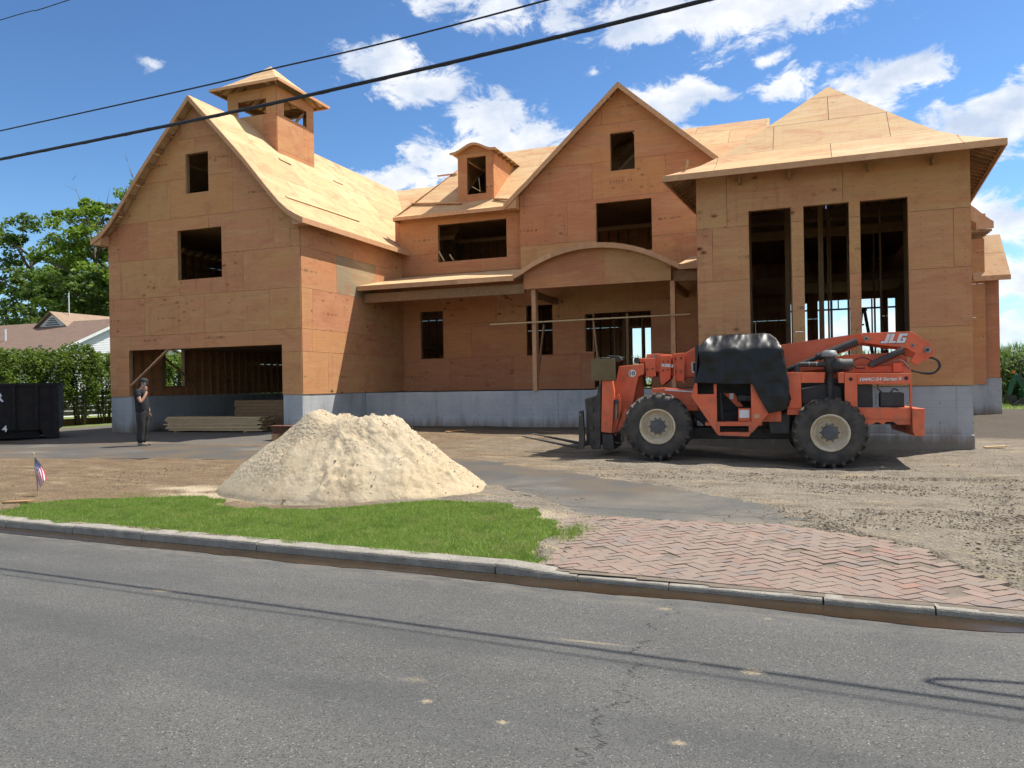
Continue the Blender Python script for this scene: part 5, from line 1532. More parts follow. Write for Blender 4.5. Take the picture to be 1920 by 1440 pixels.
for q in range(22):
    f = q / 21
    row = []
    for k, (s, z) in enumerate(edge):
        v0 = tvv(s, z); v = v0 + f * (1.0 - v0)
        sag = 0.10 * wr(s * .8, v * 1.4 + z, 2.0) + 0.05 * abs(wr(s * 1.6, v * 2.0, 7.0)) - .03
        top = z > 2.2
        zz = z + (sag - 0.03 * math.sin(f * math.pi) if top else sag * .5) * min(1, f * 3)
        ss = s + (0 if top else (0.05 * wr(z * 2, v * 4, 3.0) + 0.03) * min(1, f * 6))
        row.append(bm.verts.new(tv(s, z) if q == 0 else T(ss, zz, v)))
    rows.append(row)
for a, b_ in zip(rows[:-1], rows[1:]):
    for k in range(len(edge) - 1):
        bm.faces.new([a[k], a[k + 1], b_[k + 1], b_[k]])
bmesh.ops.remove_doubles(bm, verts=bm.verts, dist=0.004)
bmesh.ops.recalc_face_normals(bm, faces=bm.faces)
me = bpy.data.meshes.new('tarp'); bm.to_mesh(me); bm.free()
me.polygons.foreach_set('use_smooth', [True] * len(me.polygons))
tarp = link('tarpaulin', me, TARP)
tag(tarp, 'crumpled black plastic tarpaulin draped over the orange machine\'s cab', 'tarpaulin')
sd = tarp.modifiers.new('thick', 'SOLIDIFY'); sd.thickness = 0.006
# boom
def boombox(name, poly, v0=.95, v1=1.45, mat=ORANGE, bev=.012): return plate(name, poly, v0, v1, mat, bev)
boom = boombox('boom', [(.467, 2.154), (.682, 2.284), (.724, 2.288), (2.369, 2.292), (3.81, 2.463), (3.845, 2.308), (3.672, 2.159), (2.48, 1.793), (.65, 1.681), (.458, 1.663)], .93, 1.47)
boombox('boom_section', [(-.05, 2.12), (.47, 2.12), (.47, 1.70), (-.05, 1.72)], 1.0, 1.40)
boombox('boom_section', [(-.29, 2.175), (-.05, 2.179), (.22, 2.15), (.202, 1.80), (-.112, 1.80), (-.121, 1.883), (-.293, 1.998)], .97, 1.43)
boombox('boom_section', [(-.512, 2.09), (-.28, 2.10), (-.283, 1.998), (-.514, 2.003)], 1.05, 1.35)
rod('boom_pin', [(-.491, 2.047, .93), (-.491, 2.047, 1.4)], .062, BLACKM, 16)
rod('boom_pin', [(-.13, 2.10, .93), (-.13, 2.10, 1.1)], .035, STEEL, 12)
boombox('wear_pad_collar', [(-.33, 2.086), (-.112, 2.085), (-.097, 1.706), (-.304, 1.694)], .90, 1.50)
boombox('wear_pad_collar', [(.002, 2.131), (.228, 2.141), (.198, 1.657), (.023, 1.507), (-.018, 1.628)], .87, 1.53)
boombox('wear_pad_collar', [(.262, 2.167), (.475, 2.177), (.468, 1.60), (.284, 1.60)], .86, 1.54)
boombox('collar_flange', [(.455, 2.19), (.485, 2.19), (.478, 1.555), (.45, 1.555)], .82, .858, ORANGE, 0)
boombox('collar_flange', [(.262, 2.19), (.285, 2.19), (.305, 1.555), (.278, 1.555)], .82, .858, ORANGE, 0)
for s, z in ((-.27, 1.86), (-.16, 1.87), (.05, 1.83), (.15, 1.84), (.31, 1.80), (.41, 1.80), (.30, 2.06), (.42, 2.07), (.06, 2.0), (.16, 2.01)):
    rod('bolt', [(s, z, .815), (s, z, .905)], .016, BLACKM, 6)
head = plate('boom_head', [(3.781, 2.435), (3.819, 2.461), (4.663, 2.455), (4.957, 2.233), (5.035, 2.112), (5.006, 1.993), (4.90, 1.935), (4.711, 2.051), (4.55, 2.156), (4.295, 2.193), (3.816, 2.274), (3.798, 2.33)], .74, .80, ORANGE, .006)
plate('boom_head', [(3.781, 2.435), (3.819, 2.461), (4.663, 2.455), (4.957, 2.233), (5.035, 2.112), (5.006, 1.993), (4.90, 1.935), (4.711, 2.051), (4.55, 2.156), (4.295, 2.193), (3.816, 2.274), (3.798, 2.33)], 1.62, 1.68, ORANGE, .006)
plate('boom_head_web', [(4.0, 2.44), (4.66, 2.44), (4.95, 2.22), (4.90, 2.18), (4.6, 2.36), (4.0, 2.36)], .80, 1.62, ORANGE, 0)
plate('boom_heel', [(4.711, 2.05), (4.90, 1.935), (4.726, 1.82), (4.62, 1.90)], .72, .79, ORANGE, .006)
for s, z, r in ((3.873, 2.348, .045), (4.914, 2.105, .062), (4.668, 2.192, .03)):
    rod('pivot_pin', [(s, z, .715), (s, z, .76)], r, STEEL, 14); rod('pivot_pin', [(s, z, .70), (s, z, .72)], r * .5, BLACKM, 8)
plate('rear_rail', [(3.30, 1.84), (4.625, 1.81), (4.625, 1.69), (3.30, 1.715)], .70, .78, ORANGE, .01)
plate('rear_rail', [(2.4, 1.90), (4.625, 1.84), (4.625, 1.60), (2.4, 1.60)], 1.50, 1.60, ORANGE, .01)
plate('engine_hump', [(2.5, 1.73), (3.3, 1.80), (4.6, 1.78), (4.6, 2.0), (4.4, 2.08), (3.5, 2.05), (2.9, 1.93)], .88, .93, ORANGE, .01)
rod('lift_cylinder', [(2.449, 1.789, .66), (3.20, 2.10, .66)], .045, BLACKM); rod('lift_cylinder', [(3.0, 2.015, .66), (3.701, 2.296, .66)], .078, BLACKM)
rod('slave_cylinder', [(3.94, 1.850, .66), (4.503, 2.113, .66)], .065, BLACKM); rod('cylinder_eye', [(3.94, 1.850, .58), (3.94, 1.850, .74)], .05, BLACKM)
# white maker's lettering on the boom head
def block_letters():
    sh = 0.34
    L = {'J': [(.30, .62, 0, 1), (0, .30, 0, .24)], 'L': [(.0, .30, 0, 1), (.30, .62, 0, .24)], 'G': [(0, .30, 0, 1), (.30, .74, .76, 1), (.30, .74, 0, .24), (.50, .74, .24, .56), (.40, .50, .36, .56)]}
    wds = {'J': .62, 'L': .62, 'G': .74}
    out = []; x = 0
    for ch in 'JLG':
        for a, b_, c_, d_ in L[ch]:
            out.append([(x + a + sh * c_, c_), (x + b_ + sh * c_, c_), (x + b_ + sh * d_, d_), (x + a + sh * d_, d_)])
        x += wds[ch] + .07
    return out, x
lets, lw_ = block_letters()
def lettering(name, mat, grow, v):
    mb = MB(); ks = .178; kx = .47 / (lw_ + .2)
    for q in lets:
        cxm = sum(p[0] for p in q) / 4; cym = sum(p[1] for p in q) / 4
        pts = []
        for (x, y) in q:
            s = 4.115 + x * kx + (grow if x > cxm else -grow); z = 2.252 + y * ks + (grow if y > cym else -grow)
            pts.append(T(s, z + (s - 4.1) * -.012, v))
        mb.prism(pts, MV * .002)
    return mb.build(name, mat, head)
lettering('lettering_outline', INK, .008, .7375); lettering('lettering', DECAL, 0, .7345)
def text_mesh(txt, size, bold=0.0, shear=0.0):
    cu = bpy.data.curves.new('t', 'FONT'); cu.body = txt; cu.size = size; cu.offset = bold; cu.shear = shear; cu.extrude = .001
    ob = bpy.data.objects.new('t', cu); C.objects.link(ob)
    bpy.context.view_layer.update()
    me = bpy.data.meshes.new_from_object(ob.evaluated_get(bpy.context.evaluated_depsgraph_get()))
    bpy.data.objects.remove(ob); bpy.data.curves.remove(cu)
    return me
def put_text(name, txt, s0, s1, z0, h, v, mat, parent, bold=0, shear=0):
    me = text_mesh(txt, 1.0, bold, shear)
    co_ = np.array([p.co[:] for p in me.vertices]); x0, x1 = co_[:, 0].min(), co_[:, 0].max(); y0, y1 = co_[:, 1].min(), co_[:, 1].max()
    for p in me.vertices:
        p.co = T(s0 + (p.co.x - x0) / (x1 - x0) * (s1 - s0), z0 + (p.co.y - y0) / (y1 - y0) * h, v - p.co.z)
    me.materials.clear()
    return link(name, me, mat, parent)
# engine cover round the two open bays
hood = plate('engine_cover', [(2.39, 1.734), (2.65, 1.728), (2.65, 1.06), (2.39, 1.06)], .12, .20, ORANGE, .006)
plate('cover_panel', [(2.652, 1.728), (3.07, 1.72), (3.05, 1.527), (2.652, 1.53)], .12, .20, ORANGE, .006, hood)
plate('cover_panel', [(3.293, 1.716), (3.40, 1.712), (3.40, 1.517), (3.30, 1.52)], .12, .20, ORANGE, .006, hood)
plate('cover_panel', [(3.402, 1.70), (3.612, 1.69), (3.612, 1.07), (3.402, 1.07)], .10, .20, ORANGE, .006, hood)
plate('cover_panel', [(3.614, 1.69), (4.523, 1.671), (4.523, 1.479), (3.614, 1.494)], .12, .20, ORANGE, .006, hood)
plate('cover_panel', [(4.49, 1.477), (4.523, 1.477), (4.523, 1.05), (4.49, 1.05)], .12, .20, ORANGE, 0, hood)
plate('cover_top', [(3.4, 1.69), (4.523, 1.671), (4.523, 1.64), (3.4, 1.655)], .202, .70, ORANGE, 0, hood)
plate('engine_block', [(2.66, 1.12), (3.38, 1.12), (3.38, 1.45), (3.1, 1.5), (2.66, 1.42)], .35, .70, BLACKM, .03, hood)
plate('engine_block', [(2.4, 1.08), (3.62, 1.08), (3.62, 1.6), (2.4, 1.6)], .72, .745, BLACKM, 0, hood)
plate('battery', [(4.02, 1.06), (4.42, 1.06), (4.42, 1.33), (4.02, 1.33)], .24, .45, BLACKM, .02, hood)
plate('radiator', [(3.63, 1.06), (3.9, 1.06), (3.9, 1.48), (3.63, 1.48)], .3, .7, BLACKM, .01, hood)
rod('fan_hose', [(3.95, 1.1, .26), (3.96, 1.46, .26)], .012, STEEL, 6, hood)
rod('fan_hose', [(4.05, 1.33, .3), (3.98, 1.42, .32), (4.0, 1.5, .3)], .014, BLACKM, 6, hood); rod('fan_hose', [(4.2, 1.33, .3), (4.26, 1.40, .3), (4.33, 1.36, .3)], .014, BLACKM, 6, hood)
for s in (3.505, 4.43): rod('lifting_hole', [(s, 1.585, .097 if s < 4 else .117), (s, 1.585, .125)], .035, INK, 14, hood)
put_text('lettering', '1044C-54 Series II', 3.654, 4.355, 1.547, .062, .1165, DECAL, hood, bold=.03, shear=.2)
lower = plate('lower_frame', [(3.60, 1.06), (4.515, 1.05), (4.501, .83), (3.66, .86)], .16, .26, ORANGE, .008)
plate('lower_frame', [(3.70, .858), (4.50, .828), (4.50, .745), (4.28, .745), (4.22, .80), (4.10, .80), (4.05, .745), (3.95, .80), (3.85, .745), (3.70, .745)], .17, .25, ORANGE, 0)
plate('lower_frame', [(2.40, 1.06), (2.70, 1.06), (2.66, .93), (2.40, .935)], .16, .26, ORANGE, .008)
cwt = plate('counterweight', [(4.516, 1.048), (4.72, 1.035), (4.705, .541), (4.55, .541), (4.516, .62)], .08, 2.2, ORANGE, .012)
# air cleaner
mb = MB(); mb.lathe(T(3.17, 1.70, .30), Z_, [(.001, .0), (.10, .0), (.10, .30), (.085, .33)], 18); filt = mb.build('air_cleaner', BLACKM, telehandler, smooth=True)
mb = MB(); mb.lathe(T(3.17, 2.02, .30), Z_, [(.08, -.02), (.148, .0), (.148, .02), (.115, .10), (.09, .108), (.001, .11)], 22); mb.build('rain_cap', simple('grey_cap', (.20, .20, .205), (.26, .26, .26), .45), filt, smooth=True)
mb = MB(); mb.lathe(T(3.20, 1.845, .30), MU, [(.001, 0), (.125, 0), (.125, .10), (.132, .11), (.132, .18), (.12, .19), (.12, .36), (.10, .372), (.001, .372)], 20); mb.build('canister', BLACKM, filt, smooth=True)
rod('intake_pipe', [(3.10, 1.868, .28), (2.70, 1.876, .28), (2.63, 1.865, .28), (2.592, 1.83, .27), (2.586, 1.76, .26), (2.583, 1.44, .24)], .048, BLACKM, 14, filt)
rod('hose_clamp', [(2.93, 1.87, .28), (2.945, 1.87, .28)], .053, STEEL, 14, filt); rod('hose_clamp', [(2.80, 1.874, .28), (2.815, 1.874, .28)], .053, STEEL, 14, filt)
rod('exhaust', [(3.17, 1.1, .3), (3.17, 1.70, .3)], .06, BLACKM, 12, filt)
# hoses at the boom foot
for k in range(3):
    o_ = .012 * k
    rod('hydraulic_hose', [(4.62, 1.72 + o_, .76 + .03 * k), (4.85, 1.69 - o_, .77 + .03 * k), (5.02, 1.69 - o_, .78), (5.11 + o_, 1.78, .78), (5.08 + o_, 1.90, .78), (4.98, 1.95 + o_, .78), (4.86, 1.96 + o_, .80)], .013, BLACKM, 6)
rod('hydraulic_hose', [(3.95, 1.93, .68), (3.8, 1.99, .67), (3.66, 1.95, .67), (3.62, 1.86, .67), (3.70, 1.79, .67), (3.84, 1.79, .67)], .014, BLACKM, 6)
rod('hydraulic_pipe', [(4.15, 1.86, .68), (4.35, 1.92, .68), (4.48, 1.91, .68), (4.60, 1.76, .7), (4.63, 1.72, .74)], .014, STEEL, 6)
plate('hose_bracket', [(4.31, 1.87), (4.47, 1.87), (4.47, 1.70), (4.31, 1.70)], .64, .70, ORANGE, .01)
# boom nose, carriage and forks
neck = plate('boom_nose', [(-.845, 1.931), (-.337, 1.975), (-.33, 1.765), (-.451, 1.713), (-.559, 1.207), (-.65, 1.0), (-.80, .90), (-.956, 1.289), (-.954, 1.433)], .82, 1.00, ORANGE, .012)
plate('boom_nose', [(-.845, 1.931), (-.337, 1.975), (-.33, 1.765), (-.42, 1.713), (-.40, 1.207), (-.60, .90), (-.80, .90), (-.956, 1.289), (-.954, 1.433)], 1.25, 1.42, ORANGE, .012)
plate('nose_web', [(-.82, 1.90), (-.36, 1.94), (-.36, 1.86), (-.80, 1.82)], 1.0, 1.25, ORANGE, 0)
rod('nose_pin', [(-.76, 1.66, .79), (-.76, 1.66, .83)], .048, ORANGE, 14); rod('nose_pin', [(-.76, 1.66, .775), (-.76, 1.66, .80)], .02, STEEL, 8)
rod('number_disc', [(-.57, 1.781, .812), (-.57, 1.781, .8195)], .078, DECAL, 28, neck)
put_text('number', '10', -.625, -.517, 1.742, .078, .8105, INK, neck, bold=.02)
plate('section_label', [(.03, 1.97), (.262, 1.945), (.262, 1.885), (.03, 1.91)], .8655, .869, DECAL, 0, neck)
put_text('section_letter', 'A', .06, .10, 1.918, .04, .8635, INK, neck); put_text('section_letter', 'B', .20, .235, 1.905, .04, .8635, INK, neck)
plate('load_chart', [(.62, 1.99), (.80, 1.99), (.80, 1.77), (.62, 1.77)], .925, .929, DECAL, 0, neck); plate('load_chart', [(.65, 1.975), (.69, 1.975), (.69, 1.80), (.65, 1.80)], .922, .9245, INK, 0, neck)
mast = plate('tilt_frame', [(-1.141, 1.637), (-.933, 1.633), (-.90, 1.405), (-.952, .569), (-1.181, .591)], .45, .62, ORANGE, .012)
plate('tilt_frame', [(-1.141, 1.637), (-.933, 1.633), (-.90, 1.405), (-.952, .569), (-1.181, .591)], 1.6, 1.77, ORANGE, .012)
plate('tilt_crossbar', [(-1.1, 1.2), (-.98, 1.2), (-.98, 1.05), (-1.1, 1.05)], .62, 1.6, ORANGE, .01)
plate('tilt_plate', [(-.914, 1.296), (-.815, 1.37), (-.765, 1.131), (-.789, .968), (-.916, .566), (-.955, .566)], .56, .60, ORANGE, .006)
plate('tilt_link', [(-.76, .975), (-.703, 1.073), (-.618, .963), (-.787, .658), (-.921, .494), (-.953, .56)], .64, .70, ORANGE, .006)
rod('tilt_cylinder', [(-.86, 1.18, .5), (-.87, .85, .5)], .028, STEEL, 10); rod('tilt_cylinder', [(-.87, 1.25, .5), (-.86, 1.17, .5)], .045, BLACKM, 10)
plate('guard_plate', [(-1.358, 2.076), (-.856, 2.085), (-.853, 1.643), (-1.354, 1.641)], .35, .372, OLIVE, .004)
plate('carriage_light', [(-1.05, 2.16), (-.80, 2.14), (-.74, 2.06), (-.86, 2.02)], .55, .75, BLACKM, .01)
car = plate('fork_carriage', [(-1.521, 1.27), (-1.265, 1.343), (-1.228, 1.551), (-1.172, 1.60), (-1.185, .85), (-1.218, .238), (-1.40, .235), (-1.45, .7), (-1.50, 1.05)], .50, .62, GREASE, .02)
plate('fork_carriage', [(-1.521, 1.27), (-1.265, 1.343), (-1.228, 1.551), (-1.172, 1.60), (-1.185, .85), (-1.218, .238), (-1.40, .235), (-1.45, .7), (-1.50, 1.05)], 1.62, 1.74, GREASE, .02)
for z in (.32, .62, 1.0, 1.2): plate('carriage_bar', [(-1.42, z), (-1.34, z), (-1.34, z + .1), (-1.42, z + .1)], .45, 1.95, GREASE, .01)
for k in range(5):
    v = .72 + k * .2; plate('backrest_bar', [(-1.46, 1.28), (-1.42, 1.28), (-1.36, .5), (-1.40, .5)], v, v + .05, GREASE, 0)
for v in (.42, 1.25):
    fk = plate('fork', [(-1.63, 1.02), (-1.55, 1.03), (-1.52, .36), (-1.56, .25), (-1.66, .235), (-2.86, .49), (-2.86, .505), (-1.70, .30), (-1.645, .36)], v, v + .14, GREASE, .008)
    rod('shank_bolt', [(-1.60, .95, v - .01), (-1.60, .95, v)], .018, STEEL, 8, fk)
rod('coupler_hose', [(-.93, .56, .55), (-.80, .58, .5), (-.74, .45, .5), (-.80, .36, .52), (-.92, .38, .56)], .014, BLACKM, 6)
plate('coupler', [(-1.19, .57), (-.95, .55), (-.93, .22), (-1.17, .22)], .55, 1.6, BLACKM, .02)
BARK_ = simple('dry_twig', (.16, .12, .08), (.22, .17, .11), .9)
# ------------------------------------------------------------------ lumber on the garage floor
def lumber_stack(name, x0, y0, z0, L, layers, per, th_, wd, label, ragged=.12, mat=None):
    st = empty(name, (x0 + L / 2, y0, z0), label, 'lumber')
    mb = MB(); mb.box(-L / 2, L / 2, -wd / 2, wd / 2, -th_ / 2, th_ / 2); me = mb.mesh('board', [mat or PALE])
    inv = Matrix.Translation(st.location).inverted()
    for k in range(layers):
        for j in range(per):
            o = bpy.data.objects.new('board', me); C.objects.link(o); o.parent = st; o.matrix_parent_inverse = inv
            o.location = (x0 + L / 2 + random.uniform(-ragged, ragged), y0 + wd / 2 + j * (wd + .006) + random.uniform(-.012, .012), z0 + th_ / 2 + k * (th_ + .007))
            o.rotation_euler = (0, random.gauss(0, .0015), random.gauss(0, .003))
    return st
for x in (-19.2, -16.4):
    mb = MB(); mb.box(x, x + .09, 19.75, 20.6, .20, .268); tag(mb.build('bearer', STUD), 'short timber bearer under the ' + ('left' if x < -18 else 'right') + ' end of the low board stack', 'timber', 'bearers under the board stack')
lumber_stack('board_stack', -19.62, 19.85, .27, 3.75, 10, 5, .038, .14, 'long low stack of pale boards just inside the garage opening')
lumber_stack('plank_stack', -18.2, 21.5, .25, 3.2, 9, 3, .10, .24, 'taller darker stack of thick planks behind the low board stack', .05, STUD)
mb = MB(); mb.box(-19.0, -18.1, 22.4, 23.1, .2, .75); mb.box(-18.9, -18.2, 22.5, 23.0, .752, .82)
RUST = simple('rusty_steel', (.20, .085, .05), (.13, .055, .035), .8, 7)
mb = MB()
for z0_, z1_, hw_ in ((.56, .585, .16), (.39, .56, .012), (.365, .39, .16)): mb.box(-13.55, -12.1, 17.5 - hw_, 17.5 + hw_, z0_, z1_)
ib = tag(mb.build('steel_beam', RUST), 'rust-red steel beam end lying behind the sand heap', 'beam')
for x, wh in ((-13.4, 'left'), (-12.4, 'right')):
    mb = MB(); mb.box(x, x + .2, 17.25, 17.75, .10, .362); tag(mb.build('timber_block', STUD), 'timber block under the ' + wh + ' end of the rust-red steel beam', 'timber', 'blocks under the steel beam')

# scraps lying about the site
for k, (x, y, L, wd, a, lab, mt) in enumerate(((3.75, 18.6, .42, .12, .3, 'pale wood offcut at the right corner of the square bay', PALE), (4.6, 17.6, .9, .03, -.5, 'thin wood strip on the dirt right of the square bay', STUD), (-6.6, 19.2, 1.1, .09, .1, 'short board lying on the dirt before the porch', PALE), (-9.5, 20.6, .6, .2, 1.0, 'plywood scrap on the dark soil before the porch', PLY), (-10.0, 7.5, .36, .16, .35, 'broken reddish board at the left end of the lawn', STUD))):
    mb = MB(); mb.obox((x, y, gz(x, y) + .03), (math.cos(a), math.sin(a), .03), (-math.sin(a), math.cos(a), 0), Z_, L / 2, wd / 2, .012)
    tag(mb.build('twig' if 'twig' in lab else 'wood_offcut', mt), lab, 'scrap')

# ------------------------------------------------------------------ dumpster
DUMP = simple('black_dumpster_paint', (.004, .005, .009), (.020, .014, .011), .65, 5, spec=.25)
dz = .22; DA = RAD(47)
D1 = Vector((math.cos(DA), math.sin(DA), 0)); D2 = Vector((-math.sin(DA), math.cos(DA), 0)); DO = Vector((-21.0, 17.07, 0))
dmp = empty('dumpster', DO + Vector((0, 0, dz)), 'black roll-off dumpster with white lettering at the left edge', 'dumpster', rz=DA)
def dpt(x, y, z): return DO + D1 * x + D2 * y + Vector((0, 0, z))
def dbox(name, x0, x1, y0, y1, z0, z1, mat=DUMP, parent=None):
    mb = MB(); mb.obox(dpt((x0 + x1) / 2, (y0 + y1) / 2, (z0 + z1) / 2), D1, D2, Z_, (x1 - x0) / 2, (y1 - y0) / 2, (z1 - z0) / 2); return mb.build(name, mat, parent or dmp)
body = dbox('body', -5.8, -.02, .08, 2.25, dz + .26, 1.80)
dbox('top_rail', -5.8, .02, .02, .12, 1.802, 1.88); dbox('top_rail', -5.8, .02, 2.2, 2.32, 1.802, 1.88); dbox('end_rail', -.06, .04, .122, 2.198, 1.802, 1.88)
for x in (-5.2, -4.4, -3.6, -2.8, -2.0, -1.2, -.62): dbox('rib', x, x + .09, .0, .078, dz + .28, 1.80)
dbox('corner_post', -.16, .0, -.01, .078, dz + .02, 1.80); dbox('skid', -5.6, -.55, .25, .4, dz + .02, dz + .258); dbox('skid', -5.6, -.55, 1.9, 2.05, dz + .02, dz + .258)
mb = MB(); mb.prism([dpt(-.02, .05, dz + .258), dpt(-.5, .05, dz + .258), dpt(-.42, .05, dz + .12), dpt(-.30, .05, dz + .0), dpt(-.02, .05, dz + .0)], D2 * .14); mb.build('foot', DUMP, dmp)
mb = MB(); mb.tube([dpt(-.2, .2, dz + .11), dpt(-.2, .4, dz + .11)], .11, 16); mb.build('roller', DUMP, dmp)
def flat_text(txt, x0, x1, z0, h):
    me = text_mesh(txt, 1.0, .02)
    co_ = np.array([p.co[:] for p in me.vertices]); a0, a1 = co_[:, 0].min(), co_[:, 0].max(); b0, b1 = co_[:, 1].min(), co_[:, 1].max()
    for p in me.vertices: p.co = dpt(x0 + (p.co.x - a0) / (a1 - a0) * (x1 - x0), .076 - p.co.z, z0 + (p.co.y - b0) / (b1 - b0) * h)
    me.materials.clear(); return link('lettering', me, DECAL, body)
flat_text('R', -1.62, -1.40, 1.34, .26); flat_text('4', -1.46, -1.33, .45, .19)

# ------------------------------------------------------------------ little flag on a stick
m_, t, b = new_mat('flag_cloth')
uv = t.node('ShaderNodeUVMap').outputs[0]; ux, uy, uz = t.sep(uv)
stripe = t.math('LESS_THAN', t.math('FRACT', t.math('MULTIPLY', uy, 6.5)), 0.5)
col = t.mix(stripe, (0.78, 0.72, 0.76), (0.50, 0.035, 0.075))
canton = t.math('MULTIPLY', t.math('LESS_THAN', ux, 0.42), t.math('LESS_THAN', uy, 0.54))
gx_ = t.math('SUBTRACT', t.math('FRACT', t.math('MULTIPLY', ux, 14.0)), 0.5); gy_ = t.math('SUBTRACT', t.math('FRACT', t.math('MULTIPLY', uy, 9.2)), 0.5)
star = t.math('LESS_THAN', t.vmath('LENGTH', t.comb(gx_, gy_, 0.0), out=1), 0.28)
col = t.mix(canton, col, t.mix(star, (0.035, 0.045, 0.16), (0.75, 0.75, 0.8)))
t.l.new(col, b.inputs['Base Color']); b.inputs['Roughness'].default_value = 0.8
fl = empty('flag_on_stick', (-10.27, 8.0, .13), 'small American flag on a stick planted in the dirt', 'flag')
right = Vector((math.cos(YAW), math.sin(YAW), 0)); FB = Vector((-10.27, 8.0, .13)); kpx = .0077
def fp(dx, dy, dep=0): return FB + right * (dx * kpx) + Vector((0, 0, dy * kpx)) + Vector((-right.y, right.x, 0)) * dep
mb = MB(); mb.tube([fp(0, -6), fp(-4, 40), fp(-7.5, 75)], .006, 6); mb.build('stick', simple('pale_dowel', (.55, .42, .25), None, .7), fl)
mb = MB(); mb.lathe(fp(-7.6, 75), Z_, [(.006, 0), (.012, .012), (.006, .03), (.001, .045)], 8); mb.build('finial', simple('gilt_tip', (.6, .5, .3), None, .4), fl)
pts = []; uvs = []
for j in range(15):
    a = j / 14
    for i in range(21):
        q = i / 20
        p0 = (-7.2 + 1.4 * a, 72 - 30 * a); p1 = (15.5 - 17 * a, 28 - 17 * a)
        bow = math.sin(q * math.pi) * (6 * (1 - a))
        x = p0[0] + (p1[0] - p0[0]) * q + bow * .5; y = p0[1] + (p1[1] - p0[1]) * q + bow * .3
        pts.append(fp(x, y, .025 * math.sin(a * 7 + q * 3) * (0.3 + q) )); uvs.append((q, a))
mb = MB(); mb.grid(pts, 21, 15, uvs); o = mb.build('flag_cloth', MATS['flag_cloth'], fl, smooth=True)
sd = o.modifiers.new('t', 'SOLIDIFY'); sd.thickness = .002

# ------------------------------------------------------------------ overhead cables
CABLE = simple('black_cable', (.012, .013, .02), (.02, .021, .03), .5, 20)
def cable(name, pts, r, label, twist=0):
    mb = MB(); P = [Vector(p) for p in pts]; full = []
    for i in range(len(P) - 1):
        for k in range(24):
            s = k / 24; a = P[max(i - 1, 0)]; b_ = P[i]; c_ = P[i + 1]; d_ = P[min(i + 2, len(P) - 1)]
            full.append(.5 * ((2 * b_) + (c_ - a) * s + (2 * a - 5 * b_ + 4 * c_ - d_) * s * s + (3 * b_ - a - 3 * c_ + d_) * s ** 3))
    full.append(P[-1])
    mb.tube(full, r, 8)
    if twist:
        acc = 0; hel = []
        for i, p in enumerate(full[:-1]):
            q = full[i + 1]; n = max(1, int((q - p).length / .06))
            for k in range(n):
                c_ = p + (q - p) * (k / n); ang = (acc + (q - p).length * k / n) * 9
                hel.append(c_ + Vector((0, math.cos(ang), math.sin(ang))) * r * .85)
            acc += (q - p).length
        mb.tube(hel, r * .28, 5)
    return tag(mb.build(name, CABLE, smooth=True), label, 'cable', 'overhead cables along the street')
def cy(x, y0=6.3): return y0 - .068 * x
cable('overhead_cable', [(x, cy(x), z) for x, z in ((-60, 5.9), (-30, 4.95), (-16, 4.62), (-9.49, 4.57), (-6.05, 4.545), (-4.08, 4.56), (-2.36, 4.59), (-.68, 4.64), (3, 4.8), (14, 5.6), (40, 8))], .019, 'thick black twisted cable crossing the sky, lowest of the three', 1)
cable('overhead_cable', [(x, cy(x), z) for x, z in ((-60, 6.3), (-30, 5.35), (-16, 5.0), (-9.48, 4.93), (-6.04, 4.895), (-5.09, 4.905), (-3.82, 4.90), (-2.03, 4.94), (1, 5.05), (14, 6), (40, 8.4))], .0085, 'thin black cable running just above the thick twisted one')
cable('overhead_cable', [(x * 2.2, cy(x) * 2.2, 1.6 + (z - 1.6) * 2.2) for x, z in ((-60, 7.6), (-30, 6.75), (-16, 6.42), (-9.45, 6.33), (-8.16, 6.30), (-2, 6.35), (14, 7.3), (40, 9.5))], .012, 'thin wire in the upper left corner of the sky')
mb = MB()
mb.tube([(3.02 + .62 * math.cos(q), 6.21, 4.38 + .29 * math.sin(q)) for q in np.linspace(0, 2 * math.pi, 48)], .02, 8, cap=False)
tag(mb.build('cable_loop', CABLE, smooth=True), 'spare loop of cable slung from the thick overhead cable, casting the oval shadow', 'cable loop')

# ------------------------------------------------------------------ foliage
def leaf_mat(name, stops):
    m_, t, b = new_mat(name)
    gi = t.node('ShaderNodeNewGeometry').outputs['Random Per Island']
    rnd = t.node('ShaderNodeObjectInfo').outputs['Random']
    col = t.ramp(gi, stops)
    k = t.map(rnd, 0, 1, .8, 1.2); col = t.vmath('MULTIPLY', col, t.comb(k, k, k))
    t.l.new(col, b.inputs['Base Color']); b.inputs['Roughness'].default_value = .5
    b.inputs['Specular IOR Level'].default_value = .35
    tr = t.node('ShaderNodeBsdfTranslucent'); t.l.new(t.mix(.5, col, (.14, .2, .02)), tr.inputs[0])
    mx = t.node('ShaderNodeMixShader'); mx.inputs[0].default_value = .48
    t.l.new(b.outputs[0], mx.inputs[1]); t.l.new(tr.outputs[0], mx.inputs[2]); t.l.new(mx.outputs[0], t.n['Material Output'].inputs[0])
    return m_
LEAF_D = leaf_mat('dark_leaves', [(0, (.045, .09, .02)), (.6, (.09, .165, .035)), (1, (.15, .23, .05))])
LEAF_B = leaf_mat('bright_leaves', [(0, (.11, .19, .022)), (.6, (.18, .31, .036)), (1, (.27, .39, .06))])
LEAF_O = leaf_mat('olive_leaves', [(0, (.06, .08, .033)), (.6, (.10, .125, .05)), (1, (.15, .18, .08))])
LEAF_H = leaf_mat('hedge_leaves', [(0, (.055, .105, .017)), (.6, (.115, .20, .03)), (1, (.21, .30, .055))])
BARK = simple('bark', (.085, .065, .05), (.14, .115, .09), .9, 6, bump=.6, bscale=25)
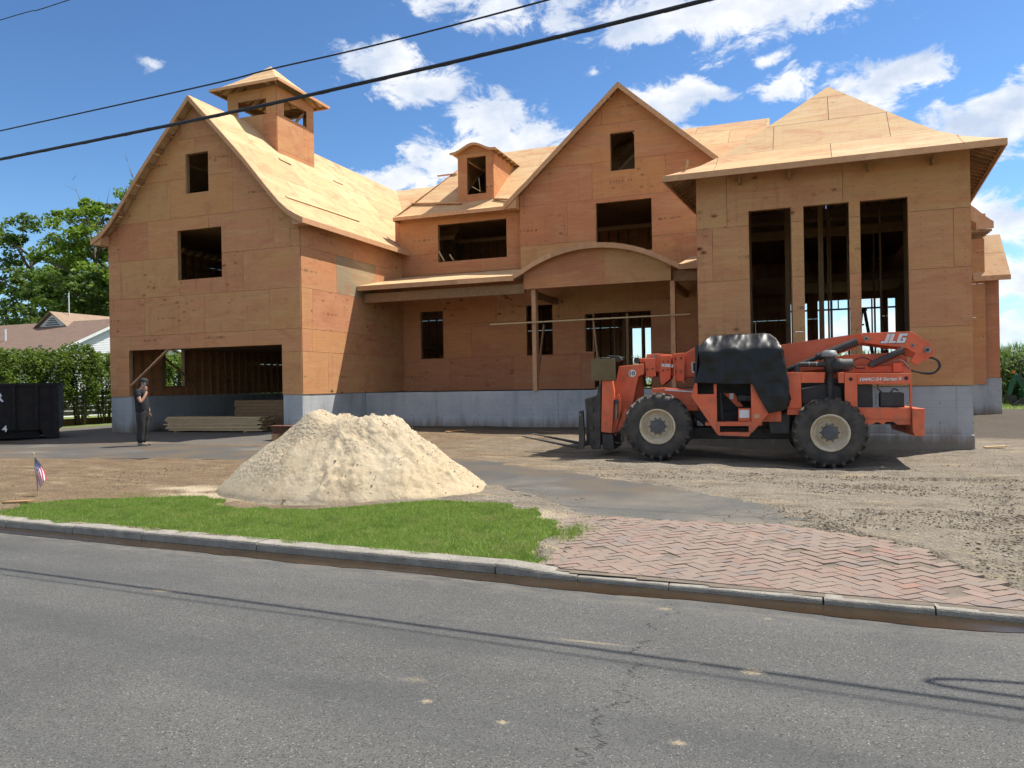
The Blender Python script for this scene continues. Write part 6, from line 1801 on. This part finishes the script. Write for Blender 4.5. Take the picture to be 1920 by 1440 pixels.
def leaves_mesh(name, centers, sizes, mat, up=0.4):
    n = len(centers)
    nrm = rng.normal(0, 1, (n, 3)); nrm[:, 2] = np.abs(nrm[:, 2]) + up; nrm /= np.linalg.norm(nrm, axis=1)[:, None]
    a = np.cross(nrm, rng.normal(0, 1, (n, 3))); a /= np.linalg.norm(a, axis=1)[:, None]; b_ = np.cross(nrm, a)
    s = np.asarray(sizes)[:, None]
    fold = nrm * s * .18
    v = np.stack([centers - a * s, centers - b_ * s * .55 + fold, centers + a * s, centers + b_ * s * .55 + fold], 1).reshape(-1, 3)
    me = bpy.data.meshes.new(name); N = len(v)
    me.vertices.add(N); me.vertices.foreach_set('co', v.ravel())
    me.loops.add(N); me.loops.foreach_set('vertex_index', np.arange(N, dtype=np.int32))
    me.polygons.add(n); me.polygons.foreach_set('loop_start', np.arange(0, N, 4, dtype=np.int32)); me.polygons.foreach_set('loop_total', np.full(n, 4, dtype=np.int32))
    me.materials.append(mat); me.update(); me.validate()
    return me
def tree(x, y, h, cr, seed, mat, label, trunk_h=.35, leaf=.17, count=9000, flat=.75, clump=.9, bare=0):
    rs = random.Random(seed); root = empty('tree', (x, y, .25), label, 'tree', 'trees behind the neighbouring house')
    mb = MB(); tips = []
    base = Vector((x, y, .1)); lean = Vector((rs.uniform(-.06, .06), rs.uniform(-.06, .06), 1))
    tr_ = h * .024
    pts = [base + lean * (h * .8 * k / 6) + Vector((rs.uniform(-.1, .1), rs.uniform(-.1, .1), 0)) * (k > 0) for k in range(7)]
    mb.tube(pts, [tr_ * (1 - .13 * k) for k in range(7)], 8)
    nl = 13
    for k in range(nl):
        f = trunk_h + (1 - trunk_h) * (k + .5) / nl
        p0 = base + lean * (h * .8 * f); a = k * 2.4 + rs.uniform(-.4, .4)
        prof = math.sin(min(1, (f - trunk_h) / (1 - trunk_h) * 1.15 + .12) * math.pi * .80) ** .8
        L = cr * max(.25, prof) * rs.uniform(.8, 1.1)
        rise = h * rs.uniform(.05, .17)
        p1 = p0 + Vector((math.cos(a) * L * .5, math.sin(a) * L * .5, rise * .65)); p2 = p0 + Vector((math.cos(a) * L, math.sin(a) * L, rise))
        mb.tube([p0, p1, p2], [tr_ * .34, tr_ * .2, tr_ * .07], 5)
        for q in range(5):
            s = rs.uniform(.3, 1); c_ = p0 + (p1 - p0) * min(1, s * 2) if s < .5 else p1 + (p2 - p1) * (s - .5) * 2
            e = c_ + Vector((rs.uniform(-1, 1), rs.uniform(-1, 1), rs.uniform(.1, 1))) * cr * .3
            mb.tube([c_, e], [tr_ * .1, tr_ * .03], 4); tips.append(e)
        tips.append(p2)
    for k in range(7): tips.append(base + lean * h * rs.uniform(.8, 1.0) + Vector((rs.uniform(-1, 1), rs.uniform(-1, 1), 0)) * cr * .35)
    for k in range(bare):
        a = rs.uniform(0, 6.28); p0 = base + lean * h * rs.uniform(.6, .75)
        e = p0 + Vector((math.cos(a) * cr * .6, math.sin(a) * cr * .6, h * rs.uniform(.25, .42)))
        mb.tube([p0, (p0 + e) / 2 + Vector((0, 0, .3)), e], [tr_ * .2, tr_ * .1, tr_ * .02], 4)
        for q in range(4):
            s = rs.uniform(.5, 1); c_ = p0 + (e - p0) * s; mb.tube([c_, c_ + Vector((rs.uniform(-.8, .8), rs.uniform(-.8, .8), rs.uniform(.3, 1.3)))], [tr_ * .05, tr_ * .012], 3)
    mb.build('trunk', BARK, root, smooth=True)
    T_ = np.array([t_[:] for t_ in tips]); per = count // len(T_)
    cs = []
    for c_ in T_:
        k = int(per * .56 * rs.uniform(.25, 1.75)); r = clump * .72 * rs.uniform(.5, 1.3)
        d_ = rng.normal(0, 1, (k, 3)); d_ /= np.linalg.norm(d_, axis=1)[:, None]
        d_ *= (rng.uniform(0, 1, k) ** .45)[:, None] * r; d_[:, 2] *= flat * .7
        cs.append(c_ + d_)
    cs = np.concatenate(cs)
    link('crown', leaves_mesh('crown', cs, rng.uniform(.6, 1.25, len(cs)) * leaf, mat), None, root)
    return root
tree(-63.0, 49, 17.2, 5.2, 3, LEAF_D, 'tall dark broadleaf tree at far left edge above the brown roof', count=13000, leaf=.20, clump=1.25)
tree(-56.0, 51, 18.0, 4.4, 5, LEAF_O, 'spreading olive tree with bare flat-topped branches, second from the left edge', trunk_h=.5, count=8500, leaf=.19, flat=.35, clump=1.15)
tree(-51.5, 45, 16.6, 4.6, 8, LEAF_B, 'bright green tree behind the small white gable vent', count=15000, leaf=.20, clump=1.2, bare=5)
tree(-50.5, 50, 18.6, 3.8, 12, LEAF_B, 'tall light green tree with bare twigs rising beside the garage gable', trunk_h=.4, count=11000, leaf=.19, clump=1.05, bare=7)
tree(-46.0, 46, 14.8, 4.2, 15, LEAF_B, 'green tree half hidden by the garage gable wall', count=12000, leaf=.19, clump=1.1)
tree(-66.0, 56, 15.2, 5.0, 17, LEAF_B, 'leafy tree low behind the dark one at the left edge', count=11000, leaf=.22, clump=1.3)
tree(-57.5, 46, 11.5, 4.4, 21, LEAF_D, 'low dark tree just above the ridge of the brown roof', trunk_h=.2, count=13000, leaf=.2, clump=1.2)
tree(-49.5, 43, 10.5, 4.0, 23, LEAF_D, 'low dark tree right of the small white gable vent', trunk_h=.2, count=12000, leaf=.2, clump=1.15)
# hedge of separate shrubs along the side boundary
def shrub_mesh(seed, h=3.2, r=.78):
    rs = random.Random(seed); mb = MB(); cs = []
    for k in range(11):
        a = rs.uniform(0, 6.28); r0 = rs.uniform(.02, .25); top = Vector((math.cos(a) * rs.uniform(.15, .6), math.sin(a) * rs.uniform(.15, .6), h * rs.uniform(.6, .92)))
        p0 = Vector((math.cos(a) * r0, math.sin(a) * r0, -.05)); mid = (p0 + top) / 2 + Vector((rs.uniform(-.1, .1), rs.uniform(-.1, .1), 0))
        mb.tube([p0, mid, top], [.026, .018, .006], 5)
    n = 5200
    z = rng.beta(3.0, 1.5, n) * h; a = rng.uniform(0, 6.28, n)
    lump = np.array([noise.noise(Vector((math.cos(q) * 1.6, math.sin(q) * 1.6, zz * 1.3 + seed))) for q, zz in zip(a, z)])
    rad = r * (1 + .45 * lump) * (np.clip(z / (h * .45), .35, 1)) * np.clip((h * 1.03 - z) / (h * .2), .15, 1) ** .5
    rr_ = rad * rng.uniform(.25, 1, n) ** .5
    c_ = np.stack([np.cos(a) * rr_, np.sin(a) * rr_, z + .15 * lump], 1)
    return mb.mesh('stem', [BARK], True), leaves_mesh('foliage', c_, rng.uniform(.6, 1.3, n) * .06, LEAF_H, .5)
SH = [shrub_mesh(s) for s in range(4)]
pos = ['leftmost of the hedge above the dumpster', 'second hedge shrub from the left edge', 'third hedge shrub from the left edge', 'hedge shrub over the middle of the dumpster', 'hedge shrub behind the dumpster\'s right end', 'thin-stemmed hedge shrub just right of the dumpster', 'hedge shrub midway between dumpster and garage pier', 'hedge shrub beside the left garage pier', 'hedge shrub showing through the garage\'s side window', 'hedge shrub behind the left garage wall', 'last hedge shrub but two behind the garage', 'last hedge shrub but one behind the garage', 'last hedge shrub behind the garage']
for k in range(13):
    y = 18.2 + k * 1.22 + random.uniform(-.15, .15); x = -27.15 + random.uniform(-.2, .2)
    root = empty('hedge_shrub', (x, y, gz(x, y) - .02), ['leafy green ' + q for q in pos][k], 'shrub', 'hedge shrubs along the side boundary', rz=random.uniform(0, 6))
    root.scale = (1.05, 1.05, random.uniform(.9, 1.06))
    for nm, me in zip(('stem', 'foliage'), SH[k % 4]):
        o = bpy.data.objects.new(nm, me); C.objects.link(o); o.parent = root
# low timber edging and white fence glimpsed through the stems
FW = simple('white_vinyl', (.72, .73, .74), (.62, .63, .65), .5, 3)
fz = empty('white_fence', (-28.2, 23, .25), 'low white board fence glimpsed between the hedge stems', 'fence')
for k in range(5):
    mb = MB(); mb.box(-28.22, -28.18, 16.5, 34, .62 + k * .2, .62 + k * .2 + .175); mb.build('board', FW, fz)
for k in range(8):
    mb = MB(); mb.box(-28.17, -28.08, 16.8 + k * 2.4, 16.9 + k * 2.4, .1, 1.7); mb.build('post', FW, fz)
mb = MB(); mb.box(-27.95, -27.8, 20, 26.4, .2, .5); tag(mb.build('garden_edging', simple('ochre_timber', (.30, .19, .06), (.22, .13, .05), .8)), 'ochre timber edging board at the hedge foot', 'edging')

# ------------------------------------------------------------------ neighbouring house
SHING = simple('brown_shingles', (.135, .085, .062), (.185, .12, .088), .92, 3, bump=.5, bscale=14)
nb = empty('neighbour_house', (-42, 34, .25), 'low white-sided house with brown shingle roof behind the hedge', 'house')
mb = MB(); mb.prism([(-36.35, 29.3, 3.62), (-36.35, 34.0, 5.72), (-64, 34.0, 5.72), (-64, 29.3, 3.62)], (0, 0, .08)); rf = mb.build('roof', SHING, nb)
mb = MB(); mb.prism([(-36.35, 38.7, 3.62), (-36.35, 34.0, 5.72), (-64, 34.0, 5.72), (-64, 38.7, 3.62)], (0, 0, .08)); mb.build('roof', SHING, nb)
mb = MB(); mb.box(-36.64, -36.6, 29.8, 38.2, .1, 3.7); mb.build('gable_wall', FW, nb)
for k in range(24):   # lapped siding boards up to the rake
    z0_ = 3.55 + k * .10
    if z0_ < 5.66:
        hy = 4.7 * (5.72 - z0_ - .1) / 2.1
        if hy > .1:
            mb = MB(); mb.prism([(-36.58, 34 - hy, z0_), (-36.58, 34 + hy, z0_), (-36.60, 34 + hy, z0_ + .105), (-36.60, 34 - hy, z0_ + .105)], (-.02, 0, 0)); mb.build('siding_board', FW, nb)
for k in range(32):
    z0_ = .25 + k * .105
    mb = MB(); mb.prism([(-36.575, 29.8, z0_), (-36.575, 38.2, z0_), (-36.595, 38.2, z0_ + .107), (-36.595, 29.8, z0_ + .107)], (-.02, 0, 0)); mb.build('siding_board', FW, nb)
mb = MB(); mb.box(-63.5, -36.66, 29.8, 29.9, .1, 3.62); mb.build('front_wall', FW, nb)
mb = MB(); mb.prism([(-36.33, 29.25, 3.50), (-36.33, 34, 5.62), (-36.33, 34, 5.78), (-36.33, 29.25, 3.66)], (-.05, 0, 0)); mb.build('rake_trim', FW, nb)
mb = MB(); mb.box(-64, -36.4, 29.2, 29.28, 3.48, 3.62); mb.build('gutter', FW, nb)
# small vented gable on the ridge
ga = (-41.35, 33.4)
mb = MB(); mb.prism([(-42.55, 33.3, 5.42), (-40.2, 33.3, 5.42), (ga[0], 33.3, 6.22)], (0, .1, 0)); vg = mb.build('vent_gable', FW, nb)
for k in range(4):
    w2 = .55 - k * .13
    mb = MB(); mb.box(ga[0] - w2, ga[0] + w2, 33.24, 33.299, 5.55 + k * .12, 5.61 + k * .12); mb.build('louvre', simple('louvre_grey', (.12, .13, .15), None, .6), vg)
for s in (-1, 1):
    mb = MB(); mb.prism([(ga[0] + s * 1.38, 33.1, 5.36), (ga[0], 33.1, 6.30), (ga[0], 33.1, 6.36), (ga[0] + s * 1.38, 33.1, 5.42)], (0, 12, 0)); mb.build('vent_gable_roof', simple('tan_shingles', (.30, .21, .145), (.24, .165, .11), .92, 3), nb)
mb = MB(); mb.tube([(-41.1, 34.2, 6.2), (-41.1, 34.2, 7.55)], .035, 6); mb.build('vent_pipe', FW, nb)
mb = MB(); mb.tube([(-42.6, 31.3, 4.5), (-42.6, 31.3, 5.25)], .06, 8); mb.build('vent_pipe', FW, nb)
mb = MB(); mb.tube([(-38.3, 30.1, 3.95), (-38.3, 30.1, 4.15)], .10, 8); mb.build('roof_vent', STEEL, nb)

# ------------------------------------------------------------------ corn beyond the plot
def corn():
    V = []; F = []; n = 0
    for k in range(2600):
        x = rng.uniform(-14, 40) if k < 1500 else rng.uniform(5, 18); y = 44.4 + rng.uniform(0, 5); h = rng.uniform(2.3, 3.0)
        vs = [(x - .02, y, .1), (x + .02, y, .1), (x, y, .1 + h)]; fs = [(0, 1, 2)]
        for j in range(9):
            z = .5 + h * .86 * j / 9 + rng.uniform(-.1, .1); a = rng.uniform(0, 6.28); L = rng.uniform(.45, .8)
            dx, dy = math.cos(a), math.sin(a); px_, py_ = -dy * .045, dx * .045
            up = rng.uniform(.25, .55); i0 = len(vs)
            vs += [(x, y, z), (x + dx * L * .5 + px_, y + dy * L * .5 + py_, z + up * L), (x + dx * L * .5 - px_, y + dy * L * .5 - py_, z + up * L), (x + dx * L, y + dy * L, z + up * L * .55)]
            fs += [(i0, i0 + 1, i0 + 2), (i0 + 1, i0 + 3, i0 + 2)]
        for j in range(4):
            a = rng.uniform(0, 6.28); i0 = len(vs)
            vs += [(x - .012, y, h), (x + .012, y, h), (x + math.cos(a) * .13, y + math.sin(a) * .13, h + rng.uniform(.3, .5))]; fs += [(i0, i0 + 1, i0 + 2)]
        V += vs; F += [tuple(q + n for q in f) for f in fs]; n += len(vs)
    mb = MB(); mb.add(V, F)
    me = bpy.data.meshes.new('corn'); me.from_pydata(mb.v, [], mb.f)
    return tag(link('cornfield', me, leaf_mat('corn_leaves', [(0, (.06, .12, .02)), (.7, (.12, .20, .04)), (1, (.22, .27, .09))])), 'tall green corn standing beyond the plot', 'corn', kind='stuff')
corn()
P = np.stack([rng.uniform(-12, 30, 16000), rng.uniform(37.5, 44.5, 16000)], 1)
B = blades(P, .05, .16, .012)
me = bpy.data.meshes.new('rough_grass'); n = len(B)
me.vertices.add(n); me.vertices.foreach_set('co', B.ravel()); me.loops.add(n); me.loops.foreach_set('vertex_index', np.arange(n, dtype=np.int32))
me.polygons.add(n // 3); me.polygons.foreach_set('loop_start', np.arange(0, n, 3, dtype=np.int32)); me.polygons.foreach_set('loop_total', np.full(n // 3, 3, dtype=np.int32)); me.update(); me.validate()
tag(link('rough_grass', me, MATS['grass_blade']), 'rough grass margin in front of the corn', 'grass', kind='stuff')

# ------------------------------------------------------------------ green tractor with backhoe, cut by the right edge
GREEN = simple('green_tractor_paint', (.012, .085, .035), (.02, .12, .05), .4, 4); YEL = simple('orange_beacon', (.75, .25, .03), None, .4)
tc = empty('tractor', (10.4, 41.8, .2), 'green compact tractor with backhoe and roll hoop parked by the corn', 'tractor')
def tb(name, pts, r, mat, n=8):
    mb = MB(); mb.tube(pts, r, n); return mb.build(name, mat, tc)
def tplate(name, poly, y0, y1, mat):
    mb = MB(); mb.prism([(x, y0, z) for x, z in poly], (0, y1 - y0, 0)); return bevel(mb.build(name, mat, tc), .02)
tplate('backhoe_boom', [(9.28, 1.70), (9.42, 1.66), (9.78, 1.10), (9.70, .62), (9.55, .62), (9.52, 1.02), (9.30, 1.42)], 41.7, 41.9, GREEN)
tplate('backhoe_arm', [(9.25, 1.68), (9.38, 1.60), (9.12, .72), (8.98, .62), (8.93, .78), (9.06, 1.25)], 41.65, 41.85, GREEN)
tplate('bucket', [(8.92, .72), (9.30, .66), (9.36, .32), (9.14, .22), (8.95, .42)], 41.5, 42.1, BLACKM)
tplate('backhoe_frame', [(9.50, .95), (9.95, 1.05), (10.0, .45), (9.55, .35)], 41.4, 42.2, GREEN)
tplate('stabiliser', [(9.40, .55), (9.52, .60), (9.45, .22), (9.05, .20), (9.05, .26)], 41.2, 41.35, BLACKM)
tb('roll_hoop', [(9.72, 41.3, 1.2), (9.40, 41.3, 1.5), (9.33, 41.3, 2.15), (9.42, 41.3, 2.28), (9.6, 41.3, 2.30), (10.6, 42.3, 2.30), (10.7, 42.3, 2.15), (10.7, 42.3, 1.2)], .035, BLACKM)
tplate('bonnet', [(10.5, 1.25), (12.2, 1.2), (12.3, .7), (10.5, .7)], 41.5, 42.1, GREEN); tplate('seat', [(9.9, 1.25), (10.25, 1.25), (10.25, 1.15), (9.9, 1.15)], 41.6, 42.0, BLACKM); tplate('seat_back', [(9.84, 1.6), (9.92, 1.62), (9.96, 1.2), (9.88, 1.2)], 41.6, 42.0, BLACKM)
tb('beacon', [(9.22, 41.75, 1.70), (9.22, 41.75, 1.84)], .07, YEL, 10)
for x, y, r in ((10.3, 41.15, .6), (10.3, 42.45, .6), (12.0, 41.3, .38), (12.0, 42.3, .38)):
    mb = MB(); mb.lathe((x, y - .14, r + .18), Y_, [(.05, 0), (r * .55, 0), (r * .6, .02), (r * .95, .03), (r, .07), (r, .21), (r * .95, .25), (r * .6, .26), (.05, .26)], 28); mb.build('wheel', TYRE, tc, smooth=True)
# step ladder standing inside the bay
ld = empty('step_ladder', (1.9, 27, 1.35), 'dark step ladder standing inside the bay\'s right window', 'ladder')
mb = MB(); mb.beam((1.60, 27.0, 1.36), (1.86, 27, 3.74), .05, .09, (0, 1, 0)); mb.build('leg', BLACKM, ld); mb = MB(); mb.beam((2.30, 27, 1.36), (1.94, 27, 3.74), .05, .09, (0, 1, 0)); mb.build('leg', BLACKM, ld)
mb = MB(); mb.beam((1.60, 27.5, 1.36), (1.86, 27.5, 3.74), .05, .09, (0, 1, 0)); mb.build('leg', BLACKM, ld); mb = MB(); mb.beam((2.30, 27.5, 1.36), (1.94, 27.5, 3.74), .05, .09, (0, 1, 0)); mb.build('leg', BLACKM, ld)
mb = MB(); mb.box(1.82, 1.99, 26.95, 27.55, 3.74, 3.80); mb.build('top_step', BLACKM, ld)
for k in range(6):
    z = 1.65 + k * .33; x = 1.63 + (z - 1.36) * .109
    mb = MB(); mb.box(x, x + .07, 27.03, 27.47, z, z + .03); mb.build('rung', BLACKM, ld)

# ------------------------------------------------------------------ person on the phone
SKIN = simple('skin', (.50, .27, .19), (.42, .21, .14), .5, 9)
CLOTH = simple('black_shirt', (.008, .009, .013), (.014, .015, .02), .85, 8, bump=.3, bscale=30)
TROU = simple('black_trousers', (.012, .012, .013), (.024, .024, .024), .8, 10, bump=.5, bscale=14)
CAPM = simple('black_cap', (.014, .014, .015), (.022, .022, .023), .8, 12)
SHOE = simple('tan_shoe', (.26, .22, .18), (.18, .15, .12), .7, 9)
MP = Vector((-15.97, 15.38, gz(-15.97, 15.38) + .012))
mf = Vector((math.cos(YAW * .9), math.sin(YAW * .9), 0)); ml = Vector((-mf.y, mf.x, 0))     # facing image-right; ml points to his far (left) side
def mp(f, l, z): return MP + mf * f + ml * l + Vector((0, 0, z))
def skin_mesh(nodes, edges, name, sub=2):
    me = bpy.data.meshes.new(name); me.from_pydata([mp(*n_[0]) for n_ in nodes], edges, [])
    ob = bpy.data.objects.new(name, me); C.objects.link(ob)
    md = ob.modifiers.new('s', 'SKIN'); md.use_smooth_shade = True
    sv = me.skin_vertices[0].data
    for k, n_ in enumerate(nodes):
        r = n_[1]; sv[k].radius = r if isinstance(r, tuple) else (r, r); sv[k].use_root = (k == 0)
    ss = ob.modifiers.new('u', 'SUBSURF'); ss.levels = sub; ss.render_levels = sub
    bpy.context.view_layer.update()
    out = bpy.data.meshes.new_from_object(ob.evaluated_get(bpy.context.evaluated_depsgraph_get()))
    bpy.data.objects.remove(ob)
    out.polygons.foreach_set('use_smooth', [True] * len(out.polygons))
    return out
# continuous body: pelvis, spine, neck, head bowed forward, both arms, legs
BN = [((0, 0, .92), (.07, .06)), ((-.01, 0, 1.10), (.10, .08)), ((-.03, 0, 1.28), (.11, .085)), ((-.03, 0, 1.40), (.10, .075)), ((.015, 0, 1.48), .055), ((.05, 0, 1.555), (.075, .07)), ((.065, 0, 1.625), (.09, .078)), ((.05, 0, 1.68), (.075, .065)),
      ((-.02, -.19, 1.38), .058), ((.07, -.24, 1.15), .045), ((.10, -.235, 1.12), .042), ((.165, -.15, 1.30), .033), ((.175, -.10, 1.40), .026),
      ((-.03, .19, 1.38), .058), ((-.03, .23, 1.14), .045), ((.06, .22, .92), .033), ((.08, .20, .85), .026),
      ((0, -.095, .80), .06), ((.015, -.10, .50), .05), ((-.02, -.105, .10), .042), ((0, .095, .80), .06), ((.02, .10, .50), .05), ((-.05, .11, .10), .042)]
BE = [(0, 1), (1, 2), (2, 3), (3, 4), (4, 5), (5, 6), (6, 7), (3, 8), (8, 9), (9, 10), (10, 11), (11, 12), (3, 13), (13, 14), (14, 15), (15, 16), (0, 17), (17, 18), (18, 19), (0, 20), (20, 21), (21, 22)]
body_me = skin_mesh(BN, BE, 'person')
person = link('person', body_me, SKIN); tag(person, 'person in black shirt, trousers and backwards cap standing with a phone to the ear', 'person')
def ppart(name, me, mat): return link(name, me, mat, person)
ppart('shirt', skin_mesh([((.01, 0, .80), (.20, .17)), ((0, 0, .95), (.205, .175)), ((.0, 0, 1.08), (.205, .175)), ((-.03, 0, 1.26), (.20, .155)), ((-.03, 0, 1.39), (.17, .12)), ((0, 0, 1.45), .07), ((-.02, -.18, 1.385), .08), ((.03, -.235, 1.24), .072), ((-.03, .18, 1.385), .08), ((-.03, .235, 1.22), .07)],
                         [(0, 1), (1, 2), (2, 3), (3, 4), (4, 5), (4, 6), (6, 7), (4, 8), (8, 9)], 'shirt'), CLOTH)
ppart('trousers', skin_mesh([((0, 0, .98), (.17, .14)), ((0, 0, .84), (.175, .14)), ((.01, -.10, .74), .125), ((.02, -.105, .48), .105), ((-.005, -.11, .22), .098), ((-.005, -.11, .055), .10), ((.0, .10, .74), .125), ((.02, .105, .48), .10), ((-.04, .11, .22), .095), ((-.04, .11, .055), .098)],
                            [(0, 1), (1, 2), (2, 3), (3, 4), (4, 5), (1, 6), (6, 7), (7, 8), (8, 9)], 'trousers'), TROU)
for l, f in ((-.11, .0), (.11, -.03)):
    ppart('shoe', skin_mesh([((f - .08, l, .045), (.042, .045)), ((f + .02, l, .05), (.046, .05)), ((f + .12, l, .032), (.044, .034)), ((f + .19, l, .026), (.032, .026))], [(0, 1), (1, 2), (2, 3)], 'shoe'), SHOE)
# hand with fingers round the phone, far hand relaxed
def hand(base, dirv, palmn, nm):
    nodes = [((base[0], base[1], base[2]), .024), ((base[0] + dirv[0] * .06, base[1] + dirv[1] * .06, base[2] + dirv[2] * .06), (.032, .018))]; edges = [(0, 1)]
    for k in range(4):
        o_ = (k - 1.5) * .017; L = (.062, .075, .07, .055)[k]
        p0 = [nodes[1][0][i] + palmn[i] * o_ for i in range(3)]; p1 = [p0[i] + dirv[i] * L * .6 for i in range(3)]; p2 = [p1[i] + dirv[i] * L * .3 - (0, -.03, 0)[i] * 1.0 for i in range(3)]
        i0 = len(nodes); nodes += [(tuple(p0), .010), (tuple(p1), .009), (tuple(p2), .008)]; edges += [(1, i0), (i0, i0 + 1), (i0 + 1, i0 + 2)]
    i0 = len(nodes); t0 = [nodes[0][0][i] + dirv[i] * .025 - palmn[i] * .03 for i in range(3)]; t1 = [t0[i] + dirv[i] * .05 - palmn[i] * .015 for i in range(3)]
    nodes += [(tuple(t0), .012), (tuple(t1), .010)]; edges += [(0, i0), (i0, i0 + 1)]
    return ppart(nm, skin_mesh(nodes, edges, nm, 1), SKIN)
hand((.175, -.10, 1.40), (-.25, .02, .96), (.96, 0, .25), 'right_hand'); hand((.08, .20, .85), (.25, 0, -.96), (.9, 0, .3), 'left_hand')
# face, ear and cap
mb = MB(); mb.prism([mp(.140, -.012, 1.60), mp(.140, .012, 1.60), mp(.172, .0, 1.585), mp(.142, 0, 1.645)], ml * .002); ppart('nose', mb.mesh('nose', [SKIN]), SKIN)
mb = MB(); mb.lathe(mp(.045, -.078, 1.61), -ml, [(.001, .006), (.02, .006), (.028, 0), (.02, -.004)], 10); ppart('ear', mb.mesh('ear', [SKIN], True), SKIN)
mb = MB(); mb.lathe(mp(.062, 0, 1.655), mf * .22 + Z_, [(.104, -.02), (.106, .0), (.10, .035), (.078, .07), (.04, .087), (.001, .091)], 20)
cap = ppart('cap', mb.mesh('cap', [CAPM], True), CAPM)
pts = []
for j in range(5):
    for i in range(9):
        q = -1 + 2 * i / 8; r = .09 + .085 * j / 4
        a = math.pi + q * .85
        pts.append(mp(.055 + math.cos(a) * r * (1 if j else .98), math.sin(a) * .095 * (1 - .15 * j / 4), 1.645 - .010 * j - .03 * q * q - .02 * (j / 4)))
mb = MB(); mb.grid(pts, 9, 5); o = link('brim', mb.mesh('brim', [CAPM], True), CAPM, cap); sd = o.modifiers.new('t', 'SOLIDIFY'); sd.thickness = .005
ph = MB(); ph.obox(mp(.115, -.095, 1.565), (mf * .45 + Z_ * .9).normalized(), (mf * .9 - Z_ * .45).normalized(), ml, .06, .03, .005)
tag(bevel(ph.build('mobile_phone', simple('grey_phone', (.22, .22, .24), (.3, .3, .32), .3)), .003), 'grey mobile phone held to the ear of the person in black', 'phone')
